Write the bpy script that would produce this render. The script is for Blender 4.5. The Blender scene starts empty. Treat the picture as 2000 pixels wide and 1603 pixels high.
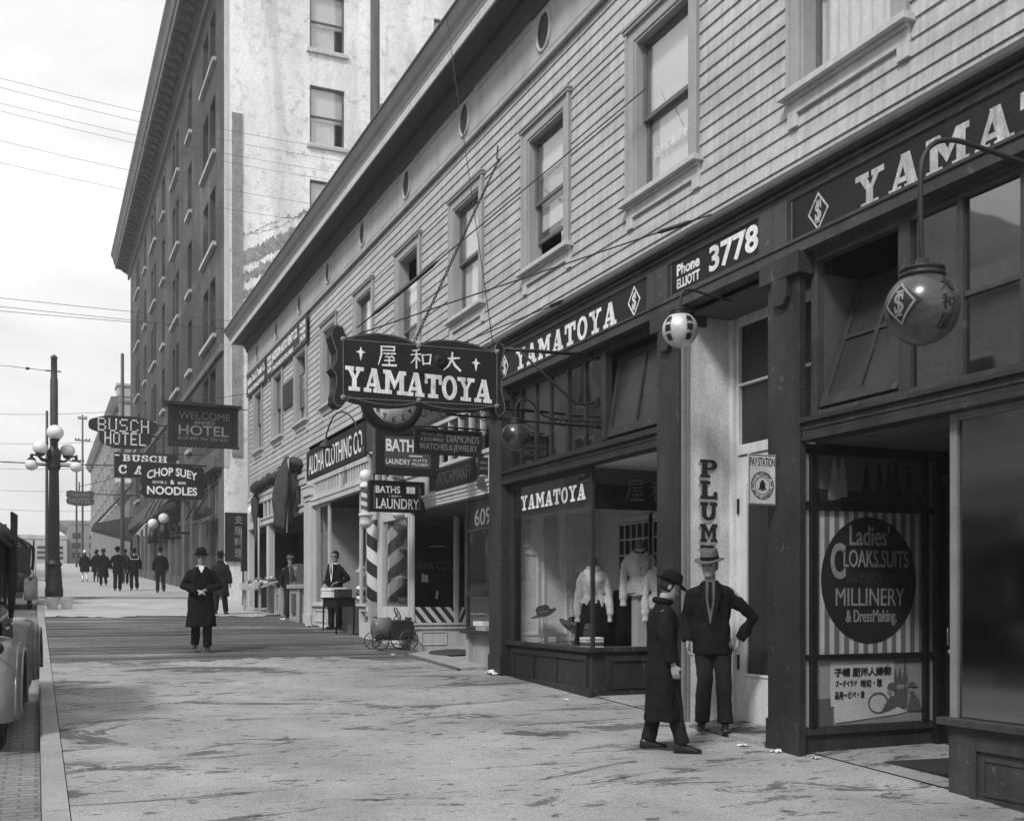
import bpy, bmesh, math, random
from mathutils import Vector, Matrix, geometry, noise
random.seed(7)
SC = bpy.context.scene
COL = SC.collection

# ------------------------------------------------------------------ camera, sky, sun, exposure
G = 0.0414                       # the street climbs away from the camera at 4 per cent
cd = bpy.data.cameras.new("camera")
cam = bpy.data.objects.new("camera", cd)
COL.objects.link(cam)
cam.location = (0, 0, 1.6)
cam.rotation_euler = (math.radians(90), 0, math.radians(-23.795))
cd.sensor_width = 36.0
cd.lens = 37.8
cd.shift_x = 0.002
cd.shift_y = 0.1842
cd.clip_end = 2000
SC.camera = cam

SUN_EL, SUN_AZ = math.radians(46), math.radians(-126)      # azimuth from +Y towards +X
wd = bpy.data.worlds.new("World")
SC.world = wd
wd.use_nodes = True
wn, wl = wd.node_tree.nodes, wd.node_tree.links
wn.clear()
sky = wn.new('ShaderNodeTexSky'); sky.sky_type = 'NISHITA'; sky.sun_disc = False
sky.sun_elevation = SUN_EL; sky.sun_rotation = SUN_AZ
bw = wn.new('ShaderNodeRGBToBW'); wl.new(sky.outputs[0], bw.inputs[0])
tc = wn.new('ShaderNodeTexCoord')
mp = wn.new('ShaderNodeMapping'); mp.inputs['Scale'].default_value = (1.0, 1.0, 2.4)
wl.new(tc.outputs['Generated'], mp.inputs[0])
n1 = wn.new('ShaderNodeTexNoise'); n1.inputs['Scale'].default_value = 2.3; n1.inputs['Detail'].default_value = 7
n1.inputs['Roughness'].default_value = 0.55; n1.inputs['Distortion'].default_value = 0.5
wl.new(mp.outputs[0], n1.inputs['Vector'])
cr = wn.new('ShaderNodeValToRGB')
cr.color_ramp.elements[0].position = 0.36; cr.color_ramp.elements[0].color = (4.3, 4.3, 4.3, 1)
cr.color_ramp.elements[1].position = 0.62; cr.color_ramp.elements[1].color = (6.9, 6.9, 6.9, 1)
wl.new(n1.outputs[0], cr.inputs[0])
mx = wn.new('ShaderNodeMix'); mx.data_type = 'RGBA'; mx.inputs[0].default_value = 0.9
wl.new(bw.outputs[0], mx.inputs[6]); wl.new(cr.outputs[0], mx.inputs[7])
bg = wn.new('ShaderNodeBackground'); bg.inputs[1].default_value = 0.105
wl.new(mx.outputs[2], bg.inputs[0])
wo = wn.new('ShaderNodeOutputWorld'); wl.new(bg.outputs[0], wo.inputs[0])

sd = bpy.data.lights.new("sun", 'SUN'); sd.energy = 1.5; sd.angle = math.radians(10); sd.color = (1, 1, 1)
sun = bpy.data.objects.new("sun", sd); COL.objects.link(sun)
_d = Vector((math.sin(SUN_AZ) * math.cos(SUN_EL), math.cos(SUN_AZ) * math.cos(SUN_EL), math.sin(SUN_EL)))
sun.rotation_euler = _d.to_track_quat('Z', 'Y').to_euler()
sun.location = (-20, 0, 40)
SC.view_settings.view_transform = 'Standard'
SC.view_settings.look = 'None'
SC.view_settings.exposure = 0.92
SC.view_settings.gamma = 1.0
SC.cycles.max_bounces = 8
SC.cycles.transparent_max_bounces = 12
SC.cycles.caustics_reflective = False
SC.cycles.caustics_refractive = False

# ------------------------------------------------------------------ helpers
def gz(y):
    return G * y

def V(*a):
    return Vector(a)

class MB:
    """collects shapes; build() links them as ONE mesh object"""
    def __init__(s):
        s.v = []; s.f = []; s.sm = []
    def add(s, vs, fs, smooth=False):
        b = len(s.v)
        s.v += [Vector(p) for p in vs]
        for f in fs:
            s.f.append([b + i for i in f]); s.sm.append(smooth)
        return s
    def box(s, x0, x1, y0, y1, z0, z1):
        if x0 > x1: x0, x1 = x1, x0
        if y0 > y1: y0, y1 = y1, y0
        if z0 > z1: z0, z1 = z1, z0
        vs = [(x0,y0,z0),(x1,y0,z0),(x1,y1,z0),(x0,y1,z0),(x0,y0,z1),(x1,y0,z1),(x1,y1,z1),(x0,y1,z1)]
        return s.add(vs, [(0,3,2,1),(4,5,6,7),(0,1,5,4),(1,2,6,5),(2,3,7,6),(3,0,4,7)])
    def obox(s, o, R, U, w, h, d):
        """box from corner o: w along R, h along U, d along R x U"""
        o = V(*o); R = V(*R); U = V(*U); N = R.cross(U)
        p = [o, o+R*w, o+R*w+U*h, o+U*h]
        vs = [q - N*0 for q in p] + [q + N*d for q in p]
        return s.add(vs, [(0,3,2,1),(4,5,6,7),(0,1,5,4),(1,2,6,5),(2,3,7,6),(3,0,4,7)])
    def quad(s, a, b, c, d):
        return s.add([a,b,c,d], [(0,1,2,3)])
    def prism(s, pts, o, R, U, d, smooth=False):
        """2-D outline pts in the frame o,R,U extruded by d along R x U (front face at d)"""
        o = V(*o); R = V(*R); U = V(*U); N = R.cross(U)
        P = [o + R*x + U*y for x, y in pts]; n = len(P)
        if sum(pts[i][0]*pts[(i+1)%n][1]-pts[(i+1)%n][0]*pts[i][1] for i in range(n)) < 0:
            P.reverse()
        tri = geometry.tessellate_polygon([[ (V(x,y,0)) for x,y in ([(q-o).dot(R),(q-o).dot(U)] for q in P)]])
        vs = P + [q + N*d for q in P]
        fs = []
        for t in tri:
            a,b,c = t
            A,B,C_ = [( (P[i]-o).dot(R), (P[i]-o).dot(U)) for i in (a,b,c)]
            if (B[0]-A[0])*(C_[1]-A[1])-(C_[0]-A[0])*(B[1]-A[1]) < 0: b,c = c,b
            fs.append((a+n,b+n,c+n)); fs.append((c,b,a))
        b0 = len(s.v)
        s.add(vs, fs)
        for i in range(n):
            j = (i+1) % n
            s.f.append([b0+i,b0+j,b0+j+n,b0+i+n]); s.sm.append(smooth)
        return s
    def tube(s, path, r, n=8, cap=True, smooth=True):
        path = [V(*p) for p in path]
        m = len(path); rs = r if isinstance(r, (list, tuple)) else [r]*m
        vs = []; up = None
        for i, p in enumerate(path):
            t = (path[min(i+1,m-1)] - path[max(i-1,0)]).normalized()
            if up is None:
                up = t.orthogonal().normalized()
            up = (up - t*up.dot(t)).normalized()
            w = t.cross(up)
            for k in range(n):
                a = 2*math.pi*k/n
                vs.append(p + (up*math.cos(a) + w*math.sin(a))*rs[i])
        fs = []
        for i in range(m-1):
            for k in range(n):
                k2 = (k+1) % n
                fs.append((i*n+k, i*n+k2, (i+1)*n+k2, (i+1)*n+k))
        s.add(vs, fs, smooth)
        if cap:
            b = len(s.v) - m*n
            s.f.append([b+k for k in range(n)][::-1]); s.sm.append(False)
            s.f.append([b+(m-1)*n+k for k in range(n)]); s.sm.append(False)
        return s
    def lathe(s, c, prof, n=20, smooth=True, axis='z', a0=0, a1=2*math.pi):
        c = V(*c); vs = []; full = abs(a1-a0-2*math.pi) < 1e-6
        cnt = n if full else n+1
        for r, z in prof:
            for k in range(cnt):
                a = a0 + (a1-a0)*k/n
                x, y = r*math.cos(a), r*math.sin(a)
                if axis == 'z': vs.append(c + V(x, y, z))
                elif axis == 'x': vs.append(c + V(z, x, y))
                else: vs.append(c + V(y, z, x))
        fs = []
        for i in range(len(prof)-1):
            for k in range(n):
                k2 = (k+1) % cnt
                fs.append((i*cnt+k, i*cnt+k2, (i+1)*cnt+k2, (i+1)*cnt+k))
        return s.add(vs, fs, smooth)
    def ball(s, c, r, n=16, sx=1, sy=1, sz=1):
        prof = [(max(1e-4, r*math.sin(math.pi*i/(n//2+2))), -r*math.cos(math.pi*i/(n//2+2))) for i in range(n//2+3)]
        b = len(s.v); s.lathe(c, prof, n)
        C = V(*c)
        for i in range(b, len(s.v)):
            q = s.v[i]-C; s.v[i] = C + V(q.x*sx, q.y*sy, q.z*sz)
        return s
    def loft(s, rings, cap=True, smooth=True):
        n = len(rings[0]); vs = [p for r in rings for p in r]; fs = []
        for i in range(len(rings)-1):
            for k in range(n):
                k2 = (k+1) % n
                fs.append((i*n+k, i*n+k2, (i+1)*n+k2, (i+1)*n+k))
        b = len(s.v)
        s.add(vs, fs, smooth)
        if cap:
            s.f.append([b+k for k in range(n)][::-1]); s.sm.append(smooth)
            s.f.append([b+(len(rings)-1)*n+k for k in range(n)]); s.sm.append(smooth)
        return s
    def mesh(s, name, off=V(0,0,0)):
        me = bpy.data.meshes.new(name)
        me.from_pydata([tuple(p - off) for p in s.v], [], s.f)
        me.polygons.foreach_set('use_smooth', s.sm)
        me.update()
        return me
    def build(s, name, mat, parent=None, at=None, bev=0, fix=True):
        base = wloc(parent) if parent is not None else V(*(at or (0,0,0)))
        me = s.mesh(name, base)
        if fix:
            bm = bmesh.new(); bm.from_mesh(me)
            bmesh.ops.recalc_face_normals(bm, faces=bm.faces); bm.to_mesh(me); bm.free()
        o = bpy.data.objects.new(name, me)
        COL.objects.link(o)
        if mat is not None: me.materials.append(mat)
        if parent is not None: o.parent = parent
        else: o.location = base
        if bev:
            b = o.modifiers.new('bevel', 'BEVEL'); b.width = bev; b.segments = 2; b.limit_method = 'ANGLE'
            b.harden_normals = False
        return o

def brush(mb, strokes, c, R, U, h, w=None, dep=.003):
    """brush strokes: polylines of (x, y, half-width) in a unit square"""
    c = V(*c); R = V(*R); U = V(*U); N = R.cross(U); w = w or h
    for k, st in enumerate(strokes):
        L_, R_ = [], []
        for i, (x, y, t) in enumerate(st):
            a = st[max(i-1,0)]; b = st[min(i+1,len(st)-1)]
            d = V(b[0]-a[0], b[1]-a[1], 0).normalized(); n = V(-d.y, d.x, 0)*t*.62
            L_.append((x+n.x, y+n.y)); R_.append((x-n.x, y-n.y))
        for i in range(len(st)-1):
            P = [L_[i], L_[i+1], R_[i+1], R_[i]]
            v = [c + R*(x-.5)*w + U*(y-.5)*h + N*dep*(1+.04*((k*3+i) % 13)) for x, y in P]
            b0 = [p - N*dep for p in v]
            mb.add(v + b0, [(0,1,2,3),(0,4,5,1),(2,6,7,3),(1,5,6,2),(3,7,4,0)])
BR = {'大': [[(.05,.60,.06),(.5,.66,.09),(.95,.72,.06)],[(.52,1,.06),(.5,.64,.10),(.32,.28,.09),(.02,.0,.03)],[(.5,.62,.06),(.66,.30,.11),(1.0,.02,.10)]],
 '和': [[(.44,.98,.03),(.27,.90,.07),(.06,.87,.05)],[(-.02,.66,.05),(.5,.74,.06)],[(.27,.92,.06),(.27,.0,.07)],[(.27,.66,.05),(.14,.40,.06),(-.02,.24,.02)],[(.28,.62,.04),(.40,.46,.08),(.47,.38,.04)],[(.57,.68,.06),(.62,.20,.07)],[(.55,.70,.05),(1.0,.76,.08),(.93,.26,.07)],[(.60,.27,.06),(.95,.32,.05)]],
 '屋': [[(.15,.94,.06),(.90,.98,.07)],[(.90,1.0,.06),(.86,.74,.06)],[(.15,.76,.05),(.87,.79,.05)],[(.17,.98,.07),(.17,.55,.08),(.0,.0,.03)],[(.28,.60,.05),(.96,.64,.06)],[(.56,.60,.05),(.36,.43,.05),(.80,.47,.05)],[(.72,.54,.03),(.88,.38,.07)],[(.32,.25,.05),(.90,.29,.06)],[(.60,.44,.05),(.60,.05,.06)],[(.20,.01,.07),(1.02,.05,.09)]]}
def split_boxes(mb, name, mat, parent, bev=0):
    """every box of the builder as a mesh of its own"""
    out = []
    for k in range(0, len(mb.v), 8):
        b = MB(); b.v = mb.v[k:k+8]; b.f = [[i-k for i in f] for f in mb.f if k <= f[0] < k+8]; b.sm = [False]*len(b.f)
        out.append(b.build(name, mat, parent, bev=bev))
    return out
SPLIT = {'pane','hinge','card','panel','side_strip','dark_glass','pier','star_','shade_colour_'}

def wloc(o):
    p = V(0,0,0)
    while o is not None:
        p += o.location; o = o.parent
    return p

def tag(o, label=None, cat=None, group=None, kind=None):
    if label: o['label'] = label
    if cat: o['category'] = cat
    if group: o['group'] = group
    if kind: o['kind'] = kind
    return o

def thing(name, label, cat, loc=(0,0,0), group=None):
    o = bpy.data.objects.new(name, None); COL.objects.link(o)
    o.location = loc; o.empty_display_size = 0.2
    return tag(o, label, cat, group)

def struct(mb, name, mat, at=(0,0,0)):
    return tag(mb.build(name, mat, None, at), None, None, None, 'structure')

def copy_tree(o, parent=None):
    c = o.copy(); COL.objects.link(c)
    if parent is not None: c.parent = parent
    for ch in [q for q in bpy.data.objects if q.parent == o]:
        copy_tree(ch, c)
    return c

# a scratch scene, so that evaluating one object does not touch the whole street
TMP = bpy.data.scenes.new('scratch')
def evaluated_mesh(o):
    TMP.collection.objects.link(o)
    vl = TMP.view_layers[0]; vl.update()
    dg = vl.depsgraph
    me = bpy.data.meshes.new_from_object(o.evaluated_get(dg))
    TMP.collection.objects.unlink(o)
    return me

# ------------------------------------------------------------------ lettering
_tc = {}
def _glyphs(body, ext, bold):
    key = (body, round(ext,4), round(bold,4))
    if key in _tc: return _tc[key]
    c = bpy.data.curves.new('lettering', 'FONT'); c.body = body
    c.extrude = 0.5; c.offset = bold; c.resolution_u = 4
    o = bpy.data.objects.new('lettering', c)
    me = evaluated_mesh(o)
    vs = [v.co.copy() for v in me.vertices]; fs = [tuple(p.vertices) for p in me.polygons]
    bpy.data.objects.remove(o); bpy.data.curves.remove(c); bpy.data.meshes.remove(me)
    _tc[key] = (vs, fs)
    return _tc[key]

def ring(cx, cy, rx, ry, wx, wy, a0=0, a1=360, n=26, pw=1.0):
    """list of quads forming part of an elliptical ring"""
    q = []
    for i in range(n):
        A = [math.radians(a0 + (a1-a0)*(i+k)/n) for k in (0,1)]
        P = lambda a, x, y: (cx + x*math.copysign(abs(math.cos(a))**pw, math.cos(a)), cy + y*math.copysign(abs(math.sin(a))**pw, math.sin(a)))
        q.append([P(A[0],rx,ry), P(A[1],rx,ry), P(A[1],rx-wx,ry-wy), P(A[0],rx-wx,ry-wy)])
    return q
def rc(a,b,c,d): return [[(a,b),(c,b),(c,d),(a,d)]]
def _slab(ch):
    if ch == 'Y': return .98, [[(.10,.95),(.36,.95),(.60,.45),(.385,.45)],[(.66,.95),(.86,.95),(.60,.45),(.47,.45)]] + rc(.385,.05,.60,.46)+rc(0,.85,.44,1)+rc(.58,.85,.98,1)+rc(.20,0,.785,.15)
    if ch == 'A': return 1.02, [[(.09,.08),(.24,.08),(.56,1),(.40,1)],[(.64,.08),(.92,.08),(.66,1),(.40,1)]]+rc(.24,.25,.75,.38)+rc(0,0,.38,.15)+rc(.53,0,1.02,.15)
    if ch == 'M': return 1.25, rc(.12,.05,.33,.95)+rc(.92,.05,1.14,.95)+[[(.12,1),(.42,1),(.72,.40),(.60,.22)],[(1.14,1),(.86,1),(.56,.34),(.62,.22)]]+rc(0,0,.46,.15)+rc(.79,0,1.25,.15)+rc(0,.85,.3,1)+rc(.95,.85,1.25,1)
    if ch == 'T': return .95, rc(0,.83,.95,1)+rc(.36,.05,.59,.9)+rc(.2,0,.75,.15)+rc(0,.6,.13,.86)+rc(.82,.6,.95,.86)
    if ch == 'O': return .86, ring(.43,.5,.43,.52,.20,.15)
    if ch == 'P': return .80, rc(.1,.05,.32,.95)+rc(0,0,.46,.15)+rc(0,.85,.5,1)+rc(.3,.43,.5,.56)+ring(.5,.715,.3,.285,.2,.14,-90,90,14)
    if ch == 'L': return .80, rc(.1,.05,.32,.95)+rc(0,0,.8,.15)+rc(0,.85,.46,1)+rc(.66,.1,.8,.4)
    if ch == 'U': return .95, rc(.1,.36,.32,.95)+rc(.67,.36,.85,.95)+rc(0,.85,.44,1)+rc(.55,.85,.95,1)+ring(.475,.36,.375,.38,.22,.16,180,360,16)
    if ch == 'E': return .82, rc(.1,.05,.32,.95)+rc(0,0,.82,.14)+rc(0,.86,.82,1)+rc(.3,.44,.58,.56)+rc(.68,.1,.82,.36)+rc(.68,.66,.82,.9)+rc(.48,.36,.58,.64)
    if ch == 'B': return .84, rc(.1,.05,.32,.95)+rc(0,0,.5,.14)+rc(0,.86,.5,1)+rc(.3,.44,.5,.56)+ring(.5,.75,.29,.25,.2,.13,-90,90,12)+ring(.5,.27,.34,.27,.21,.14,-90,90,12)
    if ch == 'H': return 1.0, rc(.1,.05,.32,.95)+rc(.68,.05,.9,.95)+rc(.3,.43,.7,.57)+rc(0,0,.43,.14)+rc(.57,0,1,.14)+rc(0,.86,.43,1)+rc(.57,.86,1,1)
    if ch == 'C': return .85, ring(.45,.5,.45,.52,.21,.15,48,312,24)+rc(.66,.62,.8,1)+rc(.7,.12,.8,.34)
    if ch == 'S': return .76, ring(.38,.735,.36,.275,.19,.14,20,270,18)+ring(.38,.275,.38,.285,.2,.14,-160,90,18)+rc(.62,.64,.74,1)+rc(.0,.0,.12,.36)
    if ch == 'I': return .5, rc(.14,.05,.36,.95)+rc(0,0,.5,.14)+rc(0,.86,.5,1)
    if ch == 'N': return 1.05, rc(.12,.05,.3,.95)+rc(.77,.05,.93,.95)+[[(.1,1),(.36,1),(.93,.0),(.72,.0)]]+rc(0,0,.42,.14)+rc(.64,.86,1.05,1)+rc(0,.86,.3,1)
    if ch == 'D': return .9, rc(.1,.05,.32,.95)+rc(0,0,.45,.14)+rc(0,.86,.45,1)+ring(.44,.5,.46,.5,.21,.14,-90,90,18)
    if ch == 'G': return .92, ring(.46,.5,.46,.52,.21,.15,48,330,24)+rc(.5,.38,.92,.5)+rc(.68,.1,.86,.45)+rc(.68,.62,.8,1)
    if ch == ' ': return .5, []
    return _slab('O')

def text(mb, body, o, R, U, h, w=None, bold=.012, font='sans', dep=.004, align='c', bend=0, gap=.13, wrap=None):
    """lettering of cap height about h, centred on o (or from o with align 'l'); R,U unit axes of its plane"""
    o = V(*o); R = V(*R); U = V(*U); N = R.cross(U)
    vs, fs = [], []
    if font == 'slab':
        x = 0; k = 0
        for ch in body:
            wd_, pl = _slab(ch)
            for p in pl:
                gx = sum(q[0] for q in p)/len(p); gy = sum(q[1] for q in p)/len(p)
                p = [(a + math.copysign(.022, a-gx), c + math.copysign(.010, c-gy)) for a, c in p]
                b = len(vs); e = 0.5 + 0.02*(k % 9); k += 1
                n = len(p)
                if sum(p[i][0]*p[(i+1)%n][1]-p[(i+1)%n][0]*p[i][1] for i in range(n)) < 0: p = p[::-1]
                vs += [V(x+a, c, e) for a, c in p]; fs.append(tuple(range(b, b+n)))
            x += wd_ + gap
    else:
        vs, fs = _glyphs(body, .5, bold)
    x0 = min(v.x for v in vs); x1 = max(v.x for v in vs); y0 = min(v.y for v in vs); y1 = max(v.y for v in vs)
    sy = h/(y1-y0); sx = (w/(x1-x0)) if w else sy
    W = (x1-x0)*sx
    out = []
    for v in vs:
        px = (v.x-x0)*sx - (W/2 if align == 'c' else 0)
        py = (v.y-y0)*sy - (h/2 if align == 'c' else 0)
        if bend:
            t = px/(W/2) if align == 'c' else 0
            py += bend*(1-t*t)
        pz = (v.z+.5)*dep
        if wrap:                       # wrap round a ball: (centre, radius, latitude)
            pass
        out.append(o + R*px + U*py + N*pz)
    return mb.add(out, fs)

# ------------------------------------------------------------------ materials (all grey: the photograph is black and white)
MATS = {}
def mat(name, c, rough=.75, var=.18, sc=2.0, st=(1,1,1), fine=.10, fsc=45., bump=.0, bsc=30., spec=.3, metal=0., streak=0., ssc=9., detail=5):
    m = bpy.data.materials.new(name); m.use_nodes = True
    nt = m.node_tree; N, L = nt.nodes, nt.links
    b = N['Principled BSDF']
    b.inputs['Roughness'].default_value = rough
    b.inputs['Metallic'].default_value = metal
    b.inputs['Specular IOR Level'].default_value = spec
    t = N.new('ShaderNodeTexCoord'); mpn = N.new('ShaderNodeMapping'); mpn.inputs['Scale'].default_value = st
    L.new(t.outputs['Object'], mpn.inputs[0])
    a = N.new('ShaderNodeTexNoise'); a.inputs['Scale'].default_value = sc; a.inputs['Detail'].default_value = detail
    a.inputs['Roughness'].default_value = .62
    L.new(mpn.outputs[0], a.inputs['Vector'])
    f = N.new('ShaderNodeTexNoise'); f.inputs['Scale'].default_value = fsc; f.inputs['Detail'].default_value = 2
    L.new(mpn.outputs[0], f.inputs['Vector'])
    r1 = N.new('ShaderNodeMapRange'); r1.inputs[1].default_value = .3; r1.inputs[2].default_value = .7
    r1.inputs[3].default_value = 1-var; r1.inputs[4].default_value = 1+var
    L.new(a.outputs[0], r1.inputs[0])
    r2 = N.new('ShaderNodeMapRange'); r2.inputs[1].default_value = .3; r2.inputs[2].default_value = .7
    r2.inputs[3].default_value = 1-fine; r2.inputs[4].default_value = 1+fine
    L.new(f.outputs[0], r2.inputs[0])
    mu = N.new('ShaderNodeMath'); mu.operation = 'MULTIPLY'
    L.new(r1.outputs[0], mu.inputs[0]); L.new(r2.outputs[0], mu.inputs[1])
    out = mu
    if streak:
        mp2 = N.new('ShaderNodeMapping'); mp2.inputs['Scale'].default_value = (1, 1, .07)
        L.new(t.outputs['Object'], mp2.inputs[0])
        s_ = N.new('ShaderNodeTexNoise'); s_.inputs['Scale'].default_value = ssc; s_.inputs['Detail'].default_value = 4
        L.new(mp2.outputs[0], s_.inputs['Vector'])
        r3 = N.new('ShaderNodeMapRange'); r3.inputs[1].default_value = .35; r3.inputs[2].default_value = .62
        r3.inputs[3].default_value = 1-streak; r3.inputs[4].default_value = 1.0
        L.new(s_.outputs[0], r3.inputs[0])
        m3 = N.new('ShaderNodeMath'); m3.operation = 'MULTIPLY'
        L.new(mu.outputs[0], m3.inputs[0]); L.new(r3.outputs[0], m3.inputs[1]); out = m3
    m2 = N.new('ShaderNodeMath'); m2.operation = 'MULTIPLY'; m2.inputs[1].default_value = c; m2.use_clamp = True
    L.new(out.outputs[0], m2.inputs[0])
    L.new(m2.outputs[0], b.inputs['Base Color'])
    m['out'] = m2.name
    if bump:
        bp = N.new('ShaderNodeBump'); bp.inputs['Strength'].default_value = bump; bp.inputs['Distance'].default_value = .01
        bn = N.new('ShaderNodeTexNoise'); bn.inputs['Scale'].default_value = bsc; bn.inputs['Detail'].default_value = 4
        L.new(mpn.outputs[0], bn.inputs['Vector']); L.new(bn.outputs[0], bp.inputs['Height'])
        L.new(bp.outputs[0], b.inputs['Normal'])
    MATS[name] = m
    return m

def patches(m, sc, lo, hi, dark, st=(1,1,1), det=6, seed=0., rgh=.6, dist=.4):
    """worn, damp or painted-light patches with a shape of their own laid over a material"""
    nt = m.node_tree; N, L = nt.nodes, nt.links
    b = N['Principled BSDF']; src = N[m['out']]
    t = N.new('ShaderNodeTexCoord'); mpn = N.new('ShaderNodeMapping')
    mpn.inputs['Scale'].default_value = st; mpn.inputs['Location'].default_value = (seed, seed*1.7, seed*.3)
    L.new(t.outputs['Object'], mpn.inputs[0])
    a = N.new('ShaderNodeTexNoise'); a.inputs['Scale'].default_value = sc; a.inputs['Detail'].default_value = det
    a.inputs['Roughness'].default_value = rgh; a.inputs['Distortion'].default_value = dist
    L.new(mpn.outputs[0], a.inputs['Vector'])
    r = N.new('ShaderNodeMapRange'); r.inputs[1].default_value = lo; r.inputs[2].default_value = hi
    r.inputs[3].default_value = 1; r.inputs[4].default_value = dark
    L.new(a.outputs[0], r.inputs[0])
    mu = N.new('ShaderNodeMath'); mu.operation = 'MULTIPLY'; mu.use_clamp = True
    L.new(src.outputs[0], mu.inputs[0]); L.new(r.outputs[0], mu.inputs[1])
    L.new(mu.outputs[0], b.inputs['Base Color']); m['out'] = mu.name
    return m

def glass(name, tint=.9, refl=.12, rough=.0):
    m = bpy.data.materials.new(name); m.use_nodes = True
    N, L = m.node_tree.nodes, m.node_tree.links; N.clear()
    tr = N.new('ShaderNodeBsdfTransparent'); tr.inputs[0].default_value = (tint,tint,tint,1)
    gl = N.new('ShaderNodeBsdfGlossy'); gl.inputs['Roughness'].default_value = rough
    gl.inputs[0].default_value = (1,1,1,1)
    fr = N.new('ShaderNodeFresnel'); fr.inputs[0].default_value = 1.5
    ad = N.new('ShaderNodeMath'); ad.operation = 'MULTIPLY_ADD'; ad.inputs[1].default_value = 1.3; ad.inputs[2].default_value = refl; ad.use_clamp = True
    L.new(fr.outputs[0], ad.inputs[0])
    ge = N.new('ShaderNodeNewGeometry'); iv = N.new('ShaderNodeMath'); iv.operation = 'SUBTRACT'; iv.inputs[0].default_value = 1.0
    L.new(ge.outputs['Backfacing'], iv.inputs[1])
    front = N.new('ShaderNodeMath'); front.operation = 'MULTIPLY'; L.new(ad.outputs[0], front.inputs[0]); L.new(iv.outputs[0], front.inputs[1])
    ad = front
    tcn = N.new('ShaderNodeTexCoord'); wv = N.new('ShaderNodeTexNoise'); wv.inputs['Scale'].default_value = 1.6; wv.inputs['Detail'].default_value = 1
    L.new(tcn.outputs['Object'], wv.inputs['Vector'])
    bp = N.new('ShaderNodeBump'); bp.inputs['Strength'].default_value = .06; bp.inputs['Distance'].default_value = .05
    L.new(wv.outputs[0], bp.inputs['Height']); L.new(bp.outputs[0], gl.inputs['Normal'])
    ms = N.new('ShaderNodeMixShader'); L.new(ad.outputs[0], ms.inputs[0]); L.new(tr.outputs[0], ms.inputs[1]); L.new(gl.outputs[0], ms.inputs[2])
    o = N.new('ShaderNodeOutputMaterial'); L.new(ms.outputs[0], o.inputs[0])
    MATS[name] = m
    return m

mat('clapboard', .51, .7, .12, 1.2, (1,1,1), .12, 60, streak=.22, ssc=22, bump=.08, bsc=80)
patches(MATS['clapboard'], 1.0, .40, .62, .86, (1,.12,7.3), 2, 4.)
patches(MATS['clapboard'], 30., .70, .74, .55, (1,1,1), 2, 8.)
mat('trim', .36, .65, .10, 1.6, fine=.06, streak=.12, ssc=14)
mat('trim_pale', .56, .65, .10, 1.6, fine=.06, streak=.16, ssc=12)
mat('frieze', .40, .7, .16, .9, fine=.08, streak=.15, ssc=6)
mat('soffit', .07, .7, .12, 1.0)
mat('crown', .30, .6, .12, .8)
mat('gutter', .16, .5, .2, 1.0)
mat('dark_paint', .030, .55, .25, 2.2, fine=.18, streak=.25, ssc=10, spec=.3, bump=.06)
patches(MATS['dark_paint'], 11., .64, .67, 2.6, (1,1,.6), 6, 3.)
patches(MATS['dark_paint'], 1.3, .45, .65, 1.5, (1,1,.4), 7, 13.)
mat('band_paint', .052, .55, .2, 1.4, fine=.15, streak=.28, ssc=9, spec=.3, bump=.06)
patches(MATS['band_paint'], 9., .65, .68, 2.2, (1,1,1), 6, 5.)
patches(MATS['band_paint'], 1.1, .45, .65, 1.45, (1,.5,1), 7, 15.)
mat('black_paint', .012, .45, .2, 3, spec=.4)
mat('sign_field', .018, .6, .2, 1.7, fine=.15, streak=.12, ssc=14, spec=.25)
mat('sign_dark', .018, .55, .25, 2.5, fine=.12, spec=.3)
mat('sign_edge', .012, .6, .2, 3)
mat('letter_white', .86, .6, .16, 6, fine=.14, fsc=60, streak=.2, ssc=26)
mat('letter_worn', .50, .6, .20, 7, fine=.2, fsc=60, streak=.3, ssc=30)
mat('letter_grey', .22, .6, .18, 6)
mat('letter_ghost', .028, .6, .2, 6)
mat('letter_faint', .075, .6, .2, 6)
mat('letter_black', .018, .55, .2, 4)
mat('plaster_panel', .62, .75, .22, 2.2, fine=.14, streak=.25, ssc=8)
mat('white_paint', .66, .6, .12, 2.4, fine=.08, streak=.14, ssc=16)
mat('cream_paint', .38, .65, .16, 2.0, fine=.10, streak=.2, ssc=14)
mat('blind', .84, .8, .08, 1.2, fine=.03)
mat('curtain', .75, .85, .12, 3)
mat('sash', .13, .6, .12, 4)
mat('iron', .016, .5, .25, 6, spec=.4)
mat('iron_grey', .055, .5, .3, 5, spec=.4)
mat('wood_pole', .10, .8, .3, 2, (4,4,.3), .2)
mat('globe_milk', .82, .35, .10, 3, spec=.5)
mat('globe_paint', .055, .27, .3, 3.5, fine=.2, metal=.15, spec=.8)
mat('globe_silver', .60, .42, .12, 3, fine=.1, metal=.35, spec=.5)
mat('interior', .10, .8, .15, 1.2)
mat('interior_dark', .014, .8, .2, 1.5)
mat('interior_pale', .62, .8, .12, 1.0)
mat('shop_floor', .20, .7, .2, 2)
mat('cloth_black', .009, .9, .25, 9, fine=.2, bump=.25, bsc=60, spec=.15)
mat('cloth_dark', .016, .9, .25, 8, fine=.2, bump=.25, bsc=60, spec=.15)
mat('cloth_grey', .035, .9, .25, 8, fine=.2, bump=.2, bsc=60, spec=.15)
mat('cloth_mid', .11, .9, .2, 8, fine=.2, bump=.2, bsc=60, spec=.15)
mat('cloth_white', .88, .85, .14, 7, fine=.08, bump=.08, bsc=60)
mat('felt', .085, .85, .2, 10, fine=.15)
mat('skin', .30, .6, .12, 12, fine=.06, spec=.3)
mat('hair', .012, .5, .2, 20)
mat('leather', .018, .35, .25, 12, spec=.5)
mat('paper', .74, .8, .08, 8)
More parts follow.
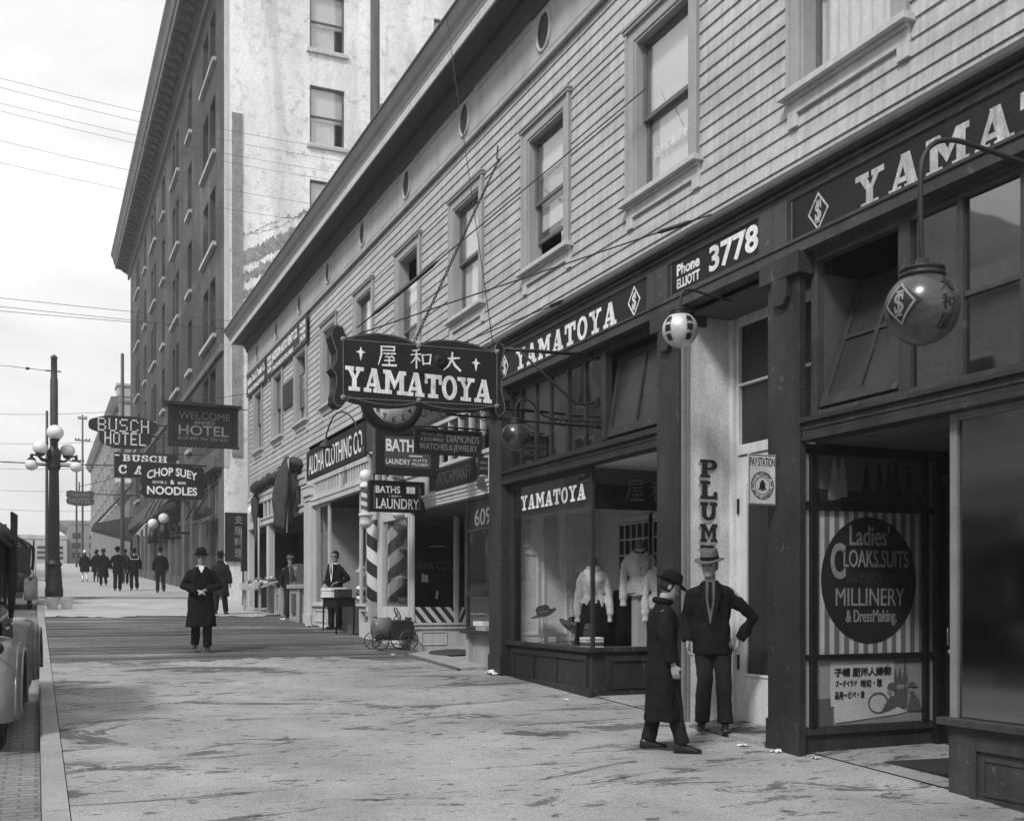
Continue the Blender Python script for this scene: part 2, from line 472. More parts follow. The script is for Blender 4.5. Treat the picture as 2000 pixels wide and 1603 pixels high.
mat('car_body', .035, .25, .2, 2, spec=.6)
mat('car_fender', .13, .22, .2, 2, spec=.7)
mat('car_cloth', .018, .8, .25, 5, bump=.15, bsc=90)
mat('tyre', .03, .85, .2, 8)
mat('nickel', .60, .25, .1, 4, metal=.9)
mat('galvanised', .72, .5, .15, 6)
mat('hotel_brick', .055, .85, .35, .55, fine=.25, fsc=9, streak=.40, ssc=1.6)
mat('hotel_stucco', .84, .85, .10, .5, fine=.12, fsc=14, streak=.20, ssc=1.3)
patches(MATS['hotel_stucco'], 2.6, .53, .62, .74, det=10, rgh=.72)
patches(MATS['hotel_stucco'], 1.3, .50, .60, .80, (1,1,.10), 7, 6.)
patches(MATS['hotel_brick'], .35, .48, .66, 2.3, (1,.5,.8), 8)  # lighter mottling painted in place of sunlight thrown back by windows opposite
mat('hotel_trim', .11, .7, .3, 1)
mat('far_brick', .20, .85, .25, .6, fine=.15, fsc=8, streak=.2, ssc=1.5)
mat('far_pale', .48, .85, .15, .5, streak=.2, ssc=1)
mat('far_mid', .30, .85, .2, .5, streak=.2, ssc=1)
mat('window_dark', .02, .15, .2, 1, spec=.6)
mat('awning_dark', .07, .85, .2, 3)
mat('awning_pale', .50, .85, .15, 3)
mat('burlap', .05, .95, .35, 5, fine=.3, bump=.4, bsc=20)
mat('roof_tar', .06, .9, .2, 1)
mat('fruit_pale', .55, .45, .35, 9, spec=.4)
mat('fruit_dark', .09, .4, .4, 9, spec=.4)
mat('crate_wood', .36, .8, .2, 4, (1,1,4))
mat('mat_rubber', .035, .8, .25, 8, fine=.3, fsc=90)
mat('kerb_stone', .30, .8, .15, 1.6, fine=.12, fsc=40, bump=.2, bsc=30)
mat('shaded_pale', .42, .5, .14, 5, fine=.08)  # pale tone darkened to carry the shade of the near shop entry
mat('dark_stripe', .03, .5, .2, 5)
mat('pale_stripe', .56, .5, .12, 5, fine=.06)
mat('mid_stripe', .12, .7, .12, 5)
mat('mural_pale', .20, .6, .14, 3)
mat('mural_mid', .085, .6, .14, 3)
mat('mural_dark', .02, .6, .14, 3)
mat('poster_ground', .22, .7, .12, 3)  # poster tone lowered as well, with the entry shade in it
mat('hill', .30, .95, .2, .02)
glass('pane', .92, .10)
glass('pane_dirty', .55, .22, .03)
glass('pane_shop', .96, .085)
glass('pane_dark', .35, .05, .02)
glass('pane_mirror', .5, .17, .09)
mat('pane_opaque', .028, .38, .25, 1.5, (1,1,1), .2, 30, spec=.3)  # even near-black, opaque panes

# ================================================================== SETTING
def sheet(name, m, x0, x1, y0, y1, dz, step=None, at_y=None):
    mb = MB()
    mb.quad((x0,y0,gz(y0)+dz),(x1,y0,gz(y0)+dz),(x1,y1,gz(y1)+dz),(x0,y1,gz(y1)+dz))
    return struct(mb, name, m)

m = mat('road_brick', .26, .85, .25, .7, fine=.2, fsc=25, bump=.3, bsc=18)
nt = m.node_tree; N, L = nt.nodes, nt.links
br = N.new('ShaderNodeTexBrick'); br.inputs['Scale'].default_value = 1.0
br.inputs['Color1'].default_value = (1,1,1,1); br.inputs['Color2'].default_value = (.78,.78,.78,1); br.inputs['Mortar'].default_value = (.55,.55,.55,1)
br.inputs['Brick Width'].default_value = .22; br.inputs['Row Height'].default_value = .10; br.inputs['Mortar Size'].default_value = .012
tcn = N.new('ShaderNodeTexCoord'); L.new(tcn.outputs['Object'], br.inputs['Vector'])
bwn = N.new('ShaderNodeRGBToBW'); L.new(br.outputs[0], bwn.inputs[0])
mu = N.new('ShaderNodeMath'); mu.operation = 'MULTIPLY'
L.new(N[m['out']].outputs[0], mu.inputs[0]); L.new(bwn.outputs[0], mu.inputs[1]); L.new(mu.outputs[0], N['Principled BSDF'].inputs['Base Color']); m['out'] = mu.name

mat('concrete', .325, .85, .22, .9, fine=.28, fsc=70, bump=.4, bsc=50)
patches(MATS['concrete'], 14., .60, .70, .62, (.35,1.6,1), 5, 2.)
patches(MATS['concrete'], .62, .555, .575, .36, (.7,1.5,1), 12, 3.1, .74, 1.2)
patches(MATS['concrete'], 1.15, .585, .60, .42, (.55,1.7,1), 12, 31., .72, .9)
patches(MATS['concrete'], 2.3, .61, .625, .45, (.7,1.6,1), 10, 9.0, .72, 1.0)
patches(MATS['concrete'], 7.0, .645, .66, .38, (.8,1.5,1), 3, 21.0)
patches(MATS['concrete'], .33, .42, .68, .80, (1,1,1), 4, 14.0)
mat('concrete_far', .42, .85, .12, .6, fine=.10, fsc=30)
mat('plank', .095, .85, .45, 1.3, (.35,9,1), .3, 30, bump=.5, bsc=20)
patches(MATS['plank'], .8, .52, .68, 2.3, (.5,3.5,1), 8, 5.0)
patches(MATS['plank'], .25, .45, .6, 1.35, (1,1,1), 4, 2.0)
mat('plank_pale', .30, .85, .3, 1.3, (.35,9,1), .25, 30)

# ground to the horizon
mb = MB()
ys = [-300, -60, 0, 40, 80, 120, 150, 220, 400, 1500]
zs = [gz(-60)-.3, gz(-60)-.3, -.3, gz(40)-.3, gz(80)-.3, gz(120)-.3, gz(145)-.3, gz(150)-1.2, gz(150)-8, -30]
xs = [-1200, -120, -30, -8, .0, 60, 200, 1200]
for i in range(len(ys)):
    for x in xs: mb.v.append(V(x, ys[i], zs[i]))
for i in range(len(ys)-1):
    for k in range(len(xs)-1):
        a = i*len(xs)+k; mb.f.append([a,a+1,a+1+len(xs),a+len(xs)]); mb.sm.append(False)
struct(mb, 'ground', mat('ground_dirt', .22, .95, .2, .3))

sheet('road', MATS['road_brick'], -16, .03, -60, 145, -.15)
# kerb with joints
mb = MB(); y = -12.0
while y < 36.2:
    y2 = min(y + 2.4, 36.2)
    mb.prism([(0,0),(.155,0),(.155,.30),(.02,.30),(0,.28)], (.035, y2-.008, gz(y2)-.30), (1,0,0), (0,0,1), y2-y-.016)
    for i in range(1,1): pass
    y = y2
for k in range(len(mb.v)):       # follow the grade
    p = mb.v[k]
struct(mb, 'kerb', MATS['kerb_stone'])
o = bpy.data.objects['kerb']
# shear the kerb blocks on to the grade: each block was laid level at its far end
for v in o.data.vertices:
    j = math.floor((v.co.y + 12.0)/2.4); y2 = min(-12.0 + 2.4*(j+1), 36.2)
    v.co.z += gz(v.co.y) - gz(y2)

def walk(name, m, x0, x1, y0, y1, dz, edge=None):
    """a pavement sheet; edge(x) moves its far edge"""
    mb = MB(); n = 160
    for i in range(n):
        xa = x0 + (x1-x0)*i/n; xb = x0 + (x1-x0)*(i+1)/n
        ya = y1 + (edge(xa) if edge else 0); yb = y1 + (edge(xb) if edge else 0)
        mb.quad((xa,y0,gz(y0)+dz),(xb,y0,gz(y0)+dz),(xb,yb,gz(yb)+dz),(xa,ya,gz(ya)+dz))
    return struct(mb, name, m)

def edge(x):
    t = max(0, (x-3.2)/2.6)
    return -.9*t*t*(1.2) + .75*noise.noise(V(x*1.1, 3.0, 0)) + .40*noise.noise(V(x*3.3, 8, 0)) + .25*noise.noise(V(x*11, 1, 0))
walk('pavement', MATS['concrete'], .196, 6.02, -12, 16.55, 0, edge)
# planked stretch
mb = MB(); y = 14.0; k = 0
rp = random.Random(3)
while y < 28.9:
    w = rp.choice((.19,.24,.24,.29)); dz = -.012 + rp.uniform(-.005, .004); tl = rp.uniform(-.006,.006)
    x = .2
    while x < 6.0:
        x2 = min(6.0, x + rp.uniform(2.2, 4.5))
        if 6.0 - x2 < .8: x2 = 6.0
        d2 = dz + rp.uniform(-.004,.004)
        mb.prism([(0,-.05),(w-.012,-.05),(w-.012,tl),(0,-tl)], (x2-.004, y, gz(y)+d2), (0,1,0), (0,0,1), 0) if False else None
        a, b = y, y+w-.014
        vs = [(x,a,gz(a)+d2-tl),(x2-.006,a,gz(a)+d2-tl),(x2-.006,b,gz(b)+d2+tl),(x,b,gz(b)+d2+tl)]
        vs += [(p[0],p[1],p[2]-.06) for p in vs]
        mb.add(vs, [(0,1,2,3),(0,4,5,1),(1,5,6,2),(2,6,7,3),(3,7,4,0)])
        x = x2
    y += w
struct(mb, 'pavement', MATS['plank'])
sheet('ground', MATS['interior_dark'], .2, 6.0, 13.5, 29.0, -.075)
mb = MB(); n = 120
for i in range(n):
    xa, xb = .2+5.82*i/n, .2+5.82*(i+1)/n
    ya, yb = [28.3 + 1.1*noise.noise(V(q*.9, 4, 0)) + .6*noise.noise(V(q*3.1, 2, 0)) + .3*noise.noise(V(q*11, 6, 0)) for q in (xa, xb)]
    mb.quad((xa,ya,gz(ya)+.004),(xb,yb,gz(yb)+.004),(xb,31.6,gz(31.6)-.006),(xa,31.6,gz(31.6)-.006))
struct(mb, 'pavement', MATS['concrete_far'])
# brick crossing of the alley
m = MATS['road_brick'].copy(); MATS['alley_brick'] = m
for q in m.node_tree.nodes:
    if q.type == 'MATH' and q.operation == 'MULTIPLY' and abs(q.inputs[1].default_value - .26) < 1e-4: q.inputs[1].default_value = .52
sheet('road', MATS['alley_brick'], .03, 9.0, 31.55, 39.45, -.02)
sheet('road', MATS['road_brick'], 9.0, 40, 33.3, 38.4, -.03)
# pavement beyond the alley, with its kerb towards us
mb = MB(); mb.box(.03, 6.2, 39.45, 39.62, gz(39.5)-.2, gz(39.5)+.055)
struct(mb, 'kerb', MATS['kerb_stone'])
sheet('pavement', MATS['concrete_far'], .03, 6.2, 39.62, 145, .05)

# ================================================================== THE WOODEN BUILDING
FX = 5.95
B = thing('wooden_building', 'long two-storey clapboard building with a deep cornice and a row of shops along the pavement', 'building', (FX, 18, gz(18)))
YN, YF = 1.6, 33.2           # near and far ends
WP = 2.755                   # window pitch
WC = [6.79 + WP*k for k in range(-1, 10)]
Z0 = 5.90                    # sill height
# clapboards: every board laps over the one below
RB = random.Random(21)
def boards(mb, ya, yb, za, zb, x=FX, st=.137):
    z = za
    while z < zb - .005:
        z2 = min(z + st, zb)
        ka = ya
        while ka < yb - .01:                       # boards butt end to end, none quite true
            kb = min(yb, ka + RB.uniform(4.0, 7.5))
            if yb - kb < .5: kb = yb
            d = x - .020 - RB.uniform(0, .005); d2 = x - .020 - RB.uniform(0, .005); dz = RB.uniform(-.005, .005); dz2 = RB.uniform(-.005, .005); g = .0012
            vs = [(d,ka+g,z+dz),(d2,kb-g,z+dz2),(x-.006,kb-g,z2+.006),(x-.006,ka+g,z2+.006),(x+.01,ka+g,z+dz),(x+.01,kb-g,z+dz2)]
            mb.add(vs, [(0,1,2,3),(0,4,5,1)])
            mb.add([vs[0],vs[3],vs[4]], [(0,1,2)]); mb.add([vs[1],vs[5],vs[2]], [(0,1,2)])
            ka = kb
        z = z2
sd_ = MB()
wl_, wr_ = .665, .665
segs = []
y = YN
for c in WC:
    if c - wr_ > YN + .1: segs.append((y, c-wr_)); 
    y = c + wl_
segs.append((y, YF))
for a, b in segs:
    if a < b: boards(sd_, a, b, 5.20+4*.137, 5.20+18.6*.137)
boards(sd_, YN, YF, 5.20, 5.20+4*.137)
boards(sd_, YN, YF, 5.20+18.6*.137, 8.42)
boards(sd_, 25.3, YF, 4.45, 5.20)
sd_.build('siding', MATS['clapboard'], B)
# carcase behind: side walls, back, roof, upper floor
mb = MB()
mb.box(6.35, 16, YN, YN+.15, -.6, 9.5); mb.box(5.97, 16, YF-.15, YF-.01, .6, 9.5); mb.box(15.8, 16, YN+.15, YF-.15, -.5, 9.5)
mb.box(5.97, 6.35, YN, YN+.15, 4.6, 9.5)
mb.build('wall', MATS['clapboard'], B)
mb = MB(); mb.box(5.99, 15.8, YN+.15, YF-.15, 4.62, 4.80); mb.box(6.95, 15.8, YN+.15, YF-.15, 9.3, 9.42)
mb.box(6.9, 6.95, YN+.15, YF-.15, 4.8, 9.3); mb.box(7.9, 8.0, YN+.15, YF-.15, .2, 4.62)
mb.build('inner_wall', MATS['interior_dark'], B)
mb = MB(); mb.box(5.5, 16.1, YN-.3, YF+.35, 9.66, 9.72)
mb.build('roof', MATS['roof_tar'], B)
# corner board
mb = MB(); mb.box(FX-.04, FX+.1, YF-.14, YF+.02, 1.3, 8.42); mb.box(FX-.04, FX+.02, YF+.02, YF+.035, 1.3, 8.42)
mb.build('corner_board', MATS['trim'], B, bev=.004)
# frieze with a raised moulding and sunk panels between the oval vents
mb = MB()
mb.box(FX-.05, FX+.05, YN, YF+.02, 8.42, 9.36)
mb.box(FX-.085, FX-.05, YN, YF+.02, 8.40, 8.47)
mb.box(FX-.065, FX-.05, YN, YF+.02, 8.50, 8.53)
for k in range(len(WC)):
    a, b = WC[k]+.36, WC[k]+WP-.36
    if b > YF: b = YF-.1
    if a < YN or b-a < .5: continue
    mb.box(FX-.062, FX-.05, a, b, 9.02, 9.045); mb.box(FX-.062, FX-.05, a, b, 9.09, 9.11)
mb.build('frieze', MATS['frieze'], B, bev=.004)
for c in WC:
    if c > YF-.3: continue
    mb = MB()
    R = [[(FX-.05-d, c+(.17+e)*math.cos(t), 8.80+(.22+e)*math.sin(t)) for t in [2*math.pi*i/28 for i in range(28)]] for e, d in ((.05,0),(.045,.03),(.015,.035),(.0,.01))]
    mb.loft(R, cap=False)
    rim = mb.build('oval_vent', MATS['frieze'], B)
    mb = MB()
    mb.prism([(.171*math.cos(t), .221*math.sin(t)) for t in [2*math.pi*i/28 for i in range(28)]], (FX-.048, c, 8.80), (0,-1,0), (0,0,1), .003)
    mb.build('opening', MATS['letter_black'], rim)
# cornice: bed moulding, soffit, crown, gutter
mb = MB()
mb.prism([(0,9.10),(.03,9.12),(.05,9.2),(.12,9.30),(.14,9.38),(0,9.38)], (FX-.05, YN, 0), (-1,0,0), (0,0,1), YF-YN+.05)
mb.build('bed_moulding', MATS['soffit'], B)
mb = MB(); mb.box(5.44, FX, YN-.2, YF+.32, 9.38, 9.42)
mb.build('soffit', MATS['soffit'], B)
mb = MB()
mb.prism([(0,9.35),(.03,9.35),(.03,9.46),(.055,9.47),(.055,9.50),(.075,9.53),(.10,9.58),(.15,9.63),(.19,9.69),(.21,9.735),(.0,9.735)], (5.44+.03, YN-.2, 0), (-1,0,0), (0,0,1), YF-YN+.54)
mb.build('crown_moulding', MATS['crown'], B)
mb = MB(); mb.box(5.425, 5.441, YN-.2, YF+.335, 9.33, 9.475); mb.build('fascia', MATS['trim_pale'], B)
mb = MB()
mb.tube([(5.25, YN-.2, 9.755), (5.25, YF+.36, 9.755)], .022, 8)
for yy in (17.2, 22.6, 27.6, 32.2, 33.2): mb.box(5.235, 5.30, yy-.03, yy+.03, 9.74, 9.815)
mb.build('gutter', MATS['gutter'], B)

# ---- upper windows: one built, then copied
def make_window():
    c = 0.0
    mb = MB()
    X = lambda d: FX - d
    # casings
    mb.box(X(.055), FX+.02, .535, .685, 5.92, 7.62); mb.box(X(.055), FX+.02, -.685, -.535, 5.92, 7.62)
    mb.box(X(.05), FX+.02, -.685, .685, 7.62, 7.74)
    mb.box(X(.07), X(.05), .655, .695, 5.92, 7.74); mb.box(X(.07), X(.05), -.695, -.655, 5.92, 7.74)
    mb.box(X(.085), FX+.02, -.715, .715, 7.74, 7.775); mb.box(X(.10), FX+.02, -.73, .73, 7.775, 7.80)
    # jambs going back
    mb.box(X(.035), FX+.16, .505, .535, 5.92, 7.62); mb.box(X(.035), FX+.16, -.535, -.505, 5.92, 7.62)
    mb.box(X(.035), FX+.16, -.505, .505, 7.59, 7.62)
    w = mb.build('window', MATS['trim'], None, (FX, 0, Z0), bev=.003)
    w.parent = B; w.location = V(FX,0,Z0) - wloc(B)
    mb = MB()
    mb.box(X(.13), FX+.14, -.745, .745, 5.865, 5.92)
    mb.box(X(.075), FX, -.70, .70, 5.835, 5.865)
    mb.box(X(.045), FX, -.70, .70, 5.73, 5.835); mb.box(X(.045), FX, -.70, -.58, 5.62, 5.73); mb.box(X(.045), FX, .58, .70, 5.62, 5.73)
    mb.build('sill', MATS['trim_pale'], w, bev=.003)
    return w
def sash(mb, x, z0, z1, t=.045, wd=.505):
    mb.box(x, x+.035, -wd, -wd+t, z0, z1); mb.box(x, x+.035, wd-t, wd, z0, z1)
    mb.box(x, x+.035, -wd+t, wd-t, z0, z0+t); mb.box(x, x+.035, -wd+t, wd-t, z1-t*.8, z1)
def sashes(w, up=7.59, low=5.92, mode=0):
    oy = wloc(w)
    mid = 6.74
    du = {0:0, 1:-.42, 2:0}[mode]; dl = {0:0, 1:0, 2:.33}[mode]
    def P(f, name, m_):
        mb = MB(); f(mb)
        for v in mb.v: v.y += oy.y
        return mb.build(name, m_, w)
    P(lambda mb: sash(mb, FX+.055, mid+du, 7.59+du), 'sash', MATS['sash'])
    P(lambda mb: sash(mb, FX+.10, 5.92+dl, mid+.05+dl), 'sash', MATS['sash'])
    P(lambda mb: mb.box(FX+.070, FX+.073, -.47, .47, mid+.03+du, 7.56+du), 'pane', MATS['pane'])
    P(lambda mb: mb.box(FX+.115, FX+.118, -.47, .47, 5.96+dl, mid+.02+dl), 'pane', MATS['pane'])
    if mode == 2:
        P(lambda mb: (mb.box(FX+.15, FX+.153, -.5, .5, 6.42, 7.58),), 'blind', MATS['blind'])
        def cur(mb):
            n = 24
            for i in range(n):
                a, b = .02 - .46*i/n, .02 - .46*(i+1)/n
                fa, fb = .03*math.sin(i*1.9), .03*math.sin((i+1)*1.9)
                mb.quad((FX+.2+fa,a,5.95),(FX+.2+fb,b,5.95),(FX+.2+fb,b,6.45),(FX+.2+fa,a,6.45))
        P(cur, 'curtain', MATS['curtain'])
    elif mode == 1:
        P(lambda mb: (mb.box(FX+.15, FX+.153, -.5, .5, 5.92, 7.18),), 'blind', MATS['blind'])
    else:
        P(lambda mb: (mb.box(FX+.15, FX+.153, -.5, .5, 5.93, 7.58),), 'blind', MATS['blind'])
w0 = make_window()
wins = []
for i, c in enumerate(WC):
    if c > YF - .3: continue
    w = w0 if i == 0 else copy_tree(w0, B)
    w.location.y = c - wloc(B).y
    wins.append((w, c))
for i, (w, c) in enumerate(wins):
    sashes(w, mode={3:2, 5:1, 8:1, 9:0}.get(i, 0))
# faint characters painted on the lower pane of the second window in view
mb = MB(); text(mb, '白木寫眞倶楽部', (FX+.111, WC[2]-.02, 6.37), (0,-1,0), (0,0,1), .12, .74, 0, dep=.002)
mb.build('window_lettering', MATS['letter_white'], wins[2][0])
# curtain folds in the first window
mb = MB(); n = 40
for i in range(n):
    a, b = WC[1]+.46-.92*i/n, WC[1]+.46-.92*(i+1)/n
    fa, fb = .014*math.sin(i*1.1), .014*math.sin((i+1)*1.1)
    mb.quad((FX+.135+fa,a,5.95),(FX+.135+fb,b,5.95),(FX+.135+fb,b,7.5),(FX+.135+fa,a,7.5))
mb.build('curtain', MATS['curtain'], wins[1][0])

# ================================================================== STREET FRONT OF THE WOODEN BUILDING
D, BP = MATS['dark_paint'], MATS['band_paint']
LY = (0,-1,0); UZ = (0,0,1); RX = (1,0,0)
def part(name, m, parent=None, bev=.004, **k):
    mb = MB(); k['f'](mb)
    if name in SPLIT and len(mb.v) > 8 and len(mb.v) % 8 == 0 and len(mb.f) == len(mb.v)//8*6: return split_boxes(mb, name, m, parent or B, bev)[0]
    return mb.build(name, m, parent or B, bev=bev)

def fr_x(mb, x0, x1, ya, yb, za, zb, t, tb=None):
    """window frame lying in a plane X = const"""
    tb = tb or t
    mb.box(x0, x1, ya, ya+t, za, zb); mb.box(x0, x1, yb-t, yb, za, zb)
    mb.box(x0, x1, ya+t, yb-t, za, za+tb); mb.box(x0, x1, ya+t, yb-t, zb-t, zb)
def fr_y(mb, y0, y1, xa, xb, za, zb, t, tb=None):
    tb = tb or t
    mb.box(xa, xa+t, y0, y1, za, zb); mb.box(xb-t, xb, y0, y1, za, zb)
    mb.box(xa+t, xb-t, y0, y1, za, za+tb); mb.box(xa+t, xb-t, y0, y1, zb-t, zb)

# flashing, fascia, bands (one painted assembly along the two bays of the draper's)
def f(mb):
    mb.prism([(0,5.305),(.18,5.15),(.18,5.12),(.15,5.10),(0,5.10)], (FX, YN, 0), (-1,0,0), UZ, 14.02-YN)
part('flashing', MATS['band_paint'], f=f)
def f(mb):
    mb.box(5.865, FX, YN, 14.0, 4.985, 5.10)
    mb.box(5.84, 5.865, YN, 14.0, 5.055, 5.085)
    mb.box(5.80, FX, YN, 14.0, 4.48, 4.60); mb.box(5.785, 5.80, YN, 14.0, 4.575, 4.603)
    mb.box(5.90, FX, YN, 14.0, 4.60, 4.985)
    for a, b in ((7.41,7.80),(9.30,9.70)): mb.box(5.835, 5.90, a, b, 4.603, 4.985)
part('fascia_band', BP, f=f)
# pilasters with caps and little brackets
for ya, yb in ((7.20,7.62),(9.03,9.44),(13.46,13.88)):
    def f(mb):
        mb.box(5.80, 5.868 if ya < 8 else 6.10, ya, yb, -.1 if ya < 10 else .3, 4.30)
        mb.box(5.745, 6.10, ya-.05, yb+.05, 4.30, 4.478)
        mb.box(5.785, 5.80, ya-.012, yb+.012, gz(ya)-.1, gz(ya)+.28)
    p = part('pilaster', D, f=f)
    def f(mb):
        c = (ya+yb)/2
        mb.prism([(-.10,4.298),(.10,4.298),(.10,4.14),(.06,4.08),(-.06,4.08),(-.10,4.14)], (5.797, c, 0), LY, UZ, .05)
    part('bracket', D, p, f=f)

# ---------------- near shop
TS = 3.10
def f(mb):
    mb.box(5.83, 6.0, YN, 7.2, 2.91, 3.06); mb.box(5.80, 6.0, YN, 7.2, 3.06, 3.10); mb.box(5.815, 5.83, YN, 7.2, 2.91, 2.945); mb.box(5.82, 5.83, YN, 7.2, 3.0, 3.015)
part('beam', D, f=f)
def f(mb):
    mb.box(5.92, 6.0, YN, 7.2, 3.10, 3.16); mb.box(5.92, 6.0, YN, 7.2, 4.40, 4.48); mb.box(5.90, 5.92, YN, 7.2, 4.44, 4.48)
    for a, b in ((6.09,6.21),(5.595,5.65),(5.06,5.115),(4.53,4.585),(4.0,4.055),(3.47,3.525)): mb.box(5.92, 6.0, a, b, 3.16, 4.40)
    for a, b in ((5.65,6.09),(5.115,5.595),(4.585,5.06),(4.055,4.53),(3.525,4.0),(YN,3.47)): mb.box(5.935, 5.985, a, b, 3.71, 3.75)
    mb.box(5.92, 6.0, 7.13, 7.2, 3.16, 4.40)
tw = part('transom_window', BP, f=f)
part('pane', MATS['pane_dirty'], tw, 0, f=lambda mb: mb.box(5.957, 5.961, YN, 6.09, 3.16, 4.40))
def hopper(mb, ya, yb, z0, z1, lean, parts):
    R = V(0,-1,0); U = V(lean,0,z1-z0).normalized(); h = math.hypot(lean, z1-z0); o = V(5.95, yb, z0); w = yb-ya
    for a,b,c,d in ([(0,0,.07,h),(w-.07,0,w,h),(.07,0,w-.07,.10),(.07,h-.07,w-.07,h)] + parts(w,h)):
        mb.obox(o+R*a+U*b, R, U, c-a, d-b, .04)
    return o, R, U, w, h
def f(mb): hopper(mb, 6.22, 7.10, 3.17, 4.26, .42, lambda w,h: [(w/2-.02,.10,w/2+.02,h-.07),(.07,h*.52,w/2-.02,h*.52+.035),(w/2+.02,h*.52,w-.07,h*.52+.035)])
hs = part('hopper_sash', D, tw, f=f)
def f(mb):
    o = V(5.95,7.10,3.17); U = V(.42,0,1.09).normalized(); R = V(0,-1,0); mb.obox(o+R*.05+U*.05+R.cross(U)*.018, R, U, .78, 1.07, .004)
part('pane', MATS['pane_opaque'], tw, 0, f=f)
part('jamb', MATS['mural_mid'], tw, 0, f=lambda mb: mb.box(6.0, 6.6, 7.13, 7.16, 3.16, 4.3))
# ceiling and back of the entry
def f(mb):
    mb.box(6.0, 7.5, YN, 7.25, 2.91, 2.95)
part('entry_ceiling', MATS['interior'], f=f)
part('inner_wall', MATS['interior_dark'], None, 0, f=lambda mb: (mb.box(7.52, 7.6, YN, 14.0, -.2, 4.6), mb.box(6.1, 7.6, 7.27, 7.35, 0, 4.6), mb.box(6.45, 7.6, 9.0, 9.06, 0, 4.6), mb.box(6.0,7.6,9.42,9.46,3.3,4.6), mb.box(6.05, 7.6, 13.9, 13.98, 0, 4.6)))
# east side of the entry: a glazed screen backed by painted boards
YS = 7.25
def f(mb):
    mb.box(5.87, 7.42, YS, YS+.06, .1, .50); mb.prism([(0,.50),(.10,.50),(.02,.60),(0,.60)], (7.42, YS, 0), (0,-1,0), UZ, 1.45) if False else mb.box(5.87,7.42,YS-.03,YS,.46,.53)
sc_ = part('entry_screen', D, f=f)
K = MATS['black_paint']
def f(mb):
    mb.box(5.930, 5.995, YS-.045, YS-.005, .53, 2.90)
    mb.box(7.18, 7.23, YS-.045, YS-.005, .53, 2.90)
    for a, b in ((1.09,1.135),(2.352,2.42),(2.82,2.90)):
        mb.box(5.870, 5.930, YS-.04, YS-.005, a, b); mb.box(5.995, 7.18, YS-.04, YS-.005, a, b); mb.box(7.23, 7.30, YS-.04, YS-.005, a, b)
    mb.box(7.30, 7.42, YS-.06, YS-.005, .2, 2.91)
part('frame', K, sc_, .003, f=f)
part('side_strip', MATS['cream_paint'], sc_, 0, f=lambda mb: (mb.box(5.870, 5.930, YS-.012, YS, .53, 2.82), mb.box(7.23, 7.30, YS-.012, YS, .53, 2.82)))
# middle board: upright stripes with a dark disc
def f(mb):
    x = 5.995; k = 0
    while x < 7.18:
        mb.box(x, min(x+.052,7.18), YS-.008, YS, 1.135, 2.352); x += .105
st_ = part('striped_board', MATS['shaded_pale'], None, 0, f=lambda mb: mb.box(5.995, 7.18, YS-.006, YS, 1.135, 2.352))
part('stripe', MATS['mid_stripe'], st_, 0, f=f)
CX, CZ = 6.585, 1.765
def f(mb): mb.prism([(.525*math.cos(2*math.pi*i/56), .545*math.sin(2*math.pi*i/56)) for i in range(56)], (CX, YS-.008, CZ), RX, UZ, .003)
dc = part('disc', MATS['sign_dark'], None, 0, f=f)
def f(mb):
    y = YS-.0115
    text(mb, 'CLOAKS.SUITS'[1:], (CX+.075, y, CZ+.185), RX, UZ, .15, .72, .006)
    text(mb, 'C', (CX-.345, y, CZ+.16), RX, UZ, .31, .16, .03)
    text(mb, 'MILLINERY', (CX+.01, y, CZ-.145), RX, UZ, .15, .76, .0)
part('lettering', MATS['letter_grey'], dc, 0, f=f)
def f(mb):
    y = YS-.0115
    text(mb, "Ladies'", (CX+.0, y, CZ+.385), RX, UZ, .18, .44, .012)
    text(mb, '& DressMaking.', (CX+.02, y, CZ-.325), RX, UZ, .14, .56, .012)
part('lettering', MATS['mural_pale'], dc, 0, f=f)
def f(mb): text(mb, 'DRY GOODS', (CX+.03, YS-.0115, CZ+.02), RX, UZ, .085, .56, .008)
part('lettering', MATS['letter_ghost'], dc, 0, f=f)
# upper board: people in silhouette
mu_ = part('painted_panel', MATS['mural_mid'], None, 0, f=lambda mb: mb.box(5.995, 7.18, YS-.006, YS, 2.42, 2.82))
part('ground_colour', MATS['mural_dark'], mu_, 0, f=lambda mb: mb.box(5.995, 7.18, YS-.0085, YS-.006, 2.42, 2.53))
def lady(mb, cx, z, h, wd, arm=0, y=0):
    s = h
    pts = [(-.05*s,.86*s),(-.10*s,.70*s),(-.09*s,.55*s),(-wd*s,.10*s),(-wd*.8*s,0),(wd*.9*s,0),(wd*s,.12*s),(.10*s,.55*s),(.13*s,.68*s),(.06*s,.86*s),(.075*s,.93*s),(.04*s,1.0*s),(-.03*s,1.0*s),(-.06*s,.93*s)]
    mb.prism(pts, (cx, YS-.0085-y, z), RX, UZ, .002)
def f(mb):
    lady(mb, 6.20, 2.45, .34, .20); lady(mb, 6.285, 2.47, .33, .17, y=.002); lady(mb, 6.175, 2.44, .20, .22, y=.004)
part('pale_figure', MATS['mural_pale'], mu_, 0, f=f)
def f(mb):
    for k, (a, z, h, w_) in enumerate(((6.55,2.46,.29,.24),(6.69,2.45,.33,.13),(6.80,2.47,.31,.27),(6.87,2.48,.32,.26),(7.02,2.47,.30,.2))): lady(mb, a, z, h, w_, y=.002*k)
part('dark_figure', MATS['mural_dark'], mu_, 0, f=f)
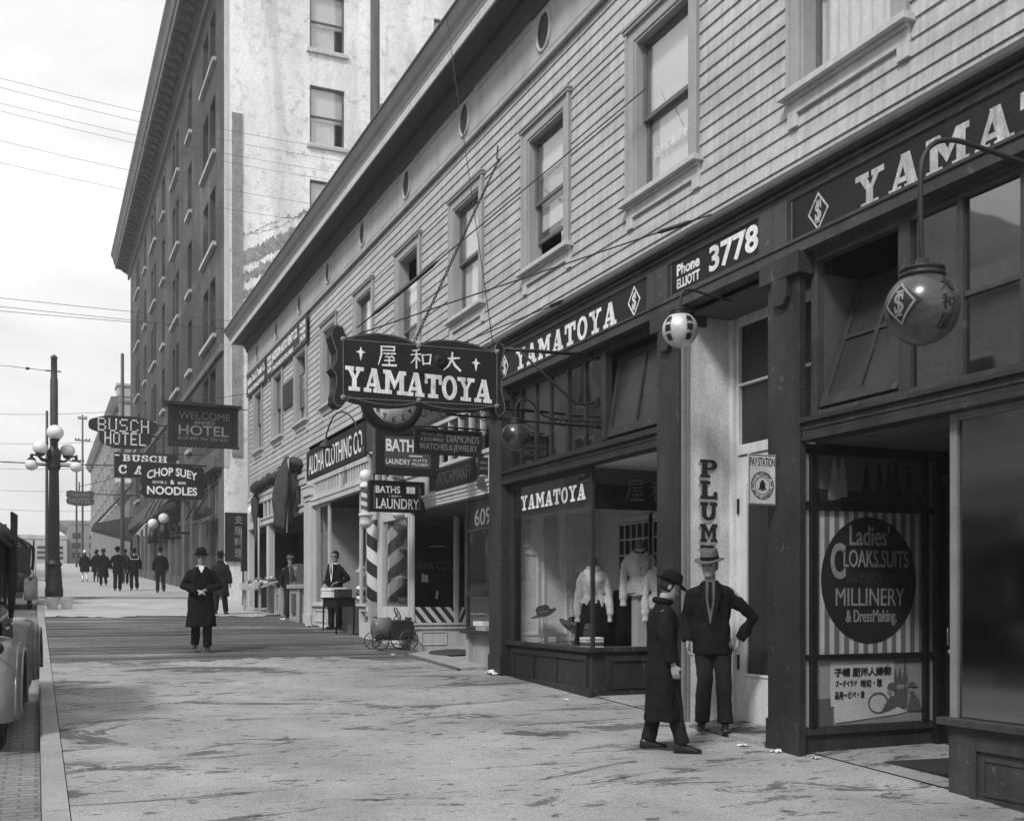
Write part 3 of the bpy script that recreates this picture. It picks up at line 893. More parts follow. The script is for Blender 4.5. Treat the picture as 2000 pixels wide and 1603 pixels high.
# lower board: a poster with characters and two people in an open car
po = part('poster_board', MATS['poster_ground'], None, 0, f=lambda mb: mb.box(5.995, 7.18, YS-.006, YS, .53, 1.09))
part('shade_colour', MATS['mural_mid'], po, 0, f=lambda mb: (mb.box(5.995, 6.19, YS-.0085, YS-.006, .53, .76), mb.prism([(.78,.10),(1.02,.12),(1.02,.30),(.90,.28),(.80,.22)], (5.995,YS-.006,.53), RX, UZ, .0025),
     mb.prism([(.86,.36),(.88,.46),(.91,.38),(.93,.48),(.96,.38),(.99,.47),(1.02,.40),(1.02,.33),(.86,.33)], (5.995,YS-.006,.53), RX, UZ, .0025)))
part('notice', MATS['shaded_pale'], po, 0, f=lambda mb: mb.box(6.165, 6.86, YS-.010, YS-.006, .69, 1.07))
def f(mb):
    y = YS-.0125
    text(mb, '子帽 服洋人婦御', (6.51, y, .995), RX, UZ, .105, .62, .022)
    text(mb, 'ズーグイラド', (6.325, y, .885), RX, UZ, .05, .23, .012); text(mb, '地切・靴', (6.60, y, .88), RX, UZ, .065, .24, .016)
    text(mb, '品用ービベ・並', (6.365, y, .785), RX, UZ, .065, .32, .014)
part('lettering', MATS['letter_black'], po, 0, f=f)
PX, PZ = 5.995, .53
def pp(*q): return [((x-355)/835*1.185, (870-y)/530*.56) for x, y in q]
def disc_(cx, cy, r, n=18): return [(cx+r*math.cos(2*math.pi*i/n), cy+r*math.sin(2*math.pi*i/n)) for i in range(n)]
part('motor_car', MATS['shaded_pale'], po, 0, f=lambda mb: mb.prism(pp((500,730),(540,690),(640,665),(750,645),(800,640),(900,740),(1000,745),(1060,790),(1000,805),(750,830),(505,852)), (PX,YS-.0102,PZ), RX, UZ, .003))
def f(mb):
    y1 = YS-.0134
    mb.prism(pp((850,795),(905,700),(930,655),(960,650),(1020,705),(1040,755),(985,745),(930,775)), (PX,y1,PZ), RX, UZ, .0015)
    mb.prism(pp((905,590),(915,555),(945,540),(978,555),(985,600),(950,610)), (PX,y1,PZ), RX, UZ, .002)
    mb.prism(pp((1068,580),(1090,548),(1120,542),(1135,570),(1160,582),(1110,588)), (PX,y1,PZ), RX, UZ, .002)
    mb.prism(pp((1065,785),(1085,700),(1098,650),(1125,640),(1165,700),(1185,790)), (PX,y1,PZ), RX, UZ, .0015)
    mb.prism(pp((1043,340),(1060,340),(1056,720),(1046,720)), (PX,YS-.0095,PZ), RX, UZ, .0015)
    for q in ring(835, 705, 80, 88, 12, 12, 0, 360, 24): mb.prism(pp(*q), (PX,y1-.002,PZ), RX, UZ, .001)
part('riders', MATS['mural_mid'], po, 0, f=f)
def f(mb):
    mb.prism(pp(*disc_(928,622,22)), (PX,YS-.0131,PZ), RX, UZ, .0012); mb.prism(pp(*disc_(1098,612,20)), (PX,YS-.0131,PZ), RX, UZ, .0012)
part('rider_faces', MATS['mural_pale'], po, 0, f=f)
# shop door at the back of the entry
def f(mb):
    fr_x(mb, 7.38, 7.44, 5.80, 7.17, .24, 2.60, .13, .5); mb.box(7.36, 7.46, 5.72, 5.80, .2, 2.91); mb.box(7.36, 7.46, 5.80, 7.2, 2.62, 2.70)
dr = part('shop_door', K, f=f)
part('pane', MATS['pane_dark'], dr, 0, f=lambda mb: mb.box(7.405, 7.410, 5.9, 7.1, .7, 2.5))
part('handle', MATS['nickel'], dr, 0, f=lambda mb: (mb.tube([(7.36,7.08,1.20),(7.32,7.08,1.20),(7.32,7.08,1.36),(7.36,7.08,1.36)], .011, 8), mb.ball((7.345,7.08,1.14), .028, 10)))
part('entry_floor', MATS['concrete'], None, 0, f=lambda mb: (mb.add([(5.97,5.6,gz(5.6)+.012),(7.5,5.6,gz(5.6)+.02),(7.5,7.25,gz(7.25)+.02),(5.97,7.25,gz(7.25)+.012)], [(0,1,2,3)])))
# near display window and its bulkhead
def f(mb):
    mb.box(5.86, 6.02, YN, 5.78, .715, .765); mb.box(5.92, 6.02, YN, 5.72, -.2, .715)
    for a, b in ((4.35,5.52),(3.0,4.2)):
        fr_x(mb, 5.895, 5.92, a, b, .16, .62, .06); fr_x(mb, 5.908, 5.92, a+.1, b-.1, .26, .52, .025)
    mb.box(6.02, 7.36, 5.66, 5.72, .1, .765); mb.box(5.90,5.92,YN,5.72,.05,.12)
part('bulkhead', BP, f=f)
def f(mb):
    mb.box(5.925, 5.985, 5.655, 5.715, .765, 2.91); mb.box(5.93, 5.98, YN, 5.655, 2.86, 2.91)
dw = part('display_window', MATS['mural_pale'], f=f)
part('pane', MATS['pane_mirror'], dw, 0, f=lambda mb: (mb.box(5.955, 5.960, YN, 5.655, .765, 2.86), mb.box(5.985, 7.36, 5.683, 5.688, .765, 2.91)))
part('display_floor', MATS['shop_floor'], dw, 0, f=lambda mb: mb.box(6.02, 7.5, YN, 5.66, .70, .74))
part('backdrop', MATS['interior_dark'], dw, 0, f=lambda mb: (mb.box(7.45, 7.5, YN, 5.66, .74, 2.9),))

# ---------------- stair entrance between the pilasters
def f(mb):
    mb.box(5.86, 6.42, 9.005, 9.03, .30, 4.40)
pl = part('painted_panel', MATS['plaster_panel'], f=f)
PW = (6.13, 9.001)
def col_letters(dx, dz, m, bold, bev):
    def f(mb):
        for k, ch in enumerate('PLUMBING'):
            z = 2.90 - .213*k
            text(mb, ch, (PW[0]+dx, PW[1]-(.002 if dx == 0 else 0), z+dz), RX, UZ, .178, .075 if ch == 'I' else .205, 0, 'slab', dep=.002 if dx == 0 else .0015)
    return part('lettering', m, pl, 0, f=f)
col_letters(-.016, -.028, mat('letter_shadow', .30, .7, .2, 5), .02, 0)
col_letters(0, 0, MATS['letter_black'], .02, 0)
part('moulding', MATS['mural_pale'], pl, .003, f=lambda mb: (mb.box(5.825, 5.86, 8.985, 9.028, .30, 4.40), mb.box(5.885, 5.905, 8.992, 9.004, .3, 4.4)))
part('entry_ceiling', MATS['interior'], None, 0, f=lambda mb: mb.box(5.95, 6.5, 7.62, 9.03, 4.40, 4.44))
WPt = MATS['white_paint']
def f(mb):
    x0, x1 = 6.40, 6.50
    mb.box(x0-.02, x1, 8.94, 9.03, .34, 4.40); mb.box(x0+.02, x1, 8.90, 8.94, .34, 4.40)
    mb.box(x0, x1, 7.62, 8.90, 3.03, 3.13); mb.box(x0, x1, 7.62, 8.90, 4.32, 4.40); mb.box(x0+.02, x1-.04, 7.62, 8.90, 3.72, 3.745)
    mb.box(x0, x1, 7.62, 7.70, .34, 4.32)
df = part('door_frame', WPt, f=f)
part('pane', MATS['pane_opaque'], df, 0, f=lambda mb: mb.box(6.46, 6.465, 7.70, 8.90, 3.13, 4.32))
def leaf(ya, yb):
    def f(mb):
        mb.box(6.42, 6.47, ya, ya+.085, .37, 3.02); mb.box(6.42, 6.47, yb-.12, yb, .37, 3.02)
        mb.box(6.42, 6.47, ya+.085, yb-.12, .37, .86); mb.box(6.42, 6.47, ya+.085, yb-.12, 2.74, 3.02)
        mb.box(6.41, 6.42, ya+.06, yb-.10, .84, .87)
    d = part('street_door', WPt, f=f)
    part('pane', MATS['pane_opaque'], d, 0, f=lambda mb: mb.box(6.445, 6.45, ya+.085, yb-.12, .86, 2.74))
    return d
l1 = leaf(8.345, 8.895); l2 = leaf(7.71, 8.335)
part('hinge', MATS['iron'], l1, 0, f=lambda mb: (mb.box(6.40, 6.43, 8.885, 8.905, 2.45, 2.60), mb.box(6.40, 6.43, 8.885, 8.905, .9, 1.05)))
part('threshold', MATS['concrete'], None, .006, f=lambda mb: mb.add([(5.78,7.63,gz(7.6)+.05),(6.5,7.63,gz(7.6)+.06),(6.5,9.02,gz(9)+.03),(5.78,9.02,gz(9)+.02),(5.78,7.63,gz(7.6)-.1),(5.78,9.02,gz(9)-.1)], [(0,1,2,3),(4,0,3,5)]))

# ---------------- draper's left-hand bay
def f(mb):
    mb.box(5.83, 6.0, 9.44, 13.46, 3.16, 3.30); mb.box(5.80, 6.0, 9.44, 13.46, 3.30, 3.335); mb.box(5.815, 5.83, 9.44, 13.46, 3.16, 3.19); mb.box(5.82, 5.83, 9.44, 13.46, 3.245, 3.26)
part('beam', D, f=f)
ML = [13.46,13.10,12.64,12.21,11.72,11.27,10.82]
def f(mb):
    mb.box(5.92, 6.0, 9.44, 13.46, 3.335, 3.40); mb.box(5.92, 6.0, 9.44, 13.46, 4.40, 4.48); mb.box(5.90, 5.92, 9.44, 13.46, 4.44, 4.48)
    for yy in ML[1:-1]: mb.box(5.93, 5.99, yy-.02, yy+.02, 3.40, 4.40)
    mb.box(5.91, 6.0, 10.72, 10.82, 3.40, 4.40); mb.box(5.92, 6.0, 13.40, 13.46, 3.40, 4.40)
tw = part('transom_window', D, f=f)
part('pane', MATS['pane_dirty'], tw, 0, f=lambda mb: mb.box(5.957, 5.961, 10.82, 13.42, 3.40, 4.40))
part('blind', MATS['interior_dark'], tw, 0, f=lambda mb: mb.box(6.3, 6.32, 9.5, 13.42, 3.36, 4.46))
def f(mb): hopper(mb, 9.46, 10.70, 3.42, 4.36, .16, lambda w,h: [(w/2-.02,.10,w/2+.02,h-.07)])
hs = part('hopper_sash', D, tw, f=f)
def f(mb):
    o = V(5.95,10.70,3.42); U = V(.16,0,.94).normalized(); R = V(0,-1,0); mb.obox(o+R*.05+U*.05+R.cross(U)*.018, R, U, 1.14, .85, .004)
part('pane', MATS['pane_opaque'], tw, 0, f=f)
part('entry_ceiling', MATS['interior_pale'], None, 0, f=lambda mb: mb.box(6.0, 7.5, 9.44, 13.9, 3.16, 3.2))
def f(mb):
    mb.box(5.86, 6.02, 11.02, 13.47, .985, 1.035); mb.box(5.93, 6.02, 11.08, 13.46, .2, .985)
    fr_x(mb, 5.905, 5.93, 11.18, 13.36, .50, .95, .07)
    for a in (11.98, 12.66): mb.box(5.912, 5.93, a, a+.05, .57, .88)
    mb.box(5.88, 5.93, 11.05, 13.46, .3, .56)
    mb.box(6.02, 7.4, 11.08, 11.14, .3, .985); mb.box(6.02, 7.4, 11.04, 11.2, .985, 1.035)
    fr_y(mb, 11.06, 11.08, 6.12, 7.3, .55, .93, .06)
part('bulkhead', D, bev=.004, f=f)
def f(mb):
    mb.box(5.935, 5.98, 11.09, 11.135, 1.035, 3.16); mb.box(5.93, 5.98, 13.36, 13.46, 1.035, 3.16); mb.box(5.93, 5.98, 11.135, 13.36, 3.10, 3.16)
dw = part('display_window', D, f=f)
part('pane', MATS['pane_shop'], dw, 0, f=lambda mb: (mb.box(5.955, 5.960, 11.135, 13.36, 1.035, 3.10), mb.box(5.98, 7.38, 11.110, 11.115, 1.035, 3.16)))
part('valance', MATS['sign_dark'], dw, 0, f=lambda mb: (mb.box(5.968, 5.971, 11.135, 13.36, 2.70, 3.10), mb.box(5.98, 7.38, 11.122, 11.126, 2.66, 3.14)))
def f(mb):
    text(mb, 'YAMATOYA', (5.952, 12.20, 2.88), LY, UZ, .20, 1.85, 0, 'slab', dep=.002, gap=.16)
part('lettering', MATS['letter_white'], dw, 0, f=f)
def f(mb):
    for k, ch in enumerate('屋和大'): brush(mb, BR[ch], (6.53+.33*k, 11.108, 2.90), RX, UZ, .25, .24, .002)
part('lettering', MATS['letter_grey'], dw, 0, f=f)
part('display_floor', MATS['shop_floor'], dw, 0, f=lambda mb: mb.box(6.02, 7.4, 11.15, 13.9, .95, 1.0))
def f(mb):
    mb.box(5.99, 7.4, 13.55, 13.6, 1.0, 3.16)
    for a, b in ((6.05,6.42),(6.48,6.86),(6.92,7.34)):
        fr_y(mb, 13.535, 13.55, a, b, 1.1, 2.25, .035); fr_y(mb, 13.535, 13.55, a, b, 2.32, 2.66, .035)
    mb.box(7.38, 7.42, 11.15, 13.55, 1.0, 3.16)
part('panelling', mat('panel_white', .80, .7, .08, 1.2), dw, .003, f=f)
def f(mb):
    for ya, yb in ((11.25,12.05),(12.15,12.95)):
        n = 5
        for i in range(n+1):
            y = ya + (yb-ya)*i/n; mb.box(7.345, 7.36, y-.012, y+.012, 1.35, 2.62)
        for i in range(7):
            z = 1.35 + 1.27*i/6; mb.box(7.342, 7.357, ya, yb, z-.012, z+.012)
        fr_x(mb, 7.34, 7.38, ya-.09, yb+.09, 1.05, 2.72, .08)
lat = part('lattice_door', MATS['panel_white'], dw, 0, f=f)
part('dark_glass', MATS['interior_dark'], dw, 0, f=lambda mb: (mb.box(7.362, 7.366, 11.2, 12.1, 1.2, 2.7), mb.box(7.362, 7.366, 12.1, 13.0, 1.2, 2.7)))
def f(mb):
    fr_x(mb, 7.40, 7.46, 9.46, 10.2, .4, 2.7, .13, .5); fr_x(mb, 7.40, 7.46, 10.25, 11.0, .4, 2.7, .13, .5)
dr = part('shop_door', K, f=f)
part('pane', MATS['pane_dark'], dr, 0, f=lambda mb: mb.box(7.425, 7.43, 9.5, 11.0, .8, 2.6))
part('entry_floor', MATS['concrete'], None, 0, f=lambda mb: mb.add([(5.97,9.44,gz(9.44)+.012),(7.6,9.44,gz(9.44)+.012),(7.6,11.1,gz(11.1)+.012),(5.97,11.1,gz(11.1)+.012)], [(0,1,2,3)]))

# ---------------- barber's bay
TP, W2, CR = MATS['trim_pale'], MATS['white_paint'], MATS['cream_paint']
def f(mb):
    mb.box(5.88, FX, 13.9, 20.3, 4.46, 5.2); mb.box(5.80, FX, 13.9, 20.3, 5.12, 5.2)
part('fascia_band', BP, f=f)
def f(mb):
    mb.box(5.90, 6.0, 13.88, 20.25, 3.70, 3.76); mb.box(5.90, 6.0, 13.88, 20.25, 4.38, 4.46)
    for i in range(15): mb.box(5.91, 5.99, 14.0+.44*i, 14.05+.44*i, 3.76, 4.38)
tw = part('transom_window', TP, f=f)
part('pane', MATS['pane_dirty'], tw, 0, f=lambda mb: mb.box(5.95, 5.955, 13.9, 20.2, 3.76, 4.38))
def f(mb):
    mb.prism([(0,3.12),(.02,3.12),(.02,3.16),(.04,3.17),(.04,3.215),(.06,3.225),(.06,3.27),(.08,3.28),(.085,3.32),(0,3.32)], (5.96, 13.9, 0), (-1,0,0), UZ, 17.72-13.9)
    mb.box(5.93, 6.05, 13.9, 20.2, 3.12, 3.70)
part('cornice', TP, bev=0, f=f)
part('entry_ceiling', MATS['interior'], None, 0, f=lambda mb: mb.box(6.05, 7.9, 13.98, 20.2, 3.06, 3.12))
# window by the pilaster, house number over it
def f(mb):
    fr_x(mb, 5.93, 6.0, 13.90, 15.10, 1.14, 3.12, .05); mb.box(5.93, 6.0, 13.95, 15.05, 1.64, 1.75); mb.box(5.93, 6.0, 13.95, 15.05, 2.60, 2.64)
    mb.box(5.85, 6.02, 13.88, 15.16, 1.09, 1.14)
    mb.box(6.0, 7.1, 15.04, 15.1, .6, 3.12)
nw = part('display_window', D, f=f)
part('pane', MATS['pane_dirty'], nw, 0, f=lambda mb: mb.box(5.957, 5.961, 13.95, 15.05, 1.14, 2.6))
part('number_panel', MATS['sign_dark'], nw, 0, f=lambda mb: mb.box(5.945, 5.957, 13.95, 15.05, 2.64, 3.07))
part('lettering', MATS['letter_grey'], nw, 0, f=lambda mb: text(mb, '609', (5.943, 14.46, 2.80), LY, UZ, .25, .62, .012, dep=.002))
part('curtain', MATS['interior_pale'], nw, 0, f=lambda mb: (mb.box(6.03, 6.04, 14.5, 14.56, 1.14, 2.6),))
def f(mb):
    mb.box(5.93, 6.0, 13.9, 15.1, .5, .62); mb.box(5.93, 6.0, 13.9, 14.0, .62, 1.09); mb.box(5.93, 6.0, 14.98, 15.1, .62, 1.09); mb.box(6.0,6.05,13.9,15.1,.5,1.09)
part('bulkhead', CR, f=f)
# window facing down the street with HAIR CUT
YH = 17.72
def f(mb):
    mb.box(5.95, 6.0, YH-.03, YH+.03, 1.19, 3.06); mb.box(6.735, 6.80, YH-.05, YH+.03, 1.19, 3.06); mb.box(6.80, 6.83, YH-.02, YH+.03, 1.19, 3.06)
    mb.box(6.95, 7.01, YH-.05, YH+.03, .75, 3.06)
    mb.box(5.93, 7.01, YH-.05, YH+.03, 1.15, 1.19); mb.box(5.95, 7.0, YH-.01, YH+.03, .6, 1.15); mb.box(5.93,7.0,YH-.035,YH-.01,1.08,1.12)
    fr_y(mb, YH-.022, YH-.01, 6.12, 6.6, .80, 1.04, .02)
hw = part('shop_window', TP, f=f)
part('pane', MATS['pane_shop'], hw, 0, f=lambda mb: mb.box(6.0, 6.95, YH+.0, YH+.004, 1.19, 3.06))
def slant(mb, x0, x1, z0, z1, pit, wd, lean, fr=RX, org=None, off=0):
    """slanting stripes clipped to a rectangle"""
    from_x = x0 - abs(lean); k = 0
    H = z1-z0
    x = from_x
    while x < x1 + abs(lean):
        P = [(x, 0), (x+wd, 0), (x+wd+lean, H), (x+lean, H)]
        # clip by x range
        for s_, lim in ((1, x0), (-1, x1)):
            Q = []
            for i in range(len(P)):
                a, b = P[i], P[(i+1) % len(P)]
                ia, ib = s_*(a[0]-lim) >= 0, s_*(b[0]-lim) >= 0
                if ia: Q.append(a)
                if ia != ib:
                    t = (lim-a[0])/(b[0]-a[0]); Q.append((lim, a[1]+t*(b[1]-a[1])))
            P = Q
            if not P: break
        if len(P) >= 3:
            if fr == RX: mb.prism([(p[0], z0+p[1]) for p in P], (0, org, 0), RX, UZ, .003)
            else: mb.prism([(-p[0], z0+p[1]) for p in P], (org, 0, 0), LY, UZ, .003)
        x += pit
part('stripe_board', MATS['pale_stripe'], hw, 0, f=lambda mb: mb.box(6.0, 6.735, YH-.012, YH-.002, 1.195, 1.465))
part('stripe', MATS['dark_stripe'], hw, 0, f=lambda mb: (slant(mb, 6.0, 6.735, 1.195, 1.465, .185, .095, -.23, RX, YH-.012),))
part('stripe_board', MATS['pale_stripe'], hw, 0, f=lambda mb: mb.box(6.83, 6.95, YH-.012, YH-.002, 1.195, 1.465))
part('stripe', MATS['dark_stripe'], hw, 0, f=lambda mb: slant(mb, 6.83, 6.95, 1.195, 1.465, .11, .06, .12, RX, YH-.012))
part('lettering', MATS['letter_faint'], hw, 0, f=lambda mb: text(mb, 'HAIR CUT.', (6.38, YH-.004, 2.19), RX, UZ, .13, .64, .006, dep=.002))
# front window of the barber's with the chevron board
def f(mb):
    mb.box(5.92, 6.0, 17.76, 17.84, 1.16, 3.12); mb.box(5.92, 6.0, 17.84, 19.30, 3.03, 3.12); mb.box(5.90, 6.02, 17.7, 19.35, 1.10, 1.16)
    mb.box(5.94, 6.02, 17.72, 20.2, .6, 1.10); fr_x(mb, 5.925, 5.94, 17.9, 19.2, .8, 1.05, .03)
    mb.box(5.90, 6.0, 19.30, 19.60, .75, 3.12)
vw = part('shop_window', TP, f=f)
part('pane', MATS['pane_shop'], vw, 0, f=lambda mb: mb.box(5.957, 5.961, 17.84, 19.30, 1.16, 3.03))
part('stripe_board', MATS['pale_stripe'], vw, 0, f=lambda mb: mb.box(5.945, 5.955, 17.84, 19.30, 1.165, 1.47))
part('stripe', MATS['dark_stripe'], vw, 0, f=lambda mb: (slant(mb, -18.55, -17.84, 1.165, 1.47, .12, .06, .18, LY, 5.945), slant(mb, -19.30, -18.55, 1.165, 1.47, .12, .06, -.18, LY, 5.945)))
# spiral-striped corner column and a duller, mirrored twin shaped like its reflection
def helix_mat(name, z_p, sgn, dark, pale):
    m = mat(name, pale, .45, .08, 4)
    N, L = m.node_tree.nodes, m.node_tree.links
    t = N.new('ShaderNodeTexCoord'); sp = N.new('ShaderNodeSeparateXYZ'); L.new(t.outputs['Object'], sp.inputs[0])
    at = N.new('ShaderNodeMath'); at.operation = 'ARCTAN2'; L.new(sp.outputs[1], at.inputs[0]); L.new(sp.outputs[0], at.inputs[1])
    a1 = N.new('ShaderNodeMath'); a1.operation = 'MULTIPLY'; a1.inputs[1].default_value = sgn/(2*math.pi); L.new(at.outputs[0], a1.inputs[0])
    z1 = N.new('ShaderNodeMath'); z1.operation = 'MULTIPLY'; z1.inputs[1].default_value = 1/z_p; L.new(sp.outputs[2], z1.inputs[0])
    ad = N.new('ShaderNodeMath'); ad.operation = 'ADD'; L.new(a1.outputs[0], ad.inputs[0]); L.new(z1.outputs[0], ad.inputs[1])
    fc = N.new('ShaderNodeMath'); fc.operation = 'FRACT'; L.new(ad.outputs[0], fc.inputs[0])
    gt = N.new('ShaderNodeMath'); gt.operation = 'GREATER_THAN'; gt.inputs[1].default_value = .5; L.new(fc.outputs[0], gt.inputs[0])
    mr = N.new('ShaderNodeMapRange'); mr.inputs[3].default_value = 1; mr.inputs[4].default_value = dark/pale; L.new(gt.outputs[0], mr.inputs[0])
    mu = N.new('ShaderNodeMath'); mu.operation = 'MULTIPLY'; L.new(N[m['out']].outputs[0], mu.inputs[0]); L.new(mr.outputs[0], mu.inputs[1])
    L.new(mu.outputs[0], N['Principled BSDF'].inputs['Base Color'])
    return m
helix_mat('helix_a', .50, 1.6, .03, .60); helix_mat('helix_b', .50, -1.6, .04, .45)
def column(x, y, r, m, z0=1.56, z1=3.10):
    c = bpy.data.objects.new('striped_column', None)
    mb = MB(); mb.lathe((0,0,0), [(r*.9,z0-.0),(r,z0+.05),(r,z1-.04),(r*.9,z1)], 28)
    me = mb.mesh('striped_column'); me.materials.append(m)
    o = bpy.data.objects.new('striped_column', me); COL.objects.link(o); o.parent = B; o.location = V(x,y,0)-wloc(B)
    bpy.data.objects.remove(c)
    return o
c1 = column(5.97, 19.87, .20, MATS['helix_a']); column(6.12, 19.10, .17, MATS['helix_b'])
def f(mb):
    mb.box(5.80, 6.05, 19.72, 20.05, 1.27, 1.55)
sb = part('star_box', CR, f=f)
def f(mb):
    P = []
    for i in range(10):
        r = .075 if i % 2 == 0 else .03; a = math.pi/2 + i*math.pi/5; P.append((r*math.cos(a), r*math.sin(a)))
    mb.prism(P, (5.97, 19.718, 1.41), RX, UZ, .003); mb.prism(P, (5.798, 19.89, 1.41), LY, UZ, .003)
part('star', MATS['letter_white'], sb, 0, f=f)
# barber's interior
part('inner_wall', MATS['interior_dark'], None, 0, f=lambda mb: (mb.box(6.05, 7.9, 20.1, 20.2, .6, 3.1), mb.box(7.05, 7.1, 15.1, 17.7, .5, .9)))
def f(mb):
    fr_x(mb, 7.06, 7.12, 15.2, 16.35, .72, 3.0, .12, .4); mb.box(7.02, 7.12, 16.35, 16.45, .7, 3.06); mb.box(7.02,7.12,15.1,15.2,.7,3.06); fr_x(mb, 7.06, 7.12, 16.45, 17.66, .72, 3.0, .12, .4)
dr = part('shop_door', D, f=f)
part('pane', MATS['pane_dark'], dr, 0, f=lambda mb: mb.box(7.085, 7.09, 15.3, 17.6, 1.1, 2.9))
part('shelf', CR, hw, 0, f=lambda mb: (mb.box(6.1, 6.32, 18.9, 19.1, 2.52, 2.54), mb.box(6.55, 6.78, 18.3, 18.5, 2.55, 2.57), mb.box(6.14,6.18,18.95,19.0,2.54,2.70), mb.box(6.24,6.28,18.95,19.0,2.54,2.72)))
part('card', MATS['paper'], hw, 0, f=lambda mb: (mb.box(6.20, 6.24, 17.9, 17.91, 1.9, 2.05), mb.box(6.25, 6.32, 17.9, 17.91, 1.9, 2.03), mb.prism([(6.47,1.62),(6.51,1.60),(6.53,1.74),(6.49,1.76)], (0,17.95,0), RX, UZ, .004)))

# ---------------- clothing shop bay
def f(mb):
    mb.box(5.86, 6.0, 20.25, 25.3, 3.76, 3.90); mb.box(5.84, 5.86, 20.25, 25.3, 3.87, 3.905)
    mb.box(5.88, 6.0, 20.25, 25.3, 4.28, 4.38); mb.box(5.88, 6.0, 20.25, 25.3, 3.90, 4.0)
    y = 20.30; k = 0
    while y < 25.25:
        w_ = .20 if k % 11 == 10 else .065
        mb.box(5.90, 5.98, y, y+w_, 4.0, 4.28); y += w_+.13; k += 1
part('slatted_transom', TP, bev=.003, f=f)
part('slat_back', MATS['interior_dark'], B, 0, f=lambda mb: mb.box(5.95, 5.955, 20.3, 25.25, 4.0, 4.28))  # near-black sheet put behind the slats to paint the gaps dark
def f(mb):
    mb.box(5.84, 6.1, 24.72, 25.42, .8, 4.02); mb.box(5.80, 6.1, 24.68, 25.46, 4.02, 4.22); mb.box(5.78,6.1,24.66,25.48,4.22,4.27); mb.box(5.82,5.84,24.70,25.44,.9,1.25)
part('pilaster', TP, f=f)
def f(mb):
    fr_x(mb, 5.93, 5.99, 23.40, 24.72, 1.48, 3.76, .06); mb.box(5.86, 6.02, 23.32, 24.72, 1.44, 1.48); mb.box(5.92, 6.02, 23.38, 24.72, .85, 1.44)
    fr_x(mb, 5.90, 5.92, 23.48, 24.62, 1.08, 1.38, .05); mb.box(5.885, 5.92, 23.38, 24.72, .85, .99)
    mb.box(6.02, 7.3, 23.34, 23.40, .85, 1.46)
aw2 = part('display_window', TP, f=f)
part('pane', MATS['pane_shop'], aw2, 0, f=lambda mb: (mb.box(5.957, 5.961, 23.46, 24.66, 1.54, 3.7), mb.box(6.0, 7.2, 23.37, 23.374, 1.48, 3.74)))
def f(mb):
    mb.box(5.93, 5.99, 20.86, 20.92, 1.5, 3.76); mb.box(5.87, 6.02, 20.2, 20.98, 1.46, 1.51); mb.box(5.92, 6.02, 20.2, 20.92, 1.36, 1.46); mb.box(5.92, 6.02, 20.2, 20.92, .8, 1.14); mb.box(5.92,6.02,20.2,20.26,1.14,1.36); mb.box(5.92,6.02,20.84,20.92,1.14,1.36); mb.box(6.1,6.14,20.2,20.92,1.1,1.4)
    mb.box(6.02, 7.4, 20.86, 20.92, .8, 1.46)
aw = part('display_window', TP, f=f)
part('pane', MATS['pane_shop'], aw, 0, f=lambda mb: (mb.box(5.957, 5.961, 20.2, 20.86, 1.51, 3.74), mb.box(6.0, 7.3, 20.885, 20.889, 1.51, 3.74)))
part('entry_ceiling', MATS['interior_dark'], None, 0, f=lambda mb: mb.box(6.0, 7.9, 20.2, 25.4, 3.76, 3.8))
def f(mb):
    for i in range(26): mb.box(7.52+.01*(i % 2), 7.56, 20.3+.19*i, 20.485+.19*i, .8, 3.76)
part('inner_wall', MATS['interior'], None, 0, f=f)
part('inner_wall', MATS['interior_pale'], None, 0, f=lambda mb: mb.box(6.1, 7.5, 24.74, 24.8, .8, 3.76))
def f(mb):      # scalloped valance inside
    n = 48; pts = []
    for i in range(n+1):
        u = i/n; pts.append((20.4+3.0*u, 3.12 + .16*abs(math.cos(u*math.pi*4)) ))
    P = [(-y, z) for y, z in pts] + [(-23.4, 3.5), (-20.4, 3.5)]
    mb.prism(P, (7.0, 0, 0), LY, UZ, .01)
va = part('valance', MATS['mural_pale'], None, 0, f=f)
part('fringe', MATS['cream_paint'], va, 0, f=lambda mb: mb.tube([(6.985, 20.4+3.0*i/48, 3.12 + .16*abs(math.cos(i/48*math.pi*4))) for i in range(49)], .028, 6))
# ---------------- fruit shop bay
def f(mb):
    mb.box(5.86, 6.0, 25.46, 32.95, 3.68, 3.88); mb.box(5.83, 5.86, 25.46, 31.0, 3.68, 3.74); mb.box(5.82, 6.0, 25.46, 31.0, 3.84, 3.885); mb.box(5.88, 6.0, 25.46, 33.1, 4.36, 4.62); mb.box(5.85,5.88,25.46,33.1,4.52,4.62)
    for y in (25.9, 26.4, 27.7, 28.15, 28.6, 29.1, 29.6, 30.1, 30.6): mb.box(5.90, 5.98, y, y+.1, 3.88, 4.36)
    fr_x(mb, 5.89, 5.97, 26.55, 27.65, 3.93, 4.32, .1)
    mb.box(5.88, 6.05, 29.85, 30.15, 1.1, 3.68); mb.box(5.88, 6.05, 32.85, 33.1, 1.2, 4.36)
part('shop_front', TP, bev=.004, f=f)
part('pane', MATS['pane_dark'], B, 0, f=lambda mb: mb.box(5.95, 5.955, 25.5, 32.9, 3.88, 4.36))
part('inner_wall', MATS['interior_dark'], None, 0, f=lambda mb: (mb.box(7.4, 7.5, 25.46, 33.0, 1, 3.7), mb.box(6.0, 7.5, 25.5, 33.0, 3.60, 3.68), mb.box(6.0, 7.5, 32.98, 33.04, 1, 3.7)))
part('shelf', MATS['crate_wood'], None, 0, f=lambda mb: (mb.box(7.0, 7.4, 25.6, 30, 2.28, 2.32), mb.box(7.1, 7.4, 25.6, 30, 2.32, 2.62)))
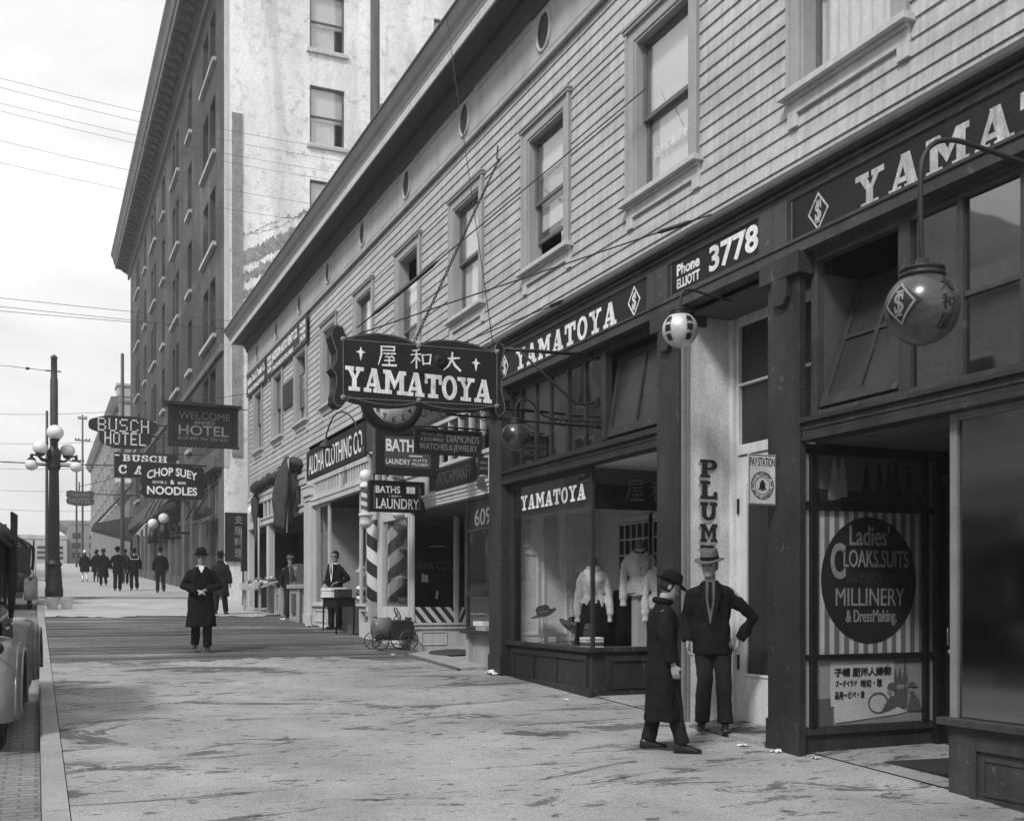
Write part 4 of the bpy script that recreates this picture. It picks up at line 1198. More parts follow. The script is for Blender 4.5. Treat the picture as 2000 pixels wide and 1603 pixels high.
part('stall_riser', MATS['cream_paint'], None, .004, f=lambda mb: (mb.box(5.93, 6.05, 28.4, 29.85, 1.0, 1.9), fr_x(mb, 5.90, 5.93, 28.5, 29.7, 1.2, 1.8, .08)))

# ================================================================== THE TALL HOTEL BEYOND THE ALLEY
def wall_holes(mb, fixed, a0, a1, z0, z1, holes, axis, depth):
    """wall in the plane axis=fixed with rectangular openings and their reveals; depth is signed, inwards"""
    As = sorted({a0, a1} | {h[0] for h in holes} | {h[1] for h in holes})
    Zs = sorted({z0, z1} | {h[2] for h in holes} | {h[3] for h in holes})
    P = (lambda a, z, d=0: (fixed+d, a, z)) if axis == 'x' else (lambda a, z, d=0: (a, fixed+d, z))
    for i in range(len(As)-1):
        for k in range(len(Zs)-1):
            ca, cz = (As[i]+As[i+1])/2, (Zs[k]+Zs[k+1])/2
            if any(h[0] < ca < h[1] and h[2] < cz < h[3] for h in holes): continue
            mb.quad(P(As[i],Zs[k]), P(As[i+1],Zs[k]), P(As[i+1],Zs[k+1]), P(As[i],Zs[k+1]))
    for a, b, c, d in holes:
        for p, q in (((a,c),(b,c)),((b,c),(b,d)),((b,d),(a,d)),((a,d),(a,c))):
            mb.quad(P(*p), P(*q), P(*q, depth), P(*p, depth))

HX, HY0, HY1 = 6.0, 38.3, 78.7
Hh = thing('brick_hotel', 'tall dark brick hotel with bracketed cornice and pale plastered wall above the alley', 'building', (HX, 58, gz(58)))
cols = []
for a, b in ((40.1,43.6),(46.7,48.1),(51.1,53.9),(57.0,58.5),(61.4,64.3),(67.0,68.5),(71.6,74.6)):
    if b-a > 2: cols.append((a,b,[(a+.15,a+(b-a)/2-.2),(a+(b-a)/2+.2,b-.15)]))
    else: cols.append((a,b,[(a+.1,b-.1)]))
rows = [7.92, 11.27, 14.60, 17.95, 21.30]
holes = [(p,q,z,z+(2.15 if z < 21 else 1.95)) for z in rows for a,b,l in cols for p,q in l]
mb = MB(); wall_holes(mb, HX, HY0, HY1, 6.2, 24.4, holes, 'x', .30)
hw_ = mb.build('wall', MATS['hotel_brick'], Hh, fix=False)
for z in rows:
    for a, b, l in cols:
        mb = MB(); mb.box(HX-.14, HX+.05, a-.05, b+.05, z-.14, z); mb.build('sill', MATS['far_pale'], hw_)
mb = MB(); mb.box(HX-.10, HX, HY0, HY1, 9.95+.3, 10.5); mb.box(HX-.16, HX, HY0, HY1, 6.55, 6.95); mb.box(HX-.35, HX, HY0-.0, HY1, 6.2, 6.55)
mb.build('belt_course', MATS['hotel_trim'], hw_)
rw = random.Random(5)
proto = {}
for p, q, z, t in holes:
    k = (round(q-p,2), round(t-z,2))
    if k not in proto:
        mb = MB(); w, h = q-p, t-z
        fr_x(mb, HX+.22, HX+.30, p, q, z, t, .07); mb.box(HX+.22, HX+.30, p+.07, q-.07, z+h*.48, z+h*.48+.07)
        o = mb.build('window', MATS['hotel_trim'], Hh)
        o.location = V(HX, p, z) - wloc(Hh)
        for v in o.data.vertices: v.co -= o.location
        mb = MB(); mb.box(HX+.26, HX+.265, p+.05, q-.05, z+.05, t-.05)
        g = mb.build('pane', MATS['pane_dirty'], None); g.parent = o
        for v in g.data.vertices: v.co -= V(HX, p, z)
        g.location = (0,0,0)
        mb = MB(); mb.box(HX+.31, HX+.315, p, q, z+h*rw.choice((.3,.5)), t)
        g2 = mb.build('blind', MATS['far_mid'], None); g2.parent = o
        for v in g2.data.vertices: v.co -= V(HX, p, z)
        g2.location = (0,0,0)
        proto[k] = o
    else:
        o = copy_tree(proto[k], Hh); o.location = V(HX, p, z) - wloc(Hh)
# side wall over the alley
XW = [(9.02,10.30),(13.75,15.05),(18.6,19.9)]
RS = [4.55, 7.92, 11.25, 14.60, 18.0, 21.42]
sh = [(a,b,z,z+2.1) for a,b in XW for z in RS if z > 7]
mb = MB(); wall_holes(mb, HY0, HX, 26, .9, 26.6, sh, 'y', .22)
sw = mb.build('side_wall', MATS['hotel_stucco'], Hh, fix=False)
mb = MB()
for a, b, z, t in sh:
    mb = MB(); mb.box(a-.12, b+.12, HY0-.10, HY0+.05, z-.16, z); mb.build('sill', MATS['trim_pale'], sw, bev=.02)
P_ = None
for a, b, z, t in sh:
    if P_ is None:
        mb = MB(); fr_y(mb, HY0+.10, HY0+.16, a, b, z, t, .06); mb.box(a+.06, b-.06, HY0+.08, HY0+.14, z+1.0, z+1.06)
        o = mb.build('window', MATS['hotel_trim'], Hh)
        for g, m_, f_ in (('pane','pane',lambda mb: mb.box(a+.05,b-.05,HY0+.13,HY0+.134,z+.05,t-.05)), ('blind','blind',lambda mb: (mb.box(a+.03,b-.03,HY0+.20,HY0+.204,z+.9,t),)), ('curtain','curtain',lambda mb: [mb.quad((a+.05+i*.04,HY0+.21+.02*(i%2),z+.05),(a+.09+i*.04,HY0+.21+.02*((i+1)%2),z+.05),(a+.09+i*.04,HY0+.21+.02*((i+1)%2),z+.9),(a+.05+i*.04,HY0+.21+.02*(i%2),z+.9)) for i in range(22)])):
            mb = MB(); f_(mb); c_ = mb.build(g, MATS[m_], o)
        for oo in [o] + [q for q in bpy.data.objects if q.parent == o]:
            for v in oo.data.vertices: v.co -= V(a,HY0,z) - wloc(Hh)
        o.location = V(a,HY0,z) - wloc(Hh); P_ = o
    else:
        o = copy_tree(P_, Hh); o.location = V(a,HY0,z) - wloc(Hh)
mb = MB(); mb.box(6.27, 6.62, HY0-.05, HY0, 6.6, 18.6)
mb.build('flue', mat('old_render', .24, .9, .25, 2.5, fine=.3, fsc=16), Hh)
mb = MB(); mb.box(6.0, 6.16, HY0-.02, HY0, 6.2, 26.4); mb.build('corner_strip', MATS['trim_pale'], Hh)
# old painted advertisement: slanting, ragged strips
mb = MB(); rr = random.Random(9)
for k, (xa, za, xb, zb, th) in enumerate(((6.66,13.55,8.7,14.75,.55),(6.66,12.85,8.1,13.75,.38),(6.66,12.2,7.8,12.9,.22),(6.66,14.3,8.9,15.5,.14))):
    n = 90; top = []; bot = []; u1 = u2 = 0
    for i in range(n+1):
        t = i/n; x = xa+(xb-xa)*t; z = za+(zb-za)*t
        u1 = u1*.75 + rr.uniform(-.07,.08); u2 = u2*.75 + rr.uniform(-.05,.05)
        top.append((x, z+th*.5+u1)); bot.append((x, z-th*.5+u2))
    mb.prism(bot + top[::-1], (0, HY0, 0), RX, UZ, .004+.002*k)
mb.build('old_advertisement', mat('worn_advert', .27, .9, .35, 4, fine=.3, fsc=12), Hh)
# cornice with modillions
mb = MB(); Z = 23.9
mb.prism([(0,Z),(.12,Z+.02),(.14,Z+.35),(.30,Z+.45),(.32,Z+.62),(.95,Z+.70),(.97,Z+.95),(1.03,Z+1.0),(1.10,Z+1.3),(1.22,Z+1.55),(1.24,Z+1.66),(0,Z+1.7)], (HX, HY0, 0), (-1,0,0), UZ, HY1+.9-HY0)
mb.build('cornice', MATS['hotel_trim'], Hh)
mod = None; y = HY0+.3
while y < HY1+.6:
    mb = MB(); mb.prism([(.32,Z+.69),(.90,Z+.69),(.88,Z+.60),(.60,Z+.52),(.45,Z+.36),(.32,Z+.34)], (HX, y, 0), (-1,0,0), UZ, .36)
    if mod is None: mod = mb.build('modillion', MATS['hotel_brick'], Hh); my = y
    else: c = mod.copy(); COL.objects.link(c); c.location = mod.location + V(0, y-my, 0)
    y += .82
mb = MB(); mb.box(HX+.4, 26, HY0+.3, HY1, 20, 26.2); mb.box(25.8, 26, HY0, HY1, .5, 26.5); mb.box(HX, 26, HY1-.2, HY1, 1.5, 25.5); mb.box(HX+.45,HX+.6,HY0+.3,HY1,6,25); mb.box(HX+.4, 26, HY0+.4, HY0+.6, 1, 26.2)
mb.build('inner_wall', MATS['interior_dark'], Hh)
mb = MB(); mb.box(HX, 26, HY0+.02, HY1, 26.2, 26.6); mb.build('roof', MATS['roof_tar'], Hh)
# shops at its foot
mb = MB(); y = HY0+.02; k = 0
piers = []
while y < HY1:
    wd_ = .9 if k % 2 == 0 else .35
    mb.box(HX-.06, HX+.3, y, y+wd_, gz(y)-.2, 6.2); piers.append(y+wd_); y += wd_ + 2.0; k += 1
split_boxes(mb, 'pier', mat('pier_stone', .15, .85, .3, 1.5, fine=.2, streak=.3, ssc=4), Hh)
mb = MB()
for i, a in enumerate(piers):
    b = min(a+2.0, HY1); mb.box(HX, HX+.1, a, b, gz(a)-.2, gz(a)+.6); mb.box(HX, HX+.1, a, b, gz(a)+2.9, gz(a)+3.05); mb.box(HX-.02, HX+.1, a, b, 5.8, 6.2)
    mb.box(HX+.02, HX+.1, a+.95, a+1.05, gz(a)+.6, 5.8)
mb.build('shop_front', MATS['hotel_trim'], Hh)
mb = MB()
for a in piers: mb.box(HX+.05, HX+.055, a, a+2.0, gz(a)+.6, 5.8)
split_boxes(mb, 'shop_pane', MATS['pane_dirty'], Hh)
mb = MB(); mb.box(HX+.25, HX+.3, HY0+.1, HY1, 1, 6.2); mb.build('backdrop', MATS['interior_dark'], Hh)

# ================================================================== BUILDINGS FARTHER UP THE STREET
def block(name, label, x0, x1, y0, y1, zt, m, mside, floors, ny, group=None, z1st=None, wm='window_dark', nx=0, corn=.5):
    t = thing(name, label, 'building', (x0, (y0+y1)/2, gz(y0)), group)
    mb = MB(); mb.box(x0, x1, y0, y1, gz(y0)-.6, zt); mb.build('wall', m, t)
    mb = MB(); mb.box(x0+.02, x1, y0-.03, y0, gz(y0)-.5, zt-.02); mb.build('side_wall', mside, t)
    mb = MB()
    mb.prism([(0,zt-.9),(.25,zt-.8),(corn,zt-.35),(corn+.1,zt-.05),(0,zt)], (x0, y0, 0), (-1,0,0), UZ, y1-y0)
    mb.box(x0-.02, x1, y0-.12, y0-.03, zt-.5, zt-.3)
    mb.build('cornice', m, t)
    base = z1st if z1st is not None else gz(y0)+5.2
    dz = (zt-1.4-base)/floors; dy = (y1-y0)/ny
    first = None
    for f_ in range(floors):
        for i in range(ny):
            yy = y0 + dy*(i+.5); z = base + dz*f_ + .3
            if first is None:
                mb = MB(); fr_x(mb, x0-.06, x0, yy-.6, yy+.6, z, z+dz*.62, .1); mb.box(x0-.16, x0, yy-.7, yy+.7, z-.12, z)
                o = mb.build('window', mside, t)
                mb = MB(); mb.box(x0-.02, x0, yy-.5, yy+.5, z+.1, z+dz*.62-.1); g = mb.build('pane', MATS[wm], o)
                first = (o, yy, z)
            else:
                c = copy_tree(first[0], t); c.location = first[0].location + V(0, yy-first[1], z-first[2])
    if nx:
        first = None
        for f_ in range(floors):
            for i in range(nx):
                xx = x0 + (x1-x0)*(i+.5)/nx; z = base+dz*f_+.3
                if first is None:
                    mb = MB(); mb.box(xx-.5, xx+.5, y0-.06, y0-.03, z, z+dz*.6); o = mb.build('side_window', MATS[wm], t); first = (o, xx, z)
                else:
                    c = copy_tree(first[0], t); c.location = first[0].location + V(xx-first[1], 0, z-first[2])
    return t
b2 = block('corner_building', 'weathered brick building with a pale side wall and a corner turret beyond the brick hotel', 6.0, 22, 90, 138, 17.6, MATS['far_brick'], MATS['far_pale'], 4, 9)
mb = MB(); mb.box(5.9, 7.6, 89.9, 92, 17.6, 18.5); mb.box(5.8, 7.7, 89.8, 92.1, 18.4, 18.6); mb.build('parapet', MATS['far_pale'], b2)
block('storefront_building', 'low brick storefront building standing between the brick hotel and the corner building', 6.1, 20, 80.5, 89.6, 9.8, MATS['far_brick'], MATS['far_mid'], 1, 3, z1st=6.5)
block('pale_building', 'pale distant building closing the street at its crest', -22, 3.6, 146, 158, 9.6, MATS['far_pale'], MATS['far_pale'], 3, 3, nx=13, z1st=6.3, corn=.9)
block('distant_building', 'grey distant building at the crest of the street beside the pale one', 3.8, 16, 150, 166, 11.8, MATS['far_mid'], MATS['far_mid'], 3, 3, nx=6, z1st=6.6, corn=.9)
# other side of the street (seen in the shop glass)
ob = [(-20.,-9.5,4,24,9.5,'clapboard','trim_pale','white clapboard house across the street, nearest the camera'),(-22,-9.5,24.5,42,12.5,'far_brick','far_mid','brick block across the street beside the clapboard house'),
      (-20,-9.5,42.5,60,10.5,'far_pale','far_pale','pale plastered store across the street, reflected in the draper window'),(-24,-9.5,60.5,90,14,'far_mid','far_mid','grey block across the street beyond the plastered store'),(-24,-9.5,-14,3.5,11,'far_pale','far_mid','pale block across the street behind the camera')]
for x0, x1, y0, y1, zt, m1, m2, lb in ob:
    t = thing('store_building', lb, 'building', (x1, (y0+y1)/2, gz(y0)), 'buildings across the street')
    mb = MB(); mb.box(x0, x1, y0, y1, gz(y0)-.8, zt+gz(y0)); mb.build('wall', MATS[m1], t)
    mb = MB(); mb.box(x1, x1+.4, y0, y1, zt+gz(y0)-.6, zt+gz(y0)+.05); mb.box(x1, x1+.2, y0, y1, gz(y0)+4.2, gz(y0)+4.9); mb.build('cornice', MATS[m2], t)
    n = int((y1-y0)/2.6)
    for i in range(n):
        yy = y0 + (y1-y0)*(i+.5)/n
        for f_ in range(int((zt-5.6)/3.2)+0):
            z = gz(y0)+5.6+3.2*f_
            mb = MB(); mb.box(x1, x1+.05, yy-.6, yy+.6, z, z+1.9); o = mb.build('window', MATS['trim_pale'], t)
            mb = MB(); mb.box(x1+.05, x1+.06, yy-.5, yy+.5, z+.1, z+1.8); mb.build('pane', MATS['window_dark'], o)
        mb = MB(); mb.box(x1, x1+.05, yy-1.05, yy+1.05, gz(y0)+.7, gz(y0)+3.6); mb.build('shop_window', MATS['window_dark'], t)
sg = thing('wall_sign', 'dark tailor sign across the street, seen only in the glass', 'sign', (-9.2, 55, 5.5))
mb = MB(); mb.box(-9.3, -9.22, 53, 57, 6.9, 8.3); mb.build('board', MATS['sign_dark'], sg)
mb = MB(); text(mb, 'TAILOR', (-9.215, 55, 7.6), (0,1,0), UZ, .9, 3.4, .02); mb.build('lettering', MATS['letter_white'], sg)

# ================================================================== POLES, LAMPS, WIRES
def lamp_post(x, y):
    z = gz(y)+.05
    t = thing('street_lamp', 'tall iron street lamp with five frosted globes standing at the kerb beyond the alley', 'street lamp', (x, y, z))
    mb = MB()
    mb.lathe((x,y,z), [(.27,0),(.28,.05),(.28,.30),(.26,.36),(.23,.9),(.215,1.10),(.25,1.14),(.25,1.20),(.20,1.25),(.185,1.32)], 16)
    mb.build('base', MATS['iron'], t)
    mb = MB(); prof = [(.18,1.30),(.17,3.0),(.15,4.5)]
    for i in range(len(prof)-1):
        pass
    n = 32; vs = []; fs = []
    for r, h in prof:
        for k in range(n):
            a = 2*math.pi*k/n; q = r*(1 if k % 2 else .88); vs.append((x+q*math.cos(a), y+q*math.sin(a), z+h))
    for i in range(len(prof)-1):
        for k in range(n): fs.append((i*n+k, i*n+(k+1)%n, (i+1)*n+(k+1)%n, (i+1)*n+k))
    mb.add(vs, fs)
    mb.lathe((x,y,z), [(.16,4.45),(.19,4.5),(.21,4.6),(.18,4.75),(.20,4.85),(.22,5.0),(.18,5.15),(.11,5.3),(.09,5.4)], 16)
    mb.build('shaft', MATS['iron'], t)
    mb = MB(); mb.lathe((x,y,z), [(.125,5.3),(.12,7.6),(.10,7.7),(.095,8.35),(.11,8.36),(.11,8.42),(.06,8.47),(.02,8.50)], 12)
    mb.build('pole', MATS['iron_grey'], t)
    mb = MB()
    gl = []
    for a, r1, zg, up in ((0,.68,4.62,0),(180,.68,4.62,0),(25,.46,5.12,1),(205,.46,5.12,1)):
        c, s_ = math.cos(math.radians(a)), math.sin(math.radians(a))
        if up: pa = [(.15,4.82),(r1*.7,4.80),(r1,4.86),(r1,4.96)]
        else: pa = [(.15,4.75),(.36,4.78),(.50,4.95),(.70,4.98)]
        mb.tube([(x+c*q, y+s_*q, z+h) for q, h in pa], .035, 8)
        if not up:
            mb.tube([(x+c*.15, y+s_*.15, z+4.62),(x+c*.55, y+s_*.55, z+4.62)], .03, 8); mb.tube([(x+c*.68,y+s_*.68,z+4.98),(x+c*.68,y+s_*.68,z+4.86)], .05, 8)
        gl.append((x+c*r1, y+s_*r1, z+(5.19 if up else 4.62), .235 if up else .20, up))
    mb.lathe((x,y-.24,z), [(.06,5.3),(.12,5.42),(.15,5.48)], 12); mb.tube([(x,y,z+5.3),(x,y-.24,z+5.34)], .05, 8)
    mb.build('arms', MATS['iron'], t)
    gl.append((x+.03, y-.24, z+5.74, .265, 1))
    for gx, gy, gz_, r, up in gl:
        mb = MB(); mb.ball((gx,gy,gz_), r, 20)
        g = mb.build('globe', MATS['globe_milk'], t)
        mb = MB()
        if up: mb.lathe((gx,gy,gz_), [(.06,-r-.06),(.13,-r-.02),(.15,-r+.05)], 12)
        else: mb.lathe((gx,gy,gz_), [(.15,r-.05),(.10,r+.03),(.04,r+.06)], 12)
        mb.build('collar', MATS['iron'], g)
    mb = MB(); mb.box(x-.28, x+.22, y-.02, y+.02, z+7.9, z+7.94); mb.tube([(x-.28,y,z+7.92),(x-1.3,y,z+7.97)], .01, 6); mb.tube([(x-.85,y,z+7.945),(x-.74,y,z+7.94)], .045, 8); mb.tube([(x-1.3,y,z+7.97),(-12,y,z+8.1)], .008, 5)
    mb.build('span_wire', MATS['iron'], t)
lamp_post(.55, 38.6)
bpy.data.objects['street_lamp'].scale = (1, 1, .945)
def pole(name, label, x, y, h, r0, r1, m, cross=(), grp=None):
    z = gz(y) - .1
    t = thing(name, label, 'pole', (x, y, z), grp)
    mb = MB(); mb.lathe((x,y,z), [(r0,0),((r0+r1)/2,h*.5),(r1,h),(.01,h+.05)], 12); mb.build('shaft', m, t)
    if cross:
        mb = MB()
        for zz, w in cross: mb.box(x-w, x+w, y-.05, y+.05, z+zz-.05, z+zz+.05)
        mb.build('crossarm', m, t)
        mb = MB()
        for zz, w in cross:
            for q in (-.9,-.5,.5,.9): mb.lathe((x+w*q,y,z+zz+.05), [(.02,0),(.05,.05),(.05,.12),(.01,.16)], 8)
        mb.build('insulators', MATS['iron'], t)
pole('wooden_pole', 'thick wooden pole rising from the alley behind the clapboard building roof', 10.76, 36, 34, .19, .15, MATS['wood_pole'])
pole('iron_pole', 'slim dark pole just left of the five-globe lamp', .50, 58, 8.6, .09, .06, MATS['iron_grey'])
pole('iron_pole', 'bare tall pole standing before the corner building, behind the pair of hotel-name signs', 5.0, 72, 14.2, .13, .10, MATS['iron_grey'])
pole('telegraph_pole', 'slender far telegraph pole with crossarms left of the signs', 3.55, 96, 13.0, .09, .07, MATS['iron_grey'], ((12.7,.35),(10.9,.6)))
pole('telegraph_pole', 'faintest far telegraph pole near the small shaped hotel sign', 3.6, 112, 11, .10, .08, MATS['iron_grey'], ((10.4,.7),))
# wires
def wire(label, a, b, sag, r=.0055):
    n = 14; P = []
    for i in range(n+1):
        t = i/n; p = V(*a).lerp(V(*b), t); p.z -= sag*4*t*(1-t); P.append(p)
    mb = MB(); c = (V(*a)+V(*b))/2
    mb.tube(P, r, 5, cap=False)
    tag(mb.build('overhead_wire', MATS['iron_grey'], None, tuple(V(*a))), label, 'wire', 'overhead wires')
wl2 = 'thin overhead wire crossing the upper sky towards the alley pole'
for k, (za, zb) in enumerate(((14.9,17.0),(14.75,16.6),(14.3,16.2),(14.15,15.9),(13.4,15.0),(12.8,14.4))):
    wire(wl2, (-9, 30, za+.9), (10.76, 36, zb), .5)
for k, (za, zb, yb) in enumerate(((9.75,9.76,32.2),(9.55,9.76,33.2),(9.2,9.76,33.25))):
    wire('overhead wire running level across the street to the clapboard building gutter', (-14, 31, za), (5.25, yb, zb), .12, .0075)
wire('heavy span wire passing behind the five-globe lamp at globe height', (-12, 44, 7.0), (5.9, 46, 7.1), .25, .022)
for k in range(5):
    wire('faint far wire strung along the street in the lower sky', (-9, 60+6*k, 11.0-.6*k), (5.0, 72+5*k, 13.5-1.2*k), .4, .012)

# ================================================================== SIGNS
LW, LG, LF, SF, SDk, SE = [MATS[k] for k in ('letter_white','letter_grey','letter_faint','sign_field','sign_dark','sign_edge')]
def tpart(t, name, m, f, bev=0):
    mb = MB(); f(mb)
    if name in SPLIT and len(mb.v) > 8 and len(mb.v) % 8 == 0 and len(mb.f) == len(mb.v)//8*6: return split_boxes(mb, name, m, t, bev)[0]
    return mb.build(name, m, t, bev=bev)
def kanji(mb, ch, c, R, U, h, bold=.03, w=None, dep=.003):
    # heavy brush strokes: the thin glyph laid down a few times, a hair apart
    if ch in BR: return brush(mb, BR[ch], c, R, U, h, w or h*.95, dep)
    c = V(*c); R_ = V(*R); U_ = V(*U)
    for k, (a, b) in enumerate(((-1,-.6),(1,-.6),(-1,.6),(1,.6),(0,0)) if bold > .008 else ((0,0),)):
        text(mb, ch, c + R_*a*bold*.62*h + U_*b*bold*.62*h, R, U, h, w or h*.95, .004, dep=dep*(1+.06*k))
def emblem(mb, c, R, U, s, N_off=.003, inner=True):
    """diamond with the interlaced S-and-T mark"""
    c = V(*c); R = V(*R); U = V(*U)
    k = .84
    for a, b in (((0,1),(1,0)),((1,0),(0,-1)),((0,-1),(-1,0)),((-1,0),(0,1))):
        P = [(a[0]*s*.8,a[1]*s),(b[0]*s*.8,b[1]*s),(b[0]*s*.8*k,b[1]*s*k),(a[0]*s*.8*k,a[1]*s*k)]
        mb.prism(P, c, R, U, N_off)
    q = s*1.02
    for p in _slab('S')[1]: mb.prism([((x-.38)*q*.62, (y-.5)*q*.86) for x, y in p], c, R, U, N_off*1.1)
    for x0,y0,x1,y1 in ((-.045,-.55,.045,.55),(-.16,.46,.2,.56),(-.2,-.56,.14,-.46)):
        mb.prism([(x0*q,y0*q),(x1*q,y0*q),(x1*q,y1*q),(x0*q,y1*q)], c, R, U, N_off*.8)

# fascia signs
def fascia(lb, ya, yb, za, zb, x, fn, m=SF, name='fascia_sign', lm=LW, edge=True):
    t = thing(name, lb, 'sign', (x, (ya+yb)/2, za))
    b = tpart(t, 'board', m, lambda mb: mb.box(x-.006, x+.012, ya, yb, za, zb))
    if edge: tpart(t, 'frame', MATS['sash'], lambda mb: (mb.box(x-.012, x+.01, ya, yb, zb, zb+.008), mb.box(x-.012, x+.01, yb-.0, yb+.012, za, zb)), 0)
    if fn: tpart(t, 'lettering', lm, lambda mb: fn(mb, x-.0065))
    return t
def f(mb, x):
    text(mb, 'YAMATOYA', (x, 11.77, 4.785), LY, UZ, .275, 2.72, 0, 'slab', dep=.003, gap=.2)
    emblem(mb, (x, 10.03, 4.80), LY, UZ, .165); emblem(mb, (x, 13.52, 4.78), LY, UZ, .165)
fascia('draper shop name board over the left display window with a diamond at each end', 9.72, 13.96, 4.606, 4.982, 5.888, f)
def f(mb, x):
    text(mb, '3778', (x, 8.24, 4.83), LY, UZ, .245, .76, .03)
    text(mb, 'Phone', (x, 8.985, 4.885), LY, UZ, .115, .40, .03); text(mb, 'ELLIOTT', (x, 8.985, 4.75), LY, UZ, .10, .40, .03)
fascia('telephone number board over the stair entrance', 7.82, 9.28, 4.66, 4.982, 5.888, f)
tpart(B, 'fascia_panel', BP, lambda mb: mb.box(5.85, 5.90, 7.80, 9.30, 4.60, 4.655), .003)
def f(mb, x):
    text(mb, 'YAMATOYA', (x, 5.17, 4.76), LY, UZ, .285, 2.9, 0, 'slab', dep=.003, gap=.2)
    emblem(mb, (x, 7.06, 4.785), LY, UZ, .16)
fascia('draper shop name board at the right edge, lettering cut off by the picture', 1.7, 7.39, 4.606, 4.982, 5.888, f, lm=MATS['letter_worn'])
fascia('dark clothing company name board with tall thin lettering, over the slatted transom', 20.3, 25.2, 4.40, 5.05, 5.87, lambda mb, x: text(mb, 'ALOHA CLOTHING CO.', (x, 22.7, 4.72), LY, UZ, .44, 4.6, .004))
fascia('dark watchmaker name board above the barber entrance moulding', 14.55, 16.5, 3.345, 3.66, 5.86, lambda mb, x: text(mb, 'WATCHMAKER', (x, 15.5, 3.50), LY, UZ, .19, 1.75, .0), lm=MATS['letter_faint'])
def f(mb, x):
    text(mb, 'JACKSON AUTO RENT CO.', (x, 27.7, 8.10), LY, UZ, .31, 3.1, .045); text(mb, 'PACKARDS FOR HIRE', (x, 27.9, 7.82), LY, UZ, .13, 2.5, .03)
    for k, s_ in enumerate(('PHONE','MAIN','3636')): text(mb, s_, (x, 25.6, 8.20-.16*k), LY, UZ, .13, .6, .03); text(mb, s_, (x, 29.6, 8.20-.16*k), LY, UZ, .13, .55, .03)
fascia('black car rental signboard under the cornice over the far upper windows', 25.15, 30.05, 7.70, 8.36, 5.86, f, m=SDk)
def f(mb, x):
    text(mb, 'Jackson Track & Transfer Co.', (x, 31.6, 8.10), LY, UZ, .30, 2.7, .03); text(mb, 'WOOD STORAGE WOOD', (x, 31.6, 7.83), LY, UZ, .14, 2.5, .03)
fascia('black transfer company signboard at the far end of the clapboard building, under the cornice', 30.2, 33.05, 7.70, 8.36, 5.86, f, m=SDk)
def f(mb, x):
    text(mb, 'GLOBE', (x, 27.42, 6.95), LY, UZ, .17, .8, 0); text(mb, 'OFFICE', (x, 27.42, 6.68), LY, UZ, .17, .8, 0)
fascia('small dark board on the siding between two far upper windows', 26.85, 28.0, 6.5, 7.15, 5.90, f, m=SDk, lm=LF)

# the big hanging sign
YS1 = 10.95
t = thing('hanging_sign', 'large scroll-ended dark sign with white slab lettering, hung on rods and a chain', 'sign', (3.76, YS1+.11, 3.55))
def outline(k=0):
    P = []
    top = [(2.97,4.325),(3.10,4.375),(3.29,4.405),(3.48,4.40),(3.62,4.375),(3.74,4.335),(3.86,4.375),(4.0,4.405),(4.2,4.415),(4.4,4.395),(4.55,4.36),(4.62,4.335)]
    P += top
    right = [(4.655,4.36),(4.665,4.42),(4.705,4.445),(4.755,4.42),(4.765,4.36),(4.745,4.28),(4.725,4.20),(4.725,4.13),(4.765,4.055),(4.735,4.03),(4.725,3.96),(4.735,3.88),(4.765,3.78),(4.775,3.70),(4.745,3.645),(4.70,3.63),(4.665,3.66),(4.66,3.715)]
    P += right
    bot = [(4.60,3.715),(4.45,3.68),(4.25,3.655),(4.05,3.655),(3.9,3.67),(3.77,3.705),(3.62,3.665),(3.45,3.645),(3.28,3.65),(3.1,3.675),(2.97,3.705)]
    P += bot
    left = [(2.955,3.66),(2.915,3.60),(2.855,3.595),(2.815,3.64),(2.815,3.72),(2.845,3.82),(2.845,3.92),(2.795,3.99),(2.845,4.08),(2.85,4.16),(2.82,4.24),(2.79,4.33),(2.805,4.41),(2.86,4.455),(2.925,4.43),(2.945,4.37)]
    P += left
    return P
OUT = outline()
tpart(t, 'board', SF, lambda mb: mb.prism([(x-3.76, z-4.02) for x, z in OUT], (3.76, YS1, 4.02), RX, UZ, .012))
tpart(t, 'box_side', SE, lambda mb: mb.prism([((x-3.76)*.998, (z-4.02)*.998) for x, z in OUT], (3.76, YS1+.19, 4.02), RX, UZ, .189))
def f(mb):
    y = YS1-.014
    pts = [V(x, y, z) for x, z in OUT]; c = V(3.76, y, 4.02)
    for i in range(len(pts)):
        a, b = pts[i], pts[(i+1) % len(pts)]
        ia = a + (c-a).normalized()*.018; ib = b + (c-b).normalized()*.018
        d = (b-a).normalized(); n = V(d.z,0,-d.x)
        if n.dot(c-a) < 0: n = -n
        mb.tube([a+n*.012, b+n*.012], .0035, 4, cap=False, smooth=False)
    q = [(2.925,4.305),(4.665,4.335),(4.665,3.735),(2.925,3.70)]
    for i in range(4):
        a, b = q[i], q[(i+1) % 4]; mb.tube([(a[0],y,a[1]),(b[0],y,b[1])], .004, 4, cap=False, smooth=False)
    for x, z in q + [(3.755,4.31),(3.755,3.73)]: mb.lathe((x,y,z), [(.0001,-.004),(.028,-.004),(.028,.003)], 10, axis='y'); mb.lathe((x+.015,y-.004,z+.01), [(.0001,-.004),(.014,-.004),(.014,.003)], 8, axis='y')
tpart(t, 'scroll_line', LG, f)
